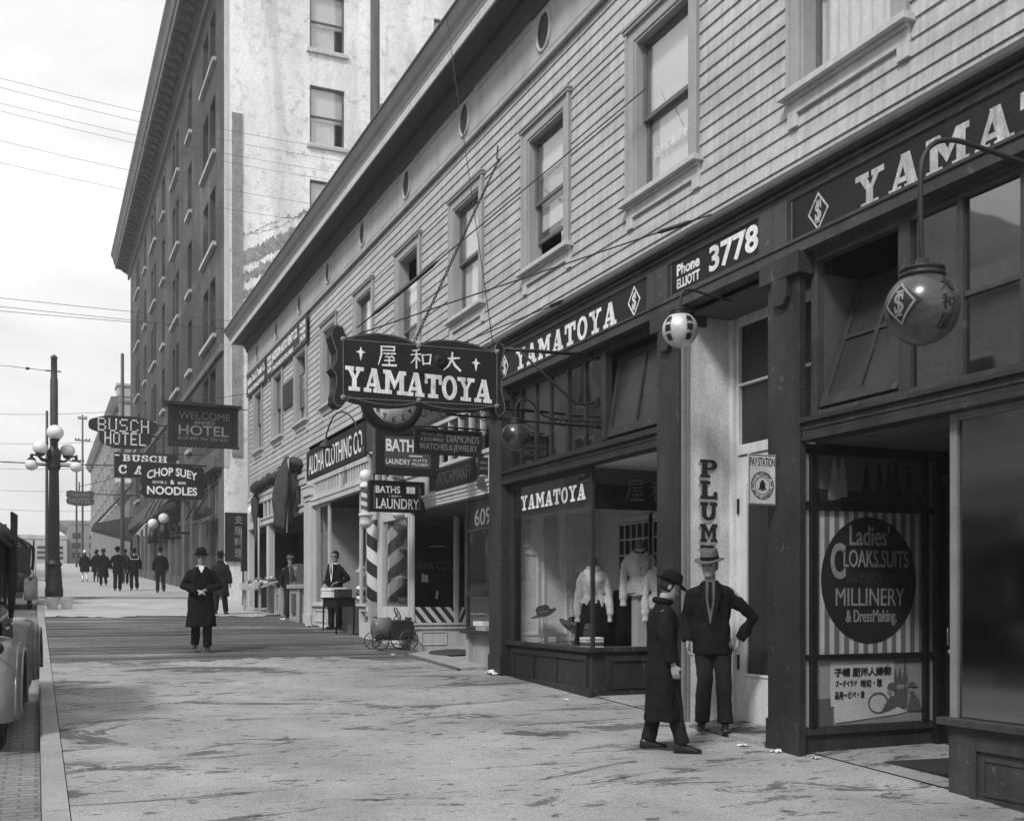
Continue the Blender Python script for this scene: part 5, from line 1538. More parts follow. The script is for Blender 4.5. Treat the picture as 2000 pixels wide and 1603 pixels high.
def f(mb):
    y = YS1-.0125
    text(mb, 'YAMATOYA', (3.775, y, 3.895), V(1,0,-.012).normalized(), V(.012,0,1).normalized(), .262, 1.66, 0, 'slab', dep=.003, gap=.05)
    kanji(mb, '屋', (3.405,y,4.175), RX, UZ, .21, .045, .20); kanji(mb, '和', (3.78,y,4.175), RX, UZ, .215, .055, .225); kanji(mb, '大', (4.135,y,4.18), RX, UZ, .205, .075, .205)
    for x in (3.115, 4.415):
        P = [(0,.07),(.014,.03),(.052,.012),(.016,0),(.012,-.03),(0,-.078),(-.012,-.03),(-.016,0),(-.052,.012),(-.014,.03)]
        mb.prism(P, (x,y,4.175), RX, UZ, .003)
tpart(t, 'lettering', LW, f)
def f(mb):   # small lamp reflector standing off the face
    mb.tube([(3.76,YS1-.02,4.02),(3.87,YS1-.22,4.08)], .012, 8); mb.lathe((3.90,YS1-.26,4.10), [(.02,.0),(.075,-.04),(.08,-.06),(.001,-.02)], 16, axis='y')
tpart(t, 'lamp_reflector', MATS['sign_edge'], f)
def f(mb):
    mb.tube([(4.70,YS1+.08,4.395),(5.95,YS1+.08,4.43)], .021, 10)
    mb.tube([(5.0,YS1+.08,4.38),(5.62,YS1+.08,3.90),(5.70,YS1+.08,3.855),(5.80,YS1+.08,3.85),(5.95,YS1+.08,3.88)], .015, 8)
    mb.box(5.93,5.96,YS1+.03,YS1+.13,4.38,4.48); mb.box(5.93,5.96,YS1+.03,YS1+.13,3.83,3.93)
    mb.tube([(4.1,YS1+.08,3.62),(5.95,YS1+.08,3.60)], .014, 8)
tpart(t, 'bracket', MATS['iron'], f)
# chain and guy rods that carry it
def chain(mb, a, b, n, r=.016, w=.0055):
    a, b = V(*a), V(*b); d = (b-a)/n; tdir = d.normalized(); s1 = tdir.orthogonal().normalized(); s2 = tdir.cross(s1)
    for i in range(n):
        c = a + d*(i+.5); u = s1 if i % 2 else s2; L = d.length*.68
        mb.tube([c + tdir*L*math.cos(q) + u*r*math.sin(q) for q in [2*math.pi*k/10 for k in range(11)]], w, 5, cap=False)
mb = MB(); chain(mb, (3.74,YS1+.08,4.38), (5.92,13.81,7.74), 74); mb.tube([(5.925,13.81,7.72),(5.90,13.84,7.76),(5.925,13.86,7.95)], .010, 6)
tag(mb.build('chain', MATS['iron'], None, (3.74,YS1+.08,4.38)), 'link chain running from the scroll-ended sign up to a hook in the siding', 'chain')
def guy(lb, a, b, tb=None, r=.007):
    a, b = V(*a), V(*b); mb = MB(); mb.tube([a,b], r, 6)
    if tb:
        d = (b-a); p, q = a+d*tb[0], a+d*tb[1]; mb.tube([p,p+(q-p)*.1,p+(q-p)*.9,q], [.008,.022,.022,.008], 8)
    tag(mb.build('guy_wire', MATS['iron'], None, tuple(a)), lb, 'wire', 'stay wires of the hanging signs')
guy('upper stay wire with a turnbuckle from the scroll-ended sign across the upper windows', (3.10,YS1+.08,4.46), (5.93,9.86,7.02), (.05,.28))
guy('stay wire rising from the scroll-ended sign to the flashing above the telephone board', (3.12,YS1+.08,4.40), (5.90,8.62,5.27), (.86,.95))
guy('stay wire ending over the left end of the draper name board, below the longer one', (4.3,YS1+.1,4.42), (5.92,11.66,5.25), (.80,.94))
guy('thin upright wire dropping from the gutter past the fourth window to the sign bracket', (5.25,14.1,9.73), (4.66,YS1+.08,4.42), None, .005)

# pavement signs down the row
def flat_sign(name, lb, x0, x1, z0, z1, y, dep, m, frame=None, fw=.04, text_fn=None, lm=LW, rods=True, group=None, wallx=5.95):
    t = thing(name, lb, 'sign', ((x0+x1)/2, y+dep/2, z0), group)
    tpart(t, 'board', m, lambda mb: mb.box(x0, x1, y, y+dep, z0, z1), .004)
    if frame: tpart(t, 'frame', frame, lambda mb: fr_y(mb, y-.03, y+.02, x0-.01, x1+.01, z0-.01, z1+.01, fw), .003)
    if text_fn: tpart(t, 'lettering', lm, lambda mb: text_fn(mb, y-.001))
    if rods: tpart(t, 'bracket', MATS['iron'], lambda mb: (mb.tube([(x0+.1,y+dep/2,z1+.05),(wallx,y+dep/2,z1+.05)], .014, 6), mb.tube([(x0+.15,y+dep/2,z1+.06),(wallx,y+dep/2,z1+.55)], .008, 6), [mb.tube([(q,y+dep/2,z1-.02),(q,y+dep/2,z1+.06)], .01, 6) for q in (x0+.15, x1-.12)]))
    return t
def f(mb, y):
    text(mb, 'DIAMONDS', (5.62,y,3.895), RX, UZ, .105, .50, .006); text(mb, 'WATCHES.&.JEWELRY', (5.40,y,3.755), RX, UZ, .115, .88, .004)
    text(mb, 'WE BUY, SELL', (5.15,y,3.945), RX, UZ, .05, .34, .0); text(mb, '& EXCHANGE', (5.15,y,3.87), RX, UZ, .05, .34, .0)
flat_sign('hanging_sign', 'long low jeweller sign with grey lettering, in front of the tall bath-house box sign', 4.89, 5.90, 3.665, 4.01, 14.42, .06, SDk, MATS['sign_field'], .035, f, LG)
def f(mb, y):
    text(mb, 'BATHS', (5.30,y,4.02), RX, UZ, .20, .56, .03); text(mb, 'LAUNDRY', (5.22,y,3.765), RX, UZ, .085, .40, .012)
    text(mb, 'SUITS', (5.58,y,3.80), RX, UZ, .042, .24, .0); text(mb, 'PRESSED', (5.58,y,3.735), RX, UZ, .042, .27, .0)
    mb.box(5.40,5.62,y-.003,y,3.855,3.875)
t = flat_sign('hanging_sign', 'deep-framed box sign for laundry and pressed suits above the baths sign', 4.86, 5.87, 3.57, 4.31, 16.2, .22, MATS['letter_faint'], MATS['sign_field'], .115, f, LW)
def f(mb, y):
    text(mb, 'BATHS', (5.30,y,3.405), RX, UZ, .12, .42, .02); text(mb, '+ AND +', (5.42,y,3.30), RX, UZ, .035, .22, .0)
    text(mb, 'LAUNDRY', (5.47,y,3.175), RX, UZ, .17, .74, .014); mb.box(5.62,5.77,y-.003,y,3.35,3.46)
t = flat_sign('hanging_sign', 'black baths and laundry sign with a pale border line beside the striped pole', 4.99, 5.93, 3.04, 3.54, 17.0, .14, SDk, MATS['black_paint'], .045, f, LW, rods=False)
tpart(t, 'border_line', LG, lambda mb: fr_y(mb, 17.0-.004, 17.0-.001, 5.06, 5.86, 3.09, 3.49, .012))
# round clock
t = thing('street_clock', 'round street clock with black rim half hidden under the scroll-ended sign', 'clock', (4.12, 13.05, 3.72))
tpart(t, 'rim', MATS['sign_edge'], lambda mb: mb.lathe((4.12,13.05,4.10), [(.30,-.10),(.36,-.12),(.40,-.06),(.40,.06),(.36,.12),(.30,.10)], 40, axis='y'))
tpart(t, 'dial', MATS['letter_white'], lambda mb: mb.lathe((4.12,13.05,4.10), [(.0001,-.085),(.31,-.085),(.31,.085),(.0001,.085)], 40, axis='y'))
def f(mb):
    for k, s_ in enumerate(('12','1','2','3','4','5','6','7','8','9','10','11')):
        a = math.pi/2 - k*math.pi/6; text(mb, s_, (4.12+.24*math.cos(a), 13.05-.086, 4.10+.24*math.sin(a)), RX, UZ, .075, None, .004)
tpart(t, 'numerals', MATS['letter_black'], f)
tpart(t, 'scroll_bracket', MATS['iron'], lambda mb: (mb.tube([(4.5,13.05,4.1),(5.95,13.05,4.12)], .02, 6), [mb.tube([(4.55+.28*k+.10*math.cos(q)*(1-q/9), 13.05, 3.99+.10*math.sin(q)*(1-q/9)) for q in [i*.5 for i in range(16)]], .008, 5) for k in range(4)]))
# globes
def finer(b, L):
    bm = bmesh.new(); vs = [bm.verts.new(p) for p in b.v]
    for f_ in b.f:
        try: bm.faces.new([vs[i] for i in f_])
        except ValueError: pass
    for _ in range(5):
        bmesh.ops.triangulate(bm, faces=bm.faces[:])
        E_ = [e for e in bm.edges if e.calc_length() > L]
        if not E_: break
        bmesh.ops.subdivide_edges(bm, edges=E_, cuts=1)
    bmesh.ops.triangulate(bm, faces=bm.faces[:])
    bm.verts.index_update()
    b.v = [v.co.copy() for v in bm.verts]; b.f = [[v.index for v in f_.verts] for f_ in bm.faces]; b.sm = [False]*len(b.f); bm.free()
def globe(lb, c, r, armpts, m, marks, top=True):
    t = thing('globe_lamp', lb, 'lamp', (c[0], c[1], c[2]-r))
    g = tpart(t, 'globe', m, lambda mb: mb.ball(c, r, 28))
    tpart(t, 'collar', MATS['iron'], lambda mb: mb.lathe(c, [(r*.50,r*.80),(r*.62,r*.83),(r*.62,r*.93),(r*.50,r*.98),(r*.60,r*1.02),(r*.60,r*1.08),(r*.20,r*1.12),(r*.18,r*1.34),(r*.08,r*1.36)], 20))
    tpart(t, 'arm', MATS['iron'], lambda mb: mb.tube(armpts, .012, 8))
    if marks:
        def f(mb):
            b = MB(); marks(b); finer(b, .09)          # drawn flat in units of the radius (x right, z up), then wrapped on the ball
            cd_ = V(-c[0], -c[1], (1.6-c[2])*0).normalized()   # facing the approach from down the pavement
            for i, p in enumerate(b.v):
                lon, lat = p.x, p.z
                dirv = Matrix.Rotation(lon, 3, 'Z') @ cd_
                b.v[i] = V(*c) + (dirv*math.cos(lat) + V(0,0,1)*math.sin(lat))*(r + .0015 + max(0, -p.y)*.4)
            mb.v = b.v; mb.f = b.f; mb.sm = b.sm
        tpart(t, 'lettering', MATS['letter_black'], f)
    return t
def curve(pts, n=6):
    P = [V(*p) for p in pts]; out = []
    for i in range(len(P)-1):
        p0, p1, p2, p3 = P[max(i-1,0)], P[i], P[i+1], P[min(i+2,len(P)-1)]
        for k in range(n):
            t = k/n; out.append(.5*((2*p1)+(p2-p0)*t+(2*p0-5*p1+4*p2-p3)*t*t+(3*p1-p0-3*p2+p3)*t**3))
    return out + [P[-1]]
def mk(col, dlon):
    def f(b):
        n0 = len(b.v)
        for k, ch in enumerate(col): kanji(b, ch, (dlon, 0, .48-.52*k), RX, UZ, .42, .04, .42, dep=.003)
    return f
def gem(b):
    for x, z in ((0,0),): 
        P = [(0,.58),(.62,0),(0,-.58),(-.62,0)]; b.prism(P, (-.62,-.0,.0), RX, UZ, .0015)
def both(*fs): return lambda b: [f(b) for f in fs]
# flat glyph faces are too coarse to wrap on a ball, so they are cut finer first
g1 = globe('largest painted globe lamp hanging at the right edge', (3.63,3.66,2.90), .163, curve([(5.9,3.66,3.50),(5.0,3.66,3.58),(4.1,3.66,3.67),(3.78,3.66,3.68),(3.64,3.66,3.58),(3.62,3.66,3.36),(3.63,3.66,3.09)]), MATS['globe_paint'], both(mk('大和屋', .74), gem))
mb = MB()
c = V(3.63,3.66,2.90); cdv = V(-c.x,-c.y,0).normalized()
b = MB(); emblem(b, (-.62,-.005,.0), RX, UZ, .60, .004); finer(b, .09)
for i, p in enumerate(b.v):
    b.v[i] = c + ((Matrix.Rotation(p.x,3,'Z') @ cdv)*math.cos(p.z) + V(0,0,1)*math.sin(p.z))*(.163+.003+max(0,-p.y-.005)*.3)
b.build('emblem', MATS['letter_grey'], g1)
g2 = globe('silvery globe lamp with ring of dark characters under the telephone number board', (5.41,8.40,4.07), .163, curve([(6.0,8.4,4.40),(5.75,8.4,4.42),(5.52,8.4,4.45),(5.43,8.4,4.40),(5.41,8.4,4.25)]), MATS['globe_silver'], both(mk('美華藝', .60), mk('美華藝', -.75)))
g3 = globe('painted globe lamp hanging on a curved arm before the left shop transom', (4.83,10.8,3.39), .163, curve([(5.94,10.8,3.62),(5.4,10.8,3.61),(5.16,10.8,3.65),(5.02,10.8,3.78),(4.90,10.8,3.80),(4.835,10.8,3.72),(4.83,10.8,3.58)]), MATS['globe_paint'], both(mk('大和', .35), gem))
# pay station plate
t = thing('telephone_sign', 'white enamel pay-telephone plate with a bell on the pilaster beside the white street door', 'sign', (5.645, 7.50, 2.40))
tpart(t, 'plate', MATS['plaster_panel'], lambda mb: mb.box(5.50, 5.79, 7.49, 7.50, 2.40, 2.83), .002)
def f(mb):
    y = 7.4895
    fr_y(mb, y-.002, y, 5.505, 5.785, 2.405, 2.825, .006)
    text(mb, 'PAY STATION', (5.645,y,2.765), RX, UZ, .075, .255, .008, dep=.002)
    for r, w in ((.118,.006),(.078,.005)):
        for q in ring(5.645, 2.565, r, r, w, w, 0, 360, 40): mb.prism(q, (0,y,0), RX, UZ, .002)
    ring_txt = 'THE PACIFIC TELEPHONE AND TELEGRAPH CO '
    n = len(ring_txt)
    for i, ch in enumerate(ring_txt):
        if ch == ' ': continue
        a = math.pi*1.25 - 2*math.pi*i/n; c_ = V(5.645+.098*math.cos(a), y, 2.565+.098*math.sin(a))
        U_ = V(math.cos(a),0,math.sin(a)); R_ = V(math.sin(a),0,-math.cos(a)); text(mb, ch, c_, R_, U_, .020, None, .01, dep=.002)
tpart(t, 'lettering', MATS['letter_black'], f)
def f(mb):
    mb.prism([(-.045,-.035),(-.03,-.02),(-.025,.02),(-.012,.038),(-.008,.048),(.008,.048),(.012,.038),(.025,.02),(.03,-.02),(.045,-.035)], (5.645,7.489,2.565), RX, UZ, .002)
    mb.prism([(.008*math.cos(q),.008*math.sin(q)-.043) for q in [i*.628 for i in range(10)]], (5.645,7.489,2.565), RX, UZ, .002)
tpart(t, 'bell', MATS['mural_dark'], f)
tpart(t, 'bracket', MATS['iron'], lambda mb: (mb.box(5.78, 5.81, 7.495, 7.52, 2.45, 2.48), mb.box(5.78, 5.81, 7.495, 7.52, 2.74, 2.77)))
# far signs
def f(mb, y):
    text(mb, 'WELCOME', (4.65,y,7.10), RX, UZ, .22, 1.5, .0); text(mb, 'ANNEX', (4.65,y,6.90), RX, UZ, .12, .62, .01)
    text(mb, 'HOTEL', (4.62,y,6.66), RX, UZ, .30, 1.45, .01); text(mb, 'ROOMS 25¢ 35¢ 50¢', (4.60,y,6.40), RX, UZ, .12, 1.45, .0)
t = flat_sign('hanging_sign', 'deep boxed annex hotel sign with outlined lettering at the far corner of the clapboard building', 3.60, 5.62, 6.22, 7.36, 33.3, .35, SDk, MATS['black_paint'], .16, f, LG)
tpart(t, 'hood', SDk, lambda mb: (mb.prism([(3.5,7.36),(5.7,7.36),(5.7,7.44),(3.45,7.46)], (0,33.6,0), RX, UZ, .55),), .003)
tpart(t, 'fringe', MATS['black_paint'], lambda mb: [mb.ball((3.62+.1*k,33.3,6.20), .055, 8) for k in range(21)])
def f(mb, y):
    text(mb, 'CHOP SUEY', (4.46,y,5.99), RX, UZ, .30, 1.72, .03, bend=.16); text(mb, '&', (4.46,y,5.78), RX, UZ, .16, None, .03)
    text(mb, '飯料理上', (4.03,y,5.76), RX, UZ, .10, .5, .01); text(mb, '麺館', (4.78,y,5.76), RX, UZ, .10, .3, .01)
    text(mb, 'NOODLES', (4.46,y,5.47), RX, UZ, .30, 1.72, .03)
t = thing('hanging_sign', 'dark noodle restaurant sign with arched white lettering and notched edge', 'sign', (4.5, 40.05, 5.15))
P = [(3.44,6.28),(3.55,6.36),(4.0,6.36),(4.5,6.40),(5.0,6.36),(5.5,6.36),(5.56,6.28),(5.56,5.3),(5.5,5.2),(4.5,5.16),(3.6,5.2),(3.44,5.28),(3.34,5.40),(3.44,5.50),(3.36,5.75),(3.44,6.0),(3.36,6.15)]
tpart(t, 'board', SF, lambda mb: mb.prism(P, (0,40.1,0), RX, UZ, .1))
tpart(t, 'lettering', LW, lambda mb: f(mb, 39.999))
tpart(t, 'bracket', MATS['iron'], lambda mb: mb.tube([(3.5,40.05,6.45),(6.05,40.05,6.40)], .03, 6))
# BUSCH HOTEL, lettering picked out in bulbs
t = thing('hanging_sign', 'black double-lobed hotel sign with dotted bulb lettering, uppermost of the far signs', 'sign', (3.25, 46.1, 7.9))
def lobed(cx, cz, a, b, n=40, sq=.55):
    return [(cx+a*math.copysign(abs(math.cos(q))**sq,math.cos(q)), cz+b*math.copysign(abs(math.sin(q))**.8,math.sin(q))*(1+.10*math.cos(4*q))) for q in [2*math.pi*i/n for i in range(n)]]
tpart(t, 'board', SDk, lambda mb: (mb.prism(lobed(3.25,8.60,1.33,.36), (0,46.2,0), RX, UZ, .2), mb.prism(lobed(3.32,8.12,1.0,.40), (0,46.19,0), RX, UZ, .18)))
def dotted(mb, s_, cx, cz, w, h, y, m=.036):
    vs, fs = _glyphs(s_, .5, 0)
    x0 = min(v.x for v in vs); x1 = max(v.x for v in vs); y0 = min(v.y for v in vs); y1 = max(v.y for v in vs)
    pts = {}
    for fc in fs:
        for i in range(len(fc)):
            a, b_ = vs[fc[i]], vs[fc[(i+1) % len(fc)]]
            if a.z < 0 or b_.z < 0: continue
            for k in range(7):
                p = a.lerp(b_, k/6); q = (round(((p.x-x0)/(x1-x0)-.5)*w/.085), round(((p.y-y0)/(y1-y0)-.5)*h/.085)); pts[q] = 1
    for q in pts: mb.lathe((cx+q[0]*.085, y, cz+q[1]*.085), [(.0001,-.03),(.026,-.015),(.03,0)], 6, axis='y')
DOT = {'B':'11110,10001,10001,11110,10001,10001,11110','U':'10001,10001,10001,10001,10001,10001,01110','S':'01111,10000,10000,01110,00001,00001,11110','C':'01110,10001,10000,10000,10000,10001,01110','H':'10001,10001,10001,11111,10001,10001,10001','O':'01110,10001,10001,10001,10001,10001,01110','T':'11111,00100,00100,00100,00100,00100,00100','E':'11111,10000,10000,11110,10000,10000,11111','L':'10000,10000,10000,10000,10000,10000,11111'}
def bulbs(mb, s_, cx, cz, w, h, y):
    n = len(s_); cw = w/n
    for i, ch in enumerate(s_):
        for r, row in enumerate(DOT[ch].split(',')):
            for k, b_ in enumerate(row):
                if b_ == '1': mb.lathe((cx-w/2+cw*i+cw*.13+cw*.62*k/4, y, cz+h/2-h*r/6), [(.0001,-.035),(.034,-.02),(.038,0)], 7, axis='y')
tpart(t, 'lettering', LW, lambda mb: (bulbs(mb, 'BUSCH', 3.27, 8.60, 2.05, .46, 45.998), bulbs(mb, 'HOTEL', 3.33, 8.07, 1.65, .44, 46.008)))
tpart(t, 'bracket', MATS['iron'], lambda mb: (mb.tube([(4.4,46.1,8.72),(6.1,46.1,8.70)], .035, 6), mb.tube([(4.2,46.1,8.25),(6.1,46.1,8.23)], .035, 6)))
def f(mb, y):
    text(mb, 'BUSCH', (3.80,y,6.94), RX, UZ, .26, 1.6, 0, 'slab', dep=.01, gap=.16); text(mb, 'CAFE', (3.85,y,6.50), RX, UZ, .34, 2.0, 0, 'slab', dep=.01, gap=.8)
t = flat_sign('hanging_sign', 'black cafe sign with two rows of slab lettering, partly behind the noodle sign', 2.70, 4.95, 6.20, 7.14, 43.0, .15, SDk, None, 0, f, LW, True, None, 6.0)
tpart(t, 'bulb_box', LW, lambda mb: (mb.box(2.72,2.92,42.98,43.1,6.02,6.14), mb.box(3.08,3.3,42.98,43.1,6.02,6.14), mb.box(2.72,2.88,42.98,43.1,7.0,7.05)))
t = thing('hanging_sign', 'small shaped hotel sign farthest up the street, hung by a post', 'sign', (2.47, 70.05, 7.3))
tpart(t, 'board', MATS['letter_faint'], lambda mb: mb.prism([(1.72,7.35),(1.66,7.6),(1.75,7.7),(1.66,7.85),(1.70,8.12),(1.95,8.18),(2.2,8.12),(2.8,8.12),(3.05,8.18),(3.24,8.12),(3.26,7.85),(3.18,7.7),(3.26,7.6),(3.22,7.35),(2.8,7.25),(2.2,7.25)], (0,70.1,0), RX, UZ, .1))
tpart(t, 'lettering', LG, lambda mb: (text(mb, 'YAKIMA', (2.47,69.999,7.93), RX, UZ, .2, 1.1, .02), text(mb, 'HOTEL', (2.47,69.999,7.56), RX, UZ, .28, 1.25, .03)))
tpart(t, 'bracket', MATS['iron_grey'], lambda mb: (mb.tube([(3.2,70.05,8.0),(6.1,70.05,8.0)], .04, 6), mb.tube([(2.4,70.05,8.1),(2.4,70.05,8.7)], .04, 6), mb.tube([(2.4,70.05,8.4),(6.1,70.05,9.6)], .02, 5)))
# pool and billiards ball
t = thing('globe_sign', 'white pool and billiards ball hung on a curved rod at the fruit shop corner', 'sign', (5.90, 31.9, 3.98))
tpart(t, 'ball', MATS['globe_milk'], lambda mb: mb.ball((5.90,31.9,4.17), .235, 28, 1, 1, .92))
def f(mb):
    b = MB(); text(b, 'POOL', (0,0,.22), RX, UZ, .38, 1.3, .02, dep=.002); text(b, 'BILLIARDS', (0,0,-.30), RX, UZ, .34, 1.5, .02, dep=.002)
    for i, p in enumerate(b.v):
        b.v[i] = V(5.90,31.9,4.17) + ((Matrix.Rotation(p.x,3,'Z') @ V(-.1,-1,0).normalized())*math.cos(p.z) + V(0,0,.93)*math.sin(p.z))*(.238+max(0,-p.y)*.5)
    mb.v, mb.f, mb.sm = b.v, b.f, b.sm
tpart(t, 'lettering', MATS['letter_black'], f)
tpart(t, 'arm', MATS['iron_grey'], lambda mb: (mb.tube(curve([(5.90,31.9,4.40),(5.90,31.9,4.62),(5.90,31.4,4.80),(5.90,30.4,4.87),(5.90,29.2,4.88),(5.95,28.6,4.88)]), .018, 8), mb.lathe((5.90,31.9,4.17), [(.13,.19),(.13,.225),(.05,.24)], 16)))
# tall black board with characters on the hotel's side wall
t = thing('wall_sign', 'tall black board with four characters fixed to the plastered hotel wall at the alley', 'sign', (6.6, 38.2, 3.0))
tpart(t, 'board', SDk, lambda mb: mb.box(6.02, 6.98, 38.2, 38.28, 2.92, 4.62), .006)
tpart(t, 'lettering', LG, lambda mb: [kanji(mb, ch, (6.48,38.199,4.38-.39*k), RX, UZ, .29, .015, .28) for k, ch in enumerate('支那料理')])
# little round watch sign by the left pilaster
t = thing('hanging_sign', 'small dark watch repair plate with a round disc below, hung under the jeweller sign', 'sign', (5.86, 14.25, 3.15))
tpart(t, 'plate', SDk, lambda mb: mb.box(5.78, 5.97, 14.22, 14.25, 3.38, 3.63), .003)
tpart(t, 'disc', LF, lambda mb: mb.lathe((5.86,14.235,3.26), [(.0001,-.012),(.105,-.012),(.105,.012),(.0001,.012)], 30, False, axis='y'))
tpart(t, 'lettering', LG, lambda mb: ([mb.prism(q, (5.86,14.222,3.26), RX, UZ, .002) for q in ring(0,0,.092,.092,.007,.007)], text(mb, 'WATCH', (5.875,14.219,3.55), RX, UZ, .04, .15, 0), text(mb, 'REPAIR', (5.875,14.219,3.47), RX, UZ, .04, .15, 0), text(mb, 'CLOCKS', (5.86,14.222,3.26), RX, UZ, .03, .13, 0)))
# barber poles
def barber(lb, x, y, zg, m):
    t = thing('barber_pole', lb, 'barber pole', (x, y, zg-.95), 'hanging barber poles')
    tpart(t, 'globe', MATS['globe_milk'], lambda mb: mb.ball((x,y,zg), .115, 20))
    tpart(t, 'cap', MATS['white_paint'], lambda mb: mb.lathe((x,y,zg), [(.05,-.11),(.07,-.13),(.105,-.15),(.11,-.19),(.135,-.20),(.135,-.225),(.09,-.24)], 20))
    mb = MB(); mb.lathe((0,0,0), [(.088,-.72),(.092,-.5),(.088,-.235)], 24); me = mb.mesh('cylinder'); me.materials.append(m)
    o = bpy.data.objects.new('striped_cylinder', me); COL.objects.link(o); o.parent = t; o.location = V(x,y,zg)-wloc(t)
    tpart(t, 'cup', MATS['white_paint'], lambda mb: mb.lathe((x,y,zg), [(.09,-.70),(.135,-.715),(.135,-.75),(.115,-.76),(.115,-.87),(.125,-.90),(.09,-.94),(.06,-.97),(.001,-.985)], 24))
    tpart(t, 'bracket', MATS['iron'], lambda mb: mb.tube([(x,y,zg-.17),(x+.25,y,zg-.15),(5.97,y,zg-.15)], .015, 6))
helix_mat('helix_c', .155, 1.0, .10, .60)
barber('white-globed barber pole hanging beside the baths and laundry sign', 5.62, 19.4, 3.90, MATS['helix_c'])
barber('darker barber pole behind the baths sign, only its cup showing', 5.84, 18.1, 3.98, MATS['helix_c'])
# swan-neck lamp over the clothing board
t = thing('swan_neck_lamp', 'black swan-neck lamp arching over the clothing company board', 'lamp', (5.55, 21.6, 4.65))
tpart(t, 'arm', MATS['iron'], lambda mb: mb.tube(curve([(5.9,19.9,4.35),(5.7,19.95,4.5),(5.6,20.1,5.0),(5.5,20.5,5.25),(5.45,21.1,5.25),(5.42,21.5,5.0),(5.42,21.6,4.85)]), .016, 8))
tpart(t, 'shade', MATS['iron'], lambda mb: mb.lathe((5.42,21.6,4.70), [(.16,0),(.15,.02),(.06,.12),(.03,.17)], 18))

# ================================================================== PEOPLE
def remesh(mb, name, m, parent, vox, fold=0., fseed=0., smooth=2, fs=9.):
    me = mb.mesh(name); o = bpy.data.objects.new(name, me)
    md = o.modifiers.new('union', 'REMESH'); md.mode = 'VOXEL'; md.voxel_size = vox; md.use_smooth_shade = True
    s_ = o.modifiers.new('soften', 'SMOOTH'); s_.iterations = smooth; s_.factor = .5
    m2 = evaluated_mesh(o); m2.name = name
    bpy.data.objects.remove(o); bpy.data.meshes.remove(me)
    if fold:
        nrm = [n_.vector.copy() for n_ in m2.vertex_normals]; new = []
        for v, nv in zip(m2.vertices, nrm):
            c = v.co; k = noise.noise(V(c.x*fs+fseed, c.y*fs, c.z*fs*.45)) + .5*noise.noise(V(c.x*fs*2.3, c.y*fs*2.3+fseed, c.z*fs*1.6))
            new += list(c + nv*k*fold)
        m2.vertices.foreach_set('co', new); m2.update()
    m2.polygons.foreach_set('use_smooth', [True]*len(m2.polygons))
    m2.materials.append(m)
    o = bpy.data.objects.new(name, m2); COL.objects.link(o); o.parent = parent
    return o
def ell(cx, cy, z, rx, ry, n=20, tx=0., ty=0.):
    return [V(cx+rx*math.cos(2*math.pi*k/n), cy+ry*math.sin(2*math.pi*k/n), z + tx*math.cos(2*math.pi*k/n)*rx + ty*math.sin(2*math.pi*k/n)*ry) for k in range(n)]
def hand(mb, w, d, nrm, side, curl=.5, s=1.):
    """palm, four fingers and a thumb; d points along the fingers, nrm out of the palm's back"""
    w = V(*w); d = V(*d).normalized(); nrm = (V(*nrm) - d*V(*nrm).dot(d)).normalized(); q = d.cross(nrm)*side
    def rg(t, a, b): return [w + d*t + q*a*math.cos(k*math.pi/6) + nrm*b*math.sin(k*math.pi/6) for k in range(12)]
    mb.loft([rg(-.02*s,.026*s,.022*s), rg(.02*s,.034*s,.02*s), rg(.06*s,.042*s,.017*s), rg(.088*s,.038*s,.014*s)])
    for k, (o_, L) in enumerate(((-.030,.066),(-.010,.076),(.010,.072),(.029,.056))):
        p = w + d*.082*s + q*o_*s; dd = (d + q*o_*1.5).normalized(); P = [p]; ang = 0
        for seg in (.45,.32,.25):
            ang += curl*.75; t = dd*math.cos(ang) - nrm*math.sin(ang); p = p + t*L*seg*s; P.append(p)
        mb.tube(P, [.0095*s,.009*s,.008*s,.006*s], 8)
    b = w + d*.025*s - q*.03*s
    mb.tube([b, b+(d*.6-q*.8).normalized()*.035*s, b+(d*.6-q*.8).normalized()*.035*s+(d*.9-q*.3-nrm*.3).normalized()*.03*s], [.013*s,.011*s,.008*s], 8)

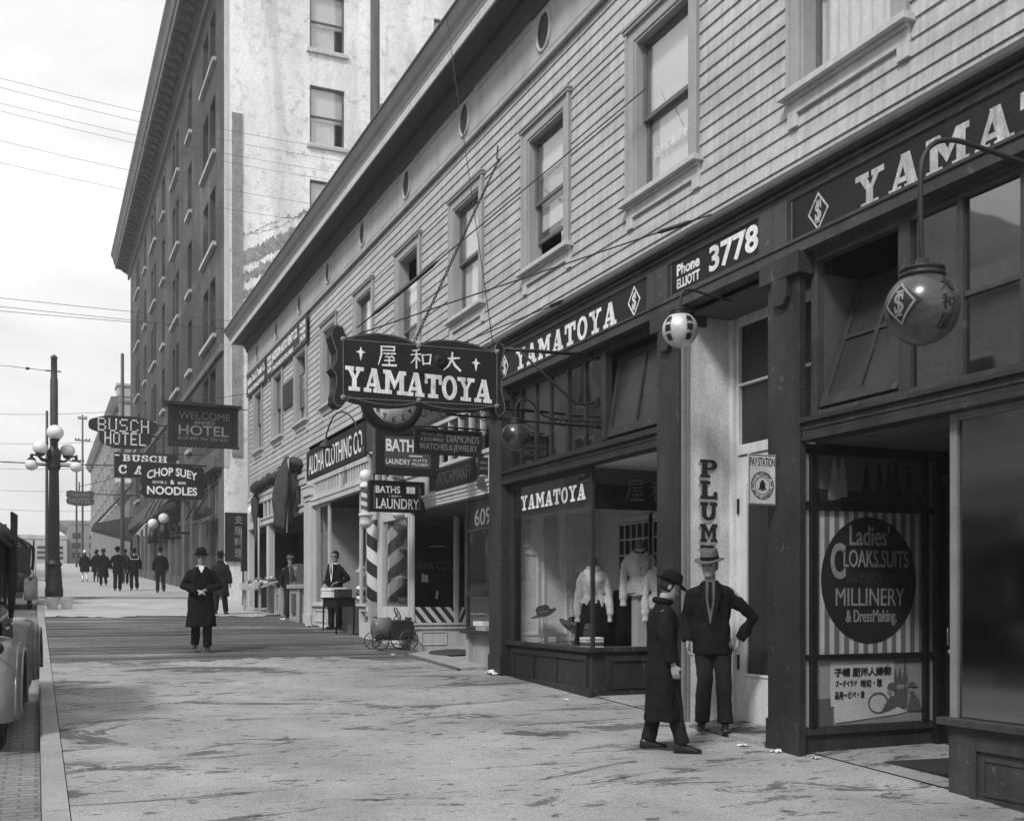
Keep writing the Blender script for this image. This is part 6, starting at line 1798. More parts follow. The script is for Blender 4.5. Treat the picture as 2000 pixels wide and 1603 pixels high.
def person(label, x, y, h=1.72, face=0., coat='suit', hat='fedora', arms=None, legs=None, cm='cloth_black', tm='cloth_dark', hm='felt', vox=.012, z=None,
           yaw=0., pitch=0., shirt=None, tie=None, skirt=False, hairlen=0, shoes='leather', group=None, lean=0., glasses=False, hem=None, stock=None, cat='person', facef=True, hatless_hair='hair'):
    z = gz(y) if z is None else z
    t = thing('person', label, cat, (x, y, z), group)
    s = h/1.72
    fx = lambda zz: lean*zz/1.4            # sideways lean of the trunk
    A = arms or {1: ((.25,.0,1.10),(.255,-.06,.86)), -1: ((-.25,.0,1.10),(-.255,-.06,.86))}
    Lg = legs or {1: ((.10,-.02,.49),(.11,.0,.08)), -1: ((-.10,-.02,.49),(-.11,.0,.08))}
    R = Matrix.Rotation(face, 4, 'Z') @ Matrix.Scale(s, 4)
    def fin(mb):
        mb.v = [R @ p for p in mb.v]; return mb
    hd = Matrix.Translation(V(fx(1.45),-.005,1.46)) @ Matrix.Rotation(yaw,4,'Z') @ Matrix.Rotation(pitch,4,'X')
    H = lambda px, py, pz: hd @ V(px, py, pz)
    # ---- body: head with face, neck, trunk, arms, legs, hands as one surface
    mb = MB()
    prof = [(.028,.020,.022,-.062),(.035,.042,.046,-.045),(.065,.058,.070,-.024),(.10,.066,.084,-.012),(.14,.072,.094,-.004),(.18,.073,.096,.002),(.22,.066,.088,.006),(.25,.046,.062,.010),(.265,.010,.014,.010)]
    mb.loft([[H(rx*math.cos(2*math.pi*k/20), cy+ry*math.sin(2*math.pi*k/20), zz) for k in range(20)] for zz, rx, ry, cy in prof])
    mb.loft([[H(-.008,-.092,.155),H(.008,-.092,.155),H(.010,-.080,.155),H(-.010,-.080,.155)],[H(-.017,-.118,.105),H(.017,-.118,.105),H(.019,-.08,.10),H(-.019,-.08,.10)],[H(-.014,-.10,.095),H(.014,-.10,.095),H(.014,-.08,.092),H(-.014,-.08,.092)]])
    mb.tube([H(-.05,-.082,.165),H(-.02,-.099,.168),H(.02,-.099,.168),H(.05,-.082,.165)], .010, 6)
    for sx in (1,-1):
        mb.loft([[H(sx*(.070+.012*a), .012+.018*math.cos(q), .13+.03*math.sin(q)) for q in [2*math.pi*i/8 for i in range(8)]] for a in (0,1)])
    mb.loft([ell(fx(1.36),.01,1.36,.07,.06), ell(fx(1.42),.005,1.42,.055,.055), [H(.05*math.cos(2*math.pi*k/20), .0+.055*math.sin(2*math.pi*k/20), .05) for k in range(20)]])
    mb.loft([ell(fx(.86),0,.86,.15,.10), ell(fx(1.05),0,1.05,.13,.09), ell(fx(1.28),0,1.28,.155,.10), ell(fx(1.38),0,1.38,.12,.07)])
    for sx in (1,-1):
        sh = V(sx*.165+fx(1.35),0,1.355); el, wr = (V(*p) for p in A[sx])
        mb.tube([sh, sh.lerp(el,.5), el, el.lerp(wr,.5), wr], [.050,.045,.038,.033,.026], 10)
        dd = (wr-el).normalized(); hand(mb, wr + dd*.02, dd, (0,.3,1) if abs(dd.z) < .5 else (sx,.2,0), -sx, .55)
        kn, an = (V(*p) for p in Lg[sx]); hp = V(sx*.085,0,.90)
        mb.tube([hp, hp.lerp(kn,.5), kn, kn.lerp(an,.4), an], [.080,.07,.05,.05,.035], 10)
        mb.loft([[V(an.x+a*math.cos(q), an.y+b_*math.sin(q)-.05*k, an.z-.04+.03*math.sin(q)*0) for q in [2*math.pi*i/10 for i in range(10)]] for k, (a, b_) in enumerate(((.03,.04),(.03,.05)))])
    body = remesh(fin(mb), 'body', MATS['skin'], t, vox*.75 if facef else vox, 0, 0, 1)
    P = lambda n, m_, f_, **k: (lambda q: (f_(q), fin(q).build(n, MATS[m_], None))[1])(MB())
    def attach(o): o.parent = t; return o
    if facef:
        def f(q):
            for sx in (1,-1): q.ball(tuple(H(sx*.031,-.084,.142)), .0115, 8)
        attach(P('eyes', 'hair', f))
        attach(P('mouth', 'cloth_mid', lambda q: q.tube([H(-.024,-.080,.0635),H(0,-.092,.064),H(.024,-.080,.0635)], .004, 5)))
        attach(P('brows', 'hair', lambda q: [q.tube([H(sx*.014,-.103,.163),H(sx*.034,-.099,.170),H(sx*.05,-.088,.163)], .0045, 5) for sx in (1,-1)]))
    if glasses:
        attach(P('spectacles', 'hair', lambda q: [q.tube([H(sx*.034+.021*math.cos(a),-.108+.012*abs(math.cos(a)),.142+.018*math.sin(a)) for a in [2*math.pi*i/14 for i in range(15)]], .003, 5, cap=False) for sx in (1,-1)] + [q.tube([H(-.014,-.11,.145),H(.014,-.11,.145)], .003, 5), q.tube([H(.055,-.10,.145),H(.078,.0,.145)], .003, 5), q.tube([H(-.055,-.10,.145),H(-.078,.0,.145)], .003, 5)]))
    # hair
    def f(q):
        rr_ = []
        for zz, rx, ry, cy, cut in ((.085 if hairlen == 0 else .05,.070,.080,.018,.2),(.13,.078,.096,.014,.15),(.17,.080,.102,.010,.1),(.205,.079,.103,.006,-.6),(.235,.068,.090,.008,-1),(.262,.045,.058,.012,-1),(.275,.006,.01,.012,-1)):
            rr_.append([H(rx*math.cos(a), max(cy+ry*math.sin(a), -.03 if cut > -.5 else -1), zz) for a in [2*math.pi*k/20 for k in range(20)]])
        q.loft(rr_)
    attach(P('hair', hatless_hair, f))
    # trousers or skirt
    if not skirt:
        mb = MB()
        mb.loft([ell(fx(.84),0,.80,.180,.118), ell(fx(.92),0,.92,.178,.122), ell(fx(1.04),0,1.04,.16,.115)])
        for sx in (1,-1):
            kn, an = (V(*p) for p in Lg[sx]); hp = V(sx*.088+fx(.86),0,.86)
            mb.tube([hp, hp.lerp(kn,.5), kn, kn.lerp(an,.5), an+V(0,-.01,-.0)], [.092,.088,.078,.074,.076], 14)
        remesh(fin(mb), 'trousers', MATS[tm], t, vox, .010, x+y, 2)
    elif stock:
        mb = MB()
        for sx in (1,-1):
            kn, an = (V(*p) for p in Lg[sx]); mb.tube([kn+V(0,0,.05), kn.lerp(an,.35), an], [.055,.055,.036], 10)
        remesh(fin(mb), 'stockings', MATS[stock], t, vox)
    mb = MB()
    for sx in (1,-1):
        kn, an = (V(*p) for p in Lg[sx]); an = an - V(0,0,.08)
        n = 14
        def rg(yy, rx, zt): return [V(an.x + sx*.012*(-yy)/.2 + rx*math.cos(a), an.y + yy, an.z + max(0, zt*(.5+.5*math.sin(a)))) for a in [2*math.pi*k/n for k in range(n)]]
        mb.loft([rg(.075,.015,.05), rg(.06,.036,.10), rg(.0,.040,.105), rg(-.06,.042,.075), rg(-.12,.046,.055), rg(-.17,.036,.042), rg(-.195,.012,.03)])
    sh_ = fin(mb).build('shoes', MATS[shoes], None); sh_.parent = t
    # coat
    mb = MB()
    hz = hem if hem is not None else {'long':.42,'suit':.74,'none':.98}[coat]
    fl = {'long':1.24,'suit':1.03,'none':1.0}[coat]
    if skirt: fl = 1.3
    k0 = 1.12 if coat == 'long' else 1.0
    rings = []
    if hz < .95:
        for i in range(4):
            q = i/4; zz = hz + (.92-hz)*q; f_ = fl + (1-fl)*q
            rings.append(ell(fx(zz),0,zz,.185*f_*k0,.135*f_*k0,24))
    rings += [ell(fx(.95),0,.95,.182*k0,.132*k0,24), ell(fx(1.06),0,1.06,.168*k0,.124*k0,24), ell(fx(1.22),0,1.22,.192*k0,.135*k0,24), ell(fx(1.33),.0,1.33,.20,.122,24), ell(fx(1.385),.005,1.385,.15,.095,24), ell(fx(1.43),.01,1.43,.085,.075,24)]
    mb.loft(rings)
    for sx in (1,-1):
        sh = V(sx*.160+fx(1.35),.0,1.318); el, wr = (V(*p) for p in A[sx])
        mb.tube([sh-V(sx*.03,0,-.01), sh, sh.lerp(el,.5), el, el.lerp(wr,.5), wr-(wr-el).normalized()*.01], [.066,.072*k0,.067*k0,.062*k0,.056*k0,.054*k0], 14)
    remesh(fin(mb), 'coat' if coat == 'long' else ('jacket' if not skirt else 'coat'), MATS[cm], t, vox, .016, x*3+y, 2)
    # collar, shirt front, tie
    if shirt:
        q = MB()
        n = 6
        if coat == 'long': q.prism([(-.045,1.41),(-.035,1.44),(.035,1.44),(.045,1.41),(.0,1.32)], (fx(1.3),-.118,0), RX, UZ, .034)
        else: q.prism([(-.06,1.40),(-.045,1.44),(.045,1.44),(.06,1.40),(.045,1.25),(.0,1.02),(-.045,1.25)], (fx(1.3),-.108,0), RX, UZ, .032)
        q.tube([V(fx(1.43)+.068*math.cos(a),.0+.068*math.sin(a),1.435) for a in [2*math.pi*k/16 for k in range(17)]], .017, 8, cap=False)
        o = fin(q).build('shirt', MATS[shirt], None); o.parent = t
        if tie:
            q = MB(); q.prism([(-.018,1.43),(.018,1.43),(.012,1.40),(.022,1.26),(0,1.15),(-.022,1.26),(-.012,1.40)], (fx(1.3),-.139,0), RX, UZ, .012)
            o = fin(q).build('necktie', MATS[tie], None); o.parent = t
        q = MB()
        for sx in (1,-1):
            q.prism([(sx*.045,1.45),(sx*.095,1.42),(sx*.108,1.33),(sx*.082,1.30),(sx*.094,1.27),(sx*.006,.97),(sx*.004,1.03),(sx*.042,1.27)], (fx(1.3),-.132,0), RX, UZ, .012)
        o = fin(q).build('lapels', MATS[cm], None); o.parent = t
    if coat == 'long' and not shirt:
        q = MB(); q.tube([V(fx(1.44)+.072*math.cos(a),.004+.072*math.sin(a),1.45+.012*math.sin(a)) for a in [2*math.pi*k/18 for k in range(19)]], .032, 8, cap=False)
        o = fin(q).build('collar', MATS[cm], None); o.parent = t
    # hats
    def rim(q, zz, rx, ry, th, droop=.0, cy=.0):
        n = 28; rs = []
        for r_, dz in ((.62,0),(1,0),(1.0,-th),(.62,-th)):
            rs.append([H(rx*r_*math.cos(a), cy+ry*r_*math.sin(a), zz+dz - droop*r_*r_*(.5-.5*math.sin(a)) + (.018*r_*math.cos(a)**2 if hat == 'fedora' else 0)) for a in [2*math.pi*k/n for k in range(n)]])
        q.loft(rs + [rs[0]], cap=False)
    if hat in ('fedora','bowler','cloche'):
        q = MB()
        if hat == 'fedora':
            rim(q, .192, .142, .165, .008, .022)
            rs = []
            for zz, rx, ry in ((.182,.088,.108),(.215,.088,.108),(.26,.082,.100),(.295,.074,.092),(.305,.055,.072)):
                rs.append([H(rx*math.cos(a)*(1-.18*max(0,-math.sin(a))*(zz-.18)/.12), .006+ry*math.sin(a), zz - (.02*(1-abs(math.cos(a))) if zz > .29 else 0)) for a in [2*math.pi*k/24 for k in range(24)]])
            rs.append([H(.02*math.cos(a), .006+.045*math.sin(a), .278) for a in [2*math.pi*k/24 for k in range(24)]])
            q.loft(rs)
        elif hat == 'bowler':
            rim(q, .19, .128, .15, .008, .008)
            q.loft([[H(rx*math.cos(a), .006+ry*math.sin(a), zz) for a in [2*math.pi*k/24 for k in range(24)]] for zz, rx, ry in ((.18,.088,.108),(.23,.088,.106),(.275,.074,.088),(.302,.045,.055),(.31,.01,.012))])
        else:
            rim(q, .17, .115, .135, .008, .03)
            q.loft([[H(rx*math.cos(a), .008+ry*math.sin(a), zz) for a in [2*math.pi*k/24 for k in range(24)]] for zz, rx, ry in ((.15,.09,.108),(.21,.094,.11),(.27,.082,.095),(.30,.05,.06),(.31,.01,.012))])
        ho = fin(q).build('hat', MATS[hm], None); ho.parent = t
        q = MB(); q.loft([[H(rx*math.cos(a), .006+ry*math.sin(a), zz) for a in [2*math.pi*k/24 for k in range(24)]] for zz, rx, ry in ((.190,.0905,.1105),(.222,.0905,.1105))], cap=False)
        b_ = fin(q).build('hat_band', MATS['cloth_black'], None); b_.parent = ho
    elif hat in ('cap','sailor'):
        q = MB()
        q.loft([[H(rx*math.cos(a), cy+ry*math.sin(a), zz - .02*math.sin(a)*(-1)) for a in [2*math.pi*k/24 for k in range(24)]] for zz, rx, ry, cy in ((.185,.084,.102,.004),(.205,.108,.125,-.004),(.235,.105,.120,-.004),(.262,.07,.08,.0),(.268,.01,.01,0))])
        if hat == 'cap': q.loft([[H(.06*math.cos(a)*k, -.09-.075*math.sin(a)*k, .188-.012*k+dz) for a in [math.pi*i/12 for i in range(13)]] for k, dz in ((.6,.0),(1,0),(1,-.008),(.6,-.008))])
        ho = fin(q).build('cap', MATS[hm], None); ho.parent = t
    return t

S2 = {1: ((.10,-.10,.50),(.10,-.02,.09)), -1: ((-.09,.06,.49),(-.10,.22,.12))}
S3 = {1: ((.09,.04,.49),(.10,.14,.10)), -1: ((-.10,-.08,.50),(-.10,-.16,.08))}
person('man in grey hat and dark jacket leaning in the white street doorway', 5.80, 8.42, 1.66, -.62, 'suit', 'fedora',
       {1: ((.37,.07,1.09),(.235,.12,.875)), -1: ((-.27,.03,1.10),(-.25,-.05,.86))}, {1: ((.09,-.03,.49),(.10,-.05,.08)), -1: ((-.09,-.04,.49),(-.12,.03,.08))},
       'cloth_black', 'cloth_dark', 'cloth_mid', .0075, gz(8.4)+.03, -.25, .12, 'cloth_mid', 'cloth_black', lean=-.04)
person('passer-by in a long dark coat in front of the man in the doorway', 4.83, 7.76, 1.50, 1.15, 'long', 'fedora', None, S3, 'cloth_black', 'cloth_dark', 'cloth_black', .011, None, .1, .42, hem=.30)
person('man in long overcoat walking down the planked pavement, hands clasped in front', 2.47, 18.08, 1.66, -.12, 'long', 'bowler',
       {1: ((.29,-.02,1.10),(.06,-.25,1.03)), -1: ((-.29,-.02,1.10),(-.05,-.26,1.02))}, S2, 'cloth_black', 'cloth_black', 'cloth_black', .012, None, 0, .14, 'cloth_white')
person('dark figure walking away just behind the man in the overcoat', 4.45, 29.0, 1.64, 2.7, 'long', 'fedora', None, S3, 'cloth_dark', 'cloth_dark', 'cloth_dark', .016, hem=.5, facef=False)
person('bareheaded man with spectacles in a black suit standing at the clothing shop entrance', 5.98, 23.0, 1.70, -.95, 'suit', None,
       {1: ((.30,.08,1.10),(.17,-.14,1.02)), -1: ((-.26,.05,1.10),(-.16,-.16,.98))}, None, 'cloth_black', 'cloth_black', 'felt', .011, None, .25, .05, 'cloth_white', 'cloth_black', glasses=True, shoes='cloth_grey')
person('youth in a flat cap and open jacket standing by the fruit stall', 5.95, 27.4, 1.58, -.15, 'suit', 'cap', None, None, 'cloth_dark', 'cloth_grey', 'cloth_mid', .013, None, .1, .05, 'cloth_white')
person('shopkeeper in the shade behind the youth at the fruit shop', 6.55, 27.6, 1.64, -.15, 'suit', 'cap', None, None, 'cloth_black', 'cloth_black', 'cloth_dark', .016, gz(28.4), shirt='cloth_white')
FG = 'people walking up the street'
person('woman with a white hat and pale stockings walking away, farthest left', 2.28, 58.8, 1.58, math.pi, 'long', 'cloche', None, S2, 'cloth_black', 'cloth_black', 'cloth_white', .022, skirt=True, stock='cloth_white', group=FG, hem=.55, facef=False, z=gz(58.8)+.05)
person('woman in dark hat and coat walking away beside the one with the white hat', 2.82, 58.9, 1.58, math.pi, 'long', 'cloche', None, S3, 'cloth_black', 'cloth_black', 'cloth_black', .022, skirt=True, stock='cloth_black', group=FG, hem=.55, facef=False, z=gz(58.9)+.05)
person('man half hidden behind the broad-backed man walking away', 2.80, 52.0, 1.66, math.pi, 'long', 'fedora', None, S2, 'cloth_black', 'cloth_black', 'cloth_dark', .022, group=FG, facef=False, z=gz(52)+.05)
person('broad-backed man in dark coat and hat walking away next to the sailor', 2.98, 45.5, 1.74, math.pi, 'suit', 'fedora', {1: ((.28,.0,1.10),(.25,-.06,.86)), -1: ((-.28,.0,1.10),(-.25,-.06,.86))}, S3, 'cloth_black', 'cloth_black', 'cloth_black', .018, group=FG, facef=False, hem=.70, z=gz(45.5)+.05)
t = person('sailor in dark uniform with pale collar line walking away', 3.66, 46.2, 1.70, math.pi, 'none', 'sailor', None, S2, 'cloth_black', 'cloth_black', 'cloth_black', .018, group=FG, facef=False, z=gz(46.2)+.05)
mb = MB(); x, y, z = 3.66, 46.2, gz(46.2)+.05
mb.tube([(x-.16,y-.14,z+1.36),(x-.15,y-.145,z+1.26),(x+.15,y-.145,z+1.26),(x+.16,y-.14,z+1.36)], .012, 6); mb.build('collar', MATS['cloth_white'], t)
person('man with flat-brimmed hat walking away beyond the lantern posts', 3.95, 55, 1.66, math.pi, 'long', 'fedora', None, S3, 'cloth_dark', 'cloth_dark', 'cloth_dark', .022, group=FG, facef=False, hem=.6, z=gz(55)+.05)
person('man in dark suit and hat walking away nearest the hotel front', 4.40, 43.4, 1.74, math.pi, 'suit', 'fedora', None, S2, 'cloth_black', 'cloth_dark', 'cloth_black', .018, group=FG, facef=False, hem=.74, z=gz(43.4)+.05)
person('stroller far up the pavement beyond the women', 3.4, 70, 1.66, math.pi, 'long', 'fedora', None, S3, 'cloth_dark', 'cloth_dark', 'cloth_dark', .03, group=FG, facef=False, z=gz(70)+.05)

# ================================================================== CARS
def touring_car(label, y0):
    zr = lambda yy: gz(yy) - .15
    t = thing('touring_car', label, 'car', (-.85, y0+2, zr(y0+2)), 'cars parked along the kerb')
    XR, XL = -.10, -1.50
    def sl(mb):
        for v in mb.v: v.z += zr(y0 + v.y); v.y += y0
        return mb
    def p(n, m, f, bev=0, par=None):
        mb = MB(); f(mb); return sl(mb).build(n, MATS[m], par or t, bev=bev)
    def body(mb):
        def rg(yy, hw, zb, zt, rr=.12):
            c = -.80; pts = []
            for a, (cx, cz) in ((0,(hw-rr,zt-rr)),(1,(-(hw-rr),zt-rr)),(2,(-(hw-rr),zb+rr)),(3,(hw-rr,zb+rr))):
                for k in range(4):
                    q = math.pi/2*a + math.pi/2*k/3; pts.append(V(c+cx+rr*math.cos(q), yy, cz+rr*math.sin(q)))
            return pts
        mb.loft([rg(.28,.42,.62,1.02), rg(.32,.56,.55,1.16), rg(.6,.62,.50,1.22), rg(1.2,.64,.48,1.20), rg(1.9,.63,.48,1.20), rg(2.3,.60,.48,1.20), rg(2.55,.52,.50,1.15), rg(2.62,.44,.52,1.10), rg(3.3,.40,.52,1.06), rg(3.75,.36,.52,1.02), rg(3.8,.34,.54,1.0)])
    b = p('body', 'car_body', body)
    for yd in (.95, 1.62):
        p('door', 'car_body', lambda mb: [mb.box(-.80+sx*.648-.006,-.80+sx*.648+.006,yd,yd+.60,.56,1.08) for sx in (1,-1)][:0] or [mb.box(-.158,-.146,yd,yd+.60,.56,1.08)], .004)
        p('door_handle', 'nickel', lambda mb: mb.tube([(-.145,yd+.08,1.02),(-.115,yd+.08,1.02),(-.115,yd+.20,1.02)], .012, 6))
    p('belt_line', 'nickel', lambda mb: [mb.tube([(-.80+s_*.645,yy,1.12) for yy in (.6,1.2,1.9,2.3)], .008, 5) for s_ in (1,-1)], 0, b)
    p('radiator', 'nickel', lambda mb: (mb.box(-1.14,-.46,3.78,3.86,.52,1.02)), .05)
    for k, (wx, wy) in enumerate(((-.16,.55),(-1.44,.55),(-.16,3.35),(-1.44,3.35))):
        ty = p('wheel', 'tyre', lambda mb: mb.lathe((wx,wy,.40), [(.31,-.06),(.37,-.065),(.40,-.03),(.40,.03),(.37,.065),(.31,.06),(.31,-.06)], 32, axis='x'))
        p('rim', 'car_fender', lambda mb: (mb.lathe((wx,wy,.40), [(.29,-.04),(.315,-.05),(.315,.05),(.29,.04)], 32, axis='x'), mb.lathe((wx,wy,.40), [(.001,-.07),(.06,-.06),(.07,.06),(.001,.08)], 12, axis='x'), [mb.tube([(wx,wy,.40),(wx,wy+.30*math.cos(q),.40+.30*math.sin(q))], .018, 6) for q in [i*math.pi/6 for i in range(12)]]), 0, ty)
    def fender(cy, y_a, y_b, front):
        def f(mb):
            for sx, xi, xo in (((1,-.30,.06),(-1,-1.30,-1.66))[y_a],):
                P = []
                n = 22
                for i in range(n+1):
                    q = math.radians(-12 + 200*i/n) if not front else math.radians(-8+190*i/n)
                    r = .50 + (.05 if 60 < math.degrees(q) < 120 else 0)
                    yy = cy - r*1.05*math.cos(q); zz = .40 + r*math.sin(q)*1.04
                    if front and yy > cy+.30: zz = max(zz, .30)
                    P.append((yy, zz))
                m_ = 9; rows = []
                for i, (yy, zz) in enumerate(P):
                    row = []
                    for k in range(m_+1):
                        u = k/m_; xx = xi + (xo-xi)*u
                        dy, dz = yy-cy, zz-.40; L = math.hypot(dy, dz)
                        drop = .10*u**4 - .025*math.sin(u*math.pi)
                        row.append(V(xx, cy+dy*(1-drop/L), .40+dz*(1-drop/L)))
                    rows.append(row)
                vs = [v for r_ in rows for v in r_]; w_ = m_+1; off = len(vs)
                vs2 = vs + [V(v.x, cy+(v.y-cy)*.975, .40+(v.z-.40)*.975) for v in vs]; fs = []
                for i in range(n):
                    for k in range(m_):
                        a = i*w_+k; fs.append((a,a+1,a+w_+1,a+w_)); fs.append((off+a,off+a+w_,off+a+w_+1,off+a+1))
                mb.add(vs2, fs, True)
                for u in (0.86, .97, .06):
                    mb.tube([r_[min(m_, int(round(u*m_)))] + V(0,0,.004) for r_ in rows], .013, 6)
        return p('fender', 'car_fender', f)
    for sd in (0, 1): fender(.55, sd, 1, False); fender(3.35, sd, 4, True)
    p('running_board', 'car_body', lambda mb: (mb.box(-.28,.0,1.1,2.8,.30,.34), mb.box(-1.60,-1.32,1.1,2.8,.30,.34)), .01)
    def top(mb):
        n = 12; rings = []
        for i in range(n+1):
            yy = .30 + 2.3*i/n; zz = 2.02 + .08*math.sin(math.pi*i/n); hw = .77
            rings.append([V(-.80+hw*c, yy, zz -.24 + .34*(1-abs(c)**2.4)) for c in [-1+2*k/10 for k in range(11)]] + [V(-.80+hw*c, yy, zz-.265 + .34*(1-abs(c)**2.4)) for c in [1-2*k/10 for k in range(11)]])
        mb.loft(rings)
        for sx in (1,-1):
            mb.prism([(.28,2.08),(.9,2.07),(.85,1.86),(.62,1.80),(.30,1.84)], (-.80+sx*.775-.01,0,0), (0,1,0), UZ, .02)
    tp = p('folding_top', 'car_cloth', top)
    def curt(mb):
        n = 20
        for i in range(n):
            a, b_ = -.15-1.3*i/n, -.15-1.3*(i+1)/n
            mb.quad((a,.30+.012*math.sin(i*1.7),1.86),(b_,.30+.012*math.sin((i+1)*1.7),1.86),(b_,.29,1.10),(a,.29,1.10))
        mb.quad((-.15,.30,1.86),(-.10,.62,1.86),(-.14,.56,1.12),(-.16,.30,1.08))
        mb.tube([(-.05,.66,1.84),(-.05,.70,1.5),(-.06,.72,1.14)], [.05,.045,.02], 8)
    p('rear_curtain', 'car_cloth', curt, 0, tp)
    p('top_bow', 'iron', lambda mb: [mb.tube([(-.80+sx*.70,1.6,1.18),(-.80+sx*.76,.9,2.05)], .018, 6) or mb.tube([(-.80+sx*.70,1.6,1.18),(-.80+sx*.76,2.0,2.08)], .018, 6) for sx in (1,-1)], 0, tp)
    ws = p('windscreen', 'iron', lambda mb: (fr_y(mb, 2.42, 2.45, -1.38, -.22, 1.18, 2.02, .03)))
    p('pane', 'pane', lambda mb: mb.box(-1.35,-.25,2.43,2.436,1.21,1.99), 0, ws)
    p('spare_wheel', 'tyre', lambda mb: mb.lathe((-.80,.14,.85), [(.30,-.06),(.37,-.065),(.40,-.03),(.40,.03),(.37,.065),(.30,.06),(.30,-.06)], 32, axis='y'))
    p('tail_lamp', 'iron', lambda mb: (mb.lathe((-.12,.02,.92), [(.001,-.04),(.05,-.04),(.055,.02),(.02,.05)], 14, axis='y'), mb.tube([(-.12,.05,.92),(-.2,.3,.85)], .012, 6)))
    for sx in (1,-1):
        p('headlight', 'nickel', lambda mb: mb.lathe((-.80+sx*.42,3.72,.92), [(.02,-.16),(.08,-.12),(.11,.0),(.115,.03),(.001,.045)], 20, axis='y'))
    p('chassis', 'car_body', lambda mb: (mb.box(-1.25,-.35,.3,3.8,.34,.52),))
    return t
c1 = touring_car('nearest parked car with black folding top, hanging curtain and pale ribbed fenders', 10.0)
c1.location.x -= .08; c1.rotation_euler.z = -.05
c2 = copy_tree(c1); c2.location += V(.06, 24.5, G*24.5); c2.rotation_euler.z = 0; c2['label'] = 'parked car farther up the kerb, short of the five-globe lamp'
c3 = copy_tree(c1); c3.location += V(-.3, 50, G*50); c3['label'] = 'distant parked car beyond the five-globe lamp'

# ================================================================== THINGS ON THE PAVEMENT AND IN THE WINDOWS
def bucket(x, y, lb):
    z = gz(y)+.0
    t = thing('bucket', lb, 'bucket', (x, y, z), 'buckets at the lamp foot')
    tpart(t, 'pail', MATS['galvanised'], lambda mb: mb.lathe((x,y,z), [(.001,.01),(.13,.01),(.13,0),(.135,0),(.175,.30),(.185,.31),(.17,.31),(.13,.03)], 24))
    tpart(t, 'handle', MATS['iron'], lambda mb: mb.tube([(x+.18*math.cos(a), y-.06*math.sin(a), z+.30-.10*math.sin(a)) for a in [math.pi*i/10 for i in range(11)]], .006, 5))
bucket(.42, 32.6, 'pale bucket at the foot of the street lamp, nearer the kerb'); bucket(.80, 32.6, 'pale bucket at the foot of the street lamp, farther from the kerb')
# toy pedal car
z = gz(17.9)-.01
t = thing('pedal_car', 'old toy pedal car with spoked wheels standing before the barber window', 'toy car', (5.6, 17.85, z))
X0, YC = 5.30, 17.85
def f(mb):
    def rg(xx, hw, zb, zt): return [V(xx, YC+hw*math.cos(q)*(1 if abs(math.cos(q))<.9 else .97), (zb+zt)/2+(zt-zb)/2*math.sin(q)) for q in [2*math.pi*k/16 for k in range(16)]]
    mb.loft([rg(X0,.165,z+.20,z+.52), rg(X0+.015,.175,z+.19,z+.54), rg(X0+.20,.175,z+.19,z+.56), rg(X0+.30,.18,z+.19,z+.56)])
tpart(t, 'bonnet', MATS['car_fender'], f)
def f(mb):
    mb.prism([(.0,.20),(.62,.20),(.62,.44),(.55,.50),(.32,.46),(.20,.30),(.10,.28),(.0,.40)], (X0+.30, YC-.16, z), RX, UZ, -.0001) if False else None
    for s_ in (-1,1): mb.box(X0+.28, X0+.68, YC+s_*.17-.012, YC+s_*.17+.012, z+.18, z+.48)
    mb.box(X0+.28, X0+.66, YC-.15, YC+.15, z+.20, z+.23); mb.box(X0+.62, X0+.66, YC-.15, YC+.15, z+.23, z+.56); mb.box(X0+.44,X0+.62,YC-.15,YC+.15,z+.30,z+.33)
    mb.tube([(X0+.30,YC-.17,z+.47),(X0+.5,YC-.17,z+.50),(X0+.66,YC-.17,z+.47)], .02, 8); mb.tube([(X0+.30,YC+.17,z+.47),(X0+.5,YC+.17,z+.50),(X0+.66,YC+.17,z+.47)], .02, 8)
tpart(t, 'tub', MATS['car_body'], f, .006)
def wheel(mb, c, r):
    mb.lathe(c, [(r-.015,-.012),(r,-.014),(r,.014),(r-.015,.012),(r-.015,-.012)], 28, axis='y'); mb.lathe(c, [(.001,-.03),(.02,-.025),(.02,.025),(.001,.03)], 10, axis='y')
    for k in range(8): q = k*math.pi/4; mb.tube([c, (c[0]+(r-.01)*math.cos(q), c[1], c[2]+(r-.01)*math.sin(q))], .005, 5)
for wx, wy, r in ((X0+.06,YC-.25,.15),(X0+.06,YC+.25,.15),(X0+.56,YC-.25,.17),(X0+.56,YC+.25,.17)):
    tpart(t, 'wheel', MATS['iron_grey'], lambda mb: wheel(mb, (wx,wy,z+r), r))
tpart(t, 'axle', MATS['iron'], lambda mb: (mb.tube([(X0+.06,YC-.26,z+.15),(X0+.06,YC+.26,z+.15)], .012, 6), mb.tube([(X0+.56,YC-.26,z+.17),(X0+.56,YC+.26,z+.17)], .012, 6), mb.box(X0+.05,X0+.6,YC-.03,YC+.03,z+.16,z+.20)))
tpart(t, 'steering_wheel', MATS['iron'], lambda mb: (mb.tube([(X0+.44-.05*math.sin(q), YC+.11*math.cos(q), z+.62+.10*math.sin(q)) for q in [2*math.pi*i/20 for i in range(21)]], .010, 6, cap=False), mb.tube([(X0+.44,YC,z+.62),(X0+.30,YC,z+.42)], .010, 6), [mb.tube([(X0+.44,YC,z+.62),(X0+.44-.05*math.sin(q),YC+.11*math.cos(q),z+.62+.10*math.sin(q))], .006, 5) for q in (.5,2.6,4.7)]))
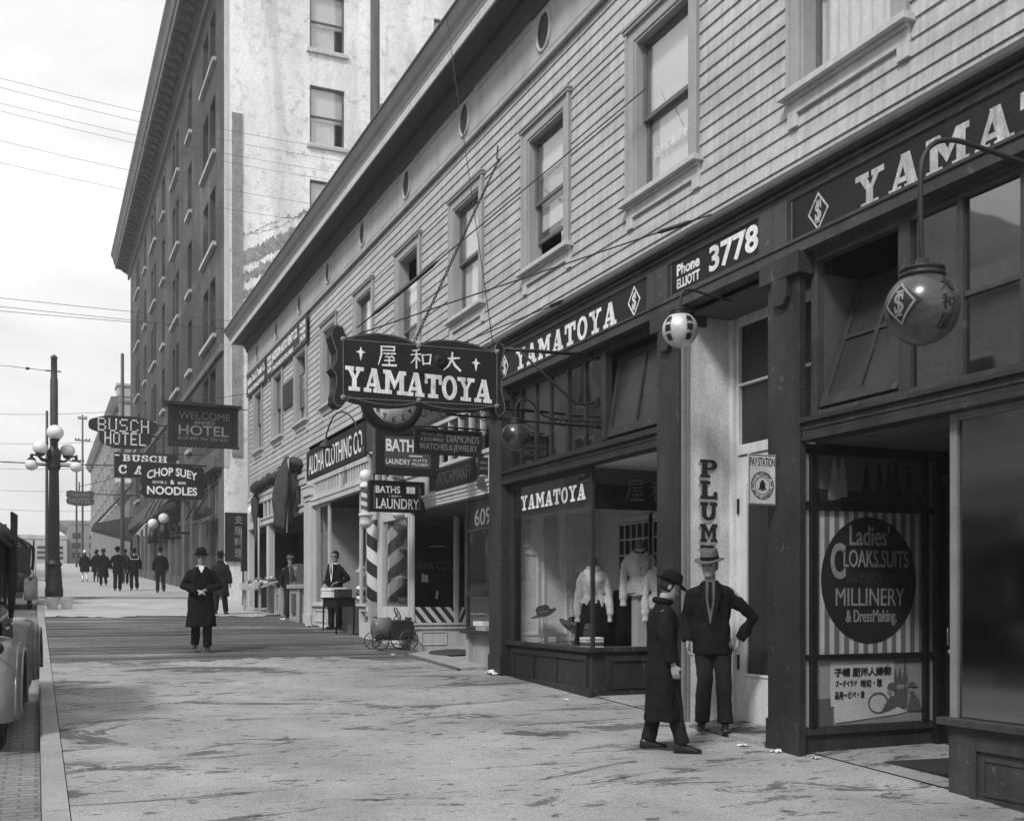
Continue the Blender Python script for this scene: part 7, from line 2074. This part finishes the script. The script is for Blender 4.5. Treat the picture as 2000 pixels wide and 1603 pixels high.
# wooden ramp and mat at the barber's step
t = thing('wooden_ramp', 'worn board ramp laid before the barber shop entrance', 'ramp', (5.9, 15.8, gz(15.8)))
def f(mb):
    for k in range(7):
        xa, xb = 5.50+.215*k, 5.50+.215*(k+1)-.008; za, zb = .03+.012*k, .03+.012*(k+1)
        ya, yb = 14.25, 17.25-.10*(6-k)
        vs = [(xa,ya,gz(ya)+za),(xb,ya,gz(ya)+zb),(xb,yb,gz(yb)+zb),(xa,yb,gz(yb)+za)]; vs += [(p[0],p[1],p[2]-.05) for p in vs]
        if xa > 5.9: vs = [(p[0], max(p[1],15.12), p[2]) for p in vs]
        mb.add(vs, [(0,1,2,3),(0,4,5,1),(1,5,6,2),(2,6,7,3),(3,7,4,0)])
tpart(t, 'deck', MATS['plank_pale'], f)
tpart(t, 'edge_batten', MATS['plank'], lambda mb: mb.add([(5.46,14.22,gz(14.22)+.035),(5.50,14.22,gz(14.22)+.04),(5.50,16.6,gz(16.6)+.04),(5.46,16.6,gz(16.6)+.035),(5.46,14.22,gz(14.22)-.02),(5.46,16.6,gz(16.6)-.02)], [(0,1,2,3),(4,0,3,5)]))
mb = MB(); vs = [(5.8+.36*math.cos(q), 16.0+.46*math.sin(q), 0) for q in [2*math.pi*k/20 for k in range(20)]]
mb.prism([(p[0]-5.8, p[1]-16) for p in vs], (6.15,16.3,gz(16.3)+.068), (1,0,.055), (0,1,G), .008)
tag(mb.build('door_mat', MATS['burlap'], None, (5.8,16,gz(16)+.07)), 'dark oval rag mat on the barber ramp', 'mat')
mb = MB(); mb.prism([(6.25,6.72),(7.1,6.72),(7.1,5.85),(6.25,5.85)], (0,0,gz(6.2)+.022), (1,0,0), (0,1,G*0), .014)
for k in range(28): mb.box(6.235, 6.262, 5.86+.03*k, 5.878+.03*k, gz(6.2)+.02, gz(6.2)+.035)
tag(mb.build('door_mat', MATS['mat_rubber'], None, (6.6,6.3,gz(6.3)+.02)), 'black ribbed mat in the near shop entry', 'mat')
# litter
rl = random.Random(11)
def litter(x, y, s_, lb):
    mb = MB(); n = 7; vs = []; fs = []
    for i in range(n):
        for k in range(n):
            vs.append((x+(i/(n-1)-.5)*s_+rl.uniform(-.01,.01), y+(k/(n-1)-.5)*s_*.8+rl.uniform(-.01,.01), gz(y)+.006+abs(rl.gauss(0,s_*.16))))
    for i in range(n-1):
        for k in range(n-1): a = i*n+k; fs.append((a,a+1,a+n+1,a+n))
    mb.add(vs, fs); tag(mb.build('crumpled_paper', MATS['paper'], None, (x,y,gz(y))), lb, 'litter', 'scraps of paper on the pavement')
litter(5.78, 13.62, .22, 'largest crumpled white paper at the foot of the left pilaster')
litter(5.62, 7.75, .07, 'scrap of paper by the step of the white street door, upper one'); litter(5.72, 7.40, .08, 'scrap of paper near the foot of the near pilaster'); litter(5.85, 7.05, .07, 'thin paper scrap at the entry crack right of the near pilaster')
litter(5.52, 26.3, .14, 'paper scrap on the planks left of the clothing shop'); litter(5.60, 23.9, .13, 'paper scrap before the clothing shop base'); litter(5.75, 31.2, .15, 'pale scrap on the alley side of the fruit stall')
litter(5.30, 16.7, .08, 'paper scrap on the planks by the barber ramp'); litter(6.0, 34.0, .3, 'pale rubbish by the alley wall, nearer'); litter(6.3, 35.2, .3, 'pale rubbish by the alley wall, farther')
litter(5.5, 10.9, .06, 'tiny paper scrap before the display window')
# table with boxes at the clothing shop
t = thing('table', 'small dark table with thin legs at the clothing shop entrance', 'table', (5.80, 21.9, gz(21.9)))
zt = gz(21.9)+.70
tpart(t, 'tabletop', MATS['cloth_black'], lambda mb: (mb.box(5.58, 6.0, 21.4, 22.6, zt, zt+.03), mb.box(5.60,5.98,21.42,22.58,zt-.16,zt)), .004)
for q, w in ((5.61,21.45),(5.97,21.45),(5.61,22.55),(5.97,22.55)):
    tpart(t, 'leg', MATS['cloth_black'], lambda mb: mb.tube([(q,w,zt-.1),(q-.015,w,gz(w))], [.022,.016], 8))
for k, (a, b, c, d, h0, lb) in enumerate(((5.56,5.92,21.75,22.6,.03,'lowest white box on the clothing shop table'),(5.57,5.92,21.78,22.58,.10,'white box second from the bottom on the clothing shop table'),(5.56,5.90,21.76,22.6,.17,'topmost white box on the clothing shop table'))):
    mb = MB(); mb.box(a, b, c, d, zt+h0, zt+h0+.065); tag(mb.build('flat_box', MATS['paper'], None, ((a+b)/2,(c+d)/2,zt+h0), bev=.004), lb, 'box', 'boxes on the table')
mb = MB(); mb.box(5.62, 5.92, 21.42, 21.72, zt+.03, zt+.20); tag(mb.build('flat_box', MATS['cloth_grey'], None, (5.77,21.57,zt+.03), bev=.004), 'dark box at the right end of the clothing shop table', 'box', 'boxes on the table')
# bundles of cloth in the clothing window
def bundle(x, y, z, s_, lb, m='cloth_white'):
    mb = MB(); rb = random.Random(int(x*100+y*10))
    for k in range(9):
        a = 2*math.pi*k/9 + rb.uniform(-.2,.2); L = s_*(.7+.5*rb.random())
        mb.prism([(0,-.02),(L*.6,-.10*s_*2),(L,0),(L*.6,.10*s_*2)], (x,y+.01*k,z), (math.cos(a),0,math.sin(a)), (-math.sin(a),0,math.cos(a)), .006)
    tag(mb.build('handkerchief_fan', MATS[m], None, (x,y,z-s_)), lb, 'cloth', 'folded cloths in the clothing window')
bundle(6.45, 22.0, 2.25, .26, 'pale fan of cloth behind the spectacled man', 'cloth_white'); bundle(6.3, 20.75, 2.20, .30, 'star-shaped pale cloth in the right clothing window, larger'); bundle(6.15, 20.5, 1.85, .20, 'smaller pale cloth low in the right clothing window')
for k in range(3):
    mb = MB(); mb.tube([(6.05,21.0,1.62+.10*k),(6.05,21.45,1.62+.10*k)], .05, 10); tag(mb.build('cloth_roll', MATS['cloth_white' if k % 2 == 0 else 'cloth_mid'], None, (6.05,21.2,1.56+.10*k)), ('lowest','middle','topmost')[k]+' folded roll of cloth on the right clothing window sill', 'cloth', 'rolls of cloth')
# fruit stall
t = thing('fruit_stall', 'slanting wooden fruit stall before the dark shop opening', 'stall', (5.75, 29.9, gz(29.9)))
def f(mb):
    vs = [(5.42,28.8,1.92),(5.92,28.8,2.10),(5.92,31.3,2.10),(5.42,31.3,1.92)]; vs += [(p[0],p[1],p[2]-.05) for p in vs]
    mb.add(vs, [(0,1,2,3),(4,7,6,5),(0,4,5,1),(1,5,6,2),(2,6,7,3),(3,7,4,0)]); mb.box(5.40,5.43,28.78,31.32,1.84,1.99)
tpart(t, 'tray', MATS['crate_wood'], f)
for q, w in ((5.46,28.9),(5.46,31.2),(5.88,28.9),(5.88,31.2)):
    tpart(t, 'leg', MATS['crate_wood'], lambda mb: mb.box(q-.03,q+.03,w-.03,w+.03,gz(w)-.02,1.87 if q < 5.6 else 2.02))
first = {}
for k in range(70):
    x, y = rl.uniform(5.47,5.88), rl.uniform(28.85,31.25); r = rl.uniform(.045,.06); m = 'fruit_pale' if rl.random() < .5 else 'fruit_dark'
    z = 1.92 + .18*(x-5.42)/.5 + r*.9 + (.07 if k > 48 else 0)
    if m not in first:
        mb = MB(); mb.ball((x,y,z), r, 12, 1, 1, .9); o = mb.build('fruit', MATS[m], None, (x,y,z)); first[m] = o
    else:
        o = first[m].copy(); COL.objects.link(o); o.location = (x,y,z); o.scale = (r/.052,)*3
    tag(o, 'pale round fruit heaped on the slanting stall' if m == 'fruit_pale' else 'dark round fruit heaped on the slanting stall', 'fruit', 'fruit on the stall, pale' if m == 'fruit_pale' else 'fruit on the stall, dark')
for k, (y, lb) in enumerate(((30.9,'slatted fruit basket at the far end of the stall'),(29.0,'slatted fruit basket at the near end of the stall'))):
    t = thing('fruit_basket', lb, 'basket', (5.36, y, 1.9), 'baskets on the stall')
    tpart(t, 'basket', MATS['awning_pale'], lambda mb: [mb.box(5.30,5.44,y-.22+.11*i,y-.14+.11*i,1.88,2.06) for i in range(4)])
t = thing('glass_case', 'wooden counter with panelled front standing right of the fruit stall', 'counter', (5.8, 26.6, gz(26.6)))
def f(mb):
    mb.box(5.66, 6.1, 25.5, 26.5, 1.86, 1.96); fr_x(mb, 5.72, 5.78, 25.55, 26.45, gz(26.3)-.05, 1.86, .13); mb.box(5.79,6.08,25.6,26.4,gz(26.3)-.05,1.86)
tpart(t, 'cabinet', CR, f, .004)
tpart(t, 'panel', MATS['mural_mid'], lambda mb: (mb.box(5.74,5.79,25.7,25.98,1.25,1.72), mb.box(5.74,5.79,26.02,26.3,1.25,1.72)))
t = thing('glass_case', 'small framed case on the counter beside the clothing shop pilaster', 'case', (5.8, 26.0, 1.96))
tpart(t, 'frame', MATS['cloth_mid'], lambda mb: fr_x(mb, 5.72, 6.05, 25.55, 26.45, 1.965, 2.45, .05))
tpart(t, 'pane', MATS['pane_dirty'], lambda mb: mb.box(5.74, 5.745, 25.6, 26.4, 2.01, 2.40))
for k in range(4):
    y = 26.9+.55*k; x = 7.12; z = 2.625
    t = thing('jar', ('leftmost','second','third','rightmost')[3-k]+' glass jar on the shelf inside the fruit shop', 'jar', (x, y, z), 'jars on the fruit shop shelf')
    tpart(t, 'glass', MATS['galvanised'], lambda mb: mb.lathe((x,y,z), [(.001,0),(.09,0),(.10,.04),(.10,.22),(.06,.27)], 14)); tpart(t, 'lid', MATS['iron'], lambda mb: mb.lathe((x,y,z), [(.07,.27),(.07,.31),(.001,.32)], 14))
# drooping rolled awning over the fruit shop
t = thing('rolled_awning', 'dark ragged awning rolled up over the fruit shop with its end hanging down', 'awning', (5.7, 29, 4.6))
def f(mb):
    ra = random.Random(4); P = []
    for i in range(40):
        q = i/39; P.append((5.82-.03*math.sin(q*9)+ra.uniform(-.02,.02), 25.9+5.6*q, 4.93-.14*q-.04*math.sin(q*7)+ra.uniform(-.04,.04)))
    mb.tube(P, [.12+.02*math.sin(i*.9)+ra.uniform(-.03,.05) for i in range(40)], 16)
    for v in mb.v: v += V(noise.noise(v*7), noise.noise(v*7+V(9,0,0)), noise.noise(v*6+V(0,5,0)) - .3*abs(noise.noise(v*3)))*.085
tpart(t, 'roll', MATS['burlap'], f)
def f(mb):
    n = 22; ra = random.Random(8); rows = []
    for i in range(14):
        q = i/13; z = 5.05 - 1.75*q; w = .10 + .36*math.sin(min(1,q*1.4)*math.pi/2)*(1-.35*q)
        rows.append([V(5.60-.10*q+(.05+.24*math.sin(min(1,q*1.3)*math.pi*.7))*math.sin(a)*(.75+.25*math.sin(5*a+q*4)), 26.2+w*math.cos(a)*1.5*(.8+.2*math.sin(4*a)), z+.06*math.sin(a*3+q)) for a in [2*math.pi*k/n for k in range(n)]])
    mb.loft(rows)
tpart(t, 'hanging_end', MATS['burlap'], f)
tpart(t, 'far_end', MATS['burlap'], lambda mb: mb.loft([[V(5.84+.10*w*math.cos(a)*(1+.3*math.sin(3*a)), 31.5+.28*w*math.sin(a), z) for a in [2*math.pi*k/14 for k in range(14)]] for z, w in ((4.65,.3),(4.5,1.1),(4.2,1.0),(3.9,.7),(3.5,.35),(3.1,.2))]))
tpart(t, 'pole', MATS['crate_wood'], lambda mb: (mb.tube([(5.75,30.6,3.9),(5.72,30.4,1.3)], .03, 8), mb.tube([(5.6,26.0,5.0),(5.5,25.7,3.2)], .02, 6)))
# show case post at the alley corner
t = thing('display_case', 'tall dark glazed case on the alley corner of the clapboard building', 'case', (5.8, 33.3, gz(33.3)))
tpart(t, 'case', MATS['black_paint'], lambda mb: (mb.box(5.74, 6.0, 33.25, 33.45, 2.45, 3.85), mb.box(5.78,5.98,33.26,33.44,1.45,2.45)), .01)
tpart(t, 'pane', MATS['window_dark'], lambda mb: mb.box(5.735,5.74,33.28,33.42,2.55,3.75))
tpart(t, 'panel', CR, lambda mb: mb.box(5.80, 6.0, 33.12, 33.25, 1.40, 2.45), .005)

# ---- the draper's window
def hat_on_stand(x, y, zf, zh, lb, kind, rot=0., sc=1.):
    t = thing('display_hat', lb, 'hat', (x, y, zf), 'hats in the draper window')
    tpart(t, 'stand', MATS['nickel'], lambda mb: (mb.lathe((x,y,zf), [(.001,.0),(.075,0),(.07,.012),(.03,.03),(.012,.05),(.008,.08)], 18), mb.tube([(x,y,zf+.05),(x,y,zh)], .006, 6)))
    def f(mb):
        n = 28; M_ = Matrix.Translation(V(x,y,zh)) @ Matrix.Rotation(rot,4,'Y') @ Matrix.Scale(sc,4); b = MB()
        up = .05 if kind == 'up' else -.01
        b.loft([[V(r*math.cos(a)*1.1, r*math.sin(a), dz + up*(r/.17)**3*(max(0,math.cos(a)) if kind == 'up' else 1)) for a in [2*math.pi*k/n for k in range(n)]] for r, dz in ((.08,.0),(.13,-.005),(.17,-.012),(.172,-.018),(.08,-.012))], cap=False)
        b.loft([[V(r*math.cos(a)*1.08, r*math.sin(a), dz) for a in [2*math.pi*k/n for k in range(n)]] for r, dz in ((.085,-.01),(.092,.04),(.088,.085),(.06,.115),(.005,.12))])
        mb.add([M_ @ p for p in b.v], b.f, True)
    h = tpart(t, 'crown_and_brim', MATS['cloth_dark'], f)
    tpart(t, 'trimming', MATS['cloth_mid'], lambda mb: [mb.ball((x-.07+.03*k, y-.085, zh+.02+.012*(k%2)), .022, 8) for k in range(4)])
hat_on_stand(6.36, 13.28, 1.0, 1.40, 'dark hat with upturned brim on a stand, leftmost in the draper window', 'up', -.25)
hat_on_stand(6.62, 12.95, 1.0, 1.24, 'dark round hat tilted on a low stand, middle of the draper window', 'flat', .7)
hat_on_stand(6.88, 12.28, 1.0, 1.39, 'dark wide hat with trimmings on a stand, right in the draper window', 'flat', .0, 1.15)
def blouse(x, y, z0, h, lb, m, ped, skirt_z=None, face=-.4):
    t = thing('blouse_form', lb, 'mannequin', (x, y, 1.0), 'dress forms in the draper window')
    Rm = Matrix.Translation(V(x,y,z0)) @ Matrix.Rotation(face,4,'Z')
    mb = MB()
    b = MB(); b.loft([ell(0,0,-.10,.155,.115), ell(0,0,0,.165,.12), ell(0,0,.10,.125,.10), ell(0,-.01,.28,.16,.13), ell(0,0,.38,.15,.09), ell(0,0,.43,.09,.07), ell(0,0,.47,.055,.055)])
    for sx in (1,-1): b.tube([V(sx*.12,0,.37),V(sx*.175,.0,.26),V(sx*.20,-.02,.04),V(sx*.205,-.05,-.15),V(sx*.205,-.06,-.20),V(sx*.205,-.06,-.25)], [.048,.052,.046,.052,.030,.046], 12)
    b.v = [Rm @ p for p in b.v]
    remesh(MBw(b, t), 'blouse', MATS[m], t, .009, .014, x*7, 1, 11)
    nb = MB(); nb.lathe((0,0,0), [(.055,.46),(.05,.52),(.055,.56),(.03,.575),(.001,.58)], 16); nb.v = [Rm @ p for p in nb.v]; nb.build('neck', MATS['mural_pale'], t)
    cb = MB(); cb.tube([V(.075*math.cos(q), -.01+.07*math.sin(q), .455-.05*max(0,-math.sin(q))) for q in [2*math.pi*k/20 for k in range(21)]], .014, 8, cap=False); [cb.ball((0,-.135+.03*abs(k-2)*.4,.05+.08*k), .009, 6) for k in range(5)]; cb.v = [Rm @ p for p in cb.v]; cb.build('collar', MATS['mural_mid' if ped else 'cloth_white'], t)
    if ped: tpart(t, 'pedestal', MATS['interior_pale'], lambda mb: (mb.box(x-.07,x+.07,y-.07,y+.07,1.0,z0-.12), mb.box(x-.11,x+.11,y-.11,y+.11,z0-.13,z0-.10)), .004)
    if skirt_z:
        s_ = MB(); n = 40
        s_.loft([[Rm @ V(r*(1+.06*math.sin(9*a))*math.cos(a), r*.8*(1+.06*math.sin(9*a))*math.sin(a), zz-z0) for a in [2*math.pi*k/n for k in range(n)]] for r, zz in ((.14,z0+.03),(.19,z0-.15),(.21,z0-.35),(.25,1.01))])
        s_.build('skirt', MATS['cloth_dark'], t)
    return t
def MBw(b, t):
    w = wloc(t); b.v = [p - w for p in b.v]; return b
blouse(6.55, 12.2, 1.56, .5, 'pale blouse with collar over a long dark skirt, left of the three dress forms', 'cloth_white', False, 1.0)
blouse(6.92, 11.68, 1.77, .5, 'beaded pale blouse on a tall pedestal, middle of the three dress forms', 'curtain', True)
blouse(7.10, 11.45, 1.58, .5, 'pale blouse partly cut off by the pilaster, rightmost of the dress forms', 'curtain', True)
t = thing('display_skirt', 'long dark skirt on a stand between the dress forms', 'skirt', (7.0, 12.12, 1.0), 'skirts in the draper window')
def f(mb):
    n = 44; mb.loft([[V(7.0+r*(1+.07*math.sin(8*a))*math.cos(a), 12.22+r*.75*(1+.07*math.sin(8*a))*math.sin(a), zz) for a in [2*math.pi*k/n for k in range(n)]] for r, zz in ((.12,1.72),(.13,1.66),(.19,1.5),(.22,1.3),(.30,1.01))])
tpart(t, 'skirt', MATS['cloth_dark'], f)
# price cards and folded goods in the draper window
for k, (x, y, z, lb) in enumerate(((6.30,12.9,1.03,'small white price card at the foot of the display window, far end'),(6.45,12.1,1.03,'small white price card between the hat stands'),(6.45,12.08,1.70,'price ticket pinned to the first dress form'),(6.86,11.57,1.66,'price ticket pinned to the beaded blouse'))):
    mb = MB(); mb.prism([(-.05,0),(.05,0),(.05,.07),(-.05,.07)], (x,y,z), (.9,-.43,0), UZ, .004); tag(mb.build('price_card', MATS['paper'], None, (x,y,z)), lb, 'price card', 'price cards in the draper window')
for k, (x, y, n, lb) in enumerate(((6.2,11.6,4,'stack of pale folded cloth, near corner of the display window'),(7.0,13.2,5,'stack of folded cloth, far corner of the display window'))):
    for i in range(n):
        mb = MB(); mb.box(x-.13+.01*(i%2), x+.13, y-.09, y+.09-.01*(i%3), 1.0+.035*i, 1.032+.035*i)
        tag(mb.build('folded_cloth', MATS[('cloth_white','cloth_mid','curtain')[(i+k)%3]], None, (x,y,1.0+.035*i), bev=.012), lb.replace('stack of', ('bottom','second','third','fourth','top')[i if i < n-1 else 4]+' piece of'), 'cloth', 'stacks of cloth in the draper window')
# goods by the pilaster
for k, (y, z, lb) in enumerate(((14.35,1.145,'small carton on the ledge under house number 609, lower'),(14.45,1.215,'small carton on the ledge under house number 609, upper'))):
    mb = MB(); mb.box(5.86, 6.0, y-.18, y+.18, z, z+.065); tag(mb.build('carton', MATS['paper' if k else 'cream_paint'], None, (5.93,y,z), bev=.003), lb, 'carton', 'cartons on the ledge')
# ---- things up the street
def lantern(x, y, zb, lb):
    z = gz(y)+.05
    t = thing('lantern_post', lb, 'lamp', (x, y, z), 'lantern posts at the hotel door')
    tpart(t, 'globe', MATS['globe_milk'], lambda mb: mb.ball((x,y,zb), .22, 18))
    tpart(t, 'post', MATS['iron'], lambda mb: (mb.tube([(x,y,zb-.25),(x,y,zb-.9)], [.16,.24], 8), mb.tube([(x,y,zb-.6),(6.0,y,zb-.6)], .05, 6)))
lantern(4.75, 50, 4.95, 'white ball lantern on a dark bracket at the hotel front, farther left'); lantern(4.95, 47.5, 5.02, 'white ball lantern on a dark bracket at the hotel front, nearer')
t = thing('marquee', 'dark sloping canopy projecting over the far pavement', 'canopy', (4.7, 78, 5.5))
tpart(t, 'canopy', MATS['awning_dark'], lambda mb: (mb.add([(3.5,76,6.3),(6.2,76,5.6),(6.2,80,5.6),(3.5,80,6.3),(3.5,76,6.6),(6.2,76,7.2),(6.2,80,7.2),(3.5,80,6.6)], [(0,1,2,3),(4,5,6,7),(0,4,5,1),(2,6,7,3),(0,3,7,4),(1,5,6,2)])))
tpart(t, 'tie_rod', MATS['iron'], lambda mb: [mb.tube([(3.6,q,6.6),(6.1,q,9.5)], .05, 6) for q in (76.1,78,79.9)])
t = thing('striped_awning', 'pale striped awning over a far doorway past the people walking away', 'awning', (5.6, 62, 4.8))
def aw_(mb, k0):
    for k in range(k0, 12, 2): mb.quad((5.95-.0,60.5+.25*k,6.3),(5.95,60.75+.25*k,6.3),(5.0,60.75+.25*k,5.1),(5.0,60.5+.25*k,5.1))
    for k in range(k0, 8, 2): mb.quad((5.0+.119*k,60.49,5.1+.15*k),(5.0+.119*(k+1),60.49,5.1+.15*(k+1)),(5.0+.119*(k+1),60.49,5.0),(5.0+.119*k,60.49,5.0))
tpart(t, 'cloth', MATS['awning_pale'], lambda mb: aw_(mb, 0)); tpart(t, 'stripe', MATS['awning_dark'], lambda mb: aw_(mb, 1))
t = thing('canopy', 'long dark shop canopy on the hotel front beyond the noodle sign', 'canopy', (5.4, 56, 5.8))
tpart(t, 'canopy', MATS['awning_dark'], lambda mb: mb.prism([(0,5.9),(.9,5.5),(.9,5.75),(0,6.2)], (5.95,51,0), (-1,0,0), UZ, 9), .02)
tpart(t, 'tie_rod', MATS['iron'], lambda mb: [mb.tube([(5.1,q,5.7),(6.0,q,7.4)], .03, 6) for q in (52,55.5,59)])
t = thing('folded_awning', 'furled awning with braces on the hotel front just past the alley corner', 'awning', (5.6, 40.5, 4.4))
tpart(t, 'cloth', MATS['burlap'], lambda mb: mb.tube([(5.6,39.3,4.7),(5.5,40.5,4.8),(5.6,42.6,4.75)], [.16,.22,.15], 10)); tpart(t, 'brace', MATS['iron'], lambda mb: (mb.tube([(5.95,39.6,6.0),(5.2,39.6,4.6)], .03, 6), mb.tube([(5.95,42.2,6.0),(5.2,42.2,4.6)], .03, 6)))

# the smoky air of the street
mb = MB(); mb.box(-130, 75, -30, 330, -4.5, 38.5)
hz = bpy.data.materials.new('haze'); hz.use_nodes = True
N, L = hz.node_tree.nodes, hz.node_tree.links
N.remove(N['Principled BSDF'])
pv = N.new('ShaderNodeVolumePrincipled'); pv.inputs['Color'].default_value = (.9,.9,.9,1); pv.inputs['Density'].default_value = .0015; pv.inputs['Anisotropy'].default_value = .2
L.new(pv.outputs[0], N['Material Output'].inputs['Volume'])
tag(mb.build('haze', hz), None, None, None, 'stuff')
bpy.data.scenes.remove(TMP)
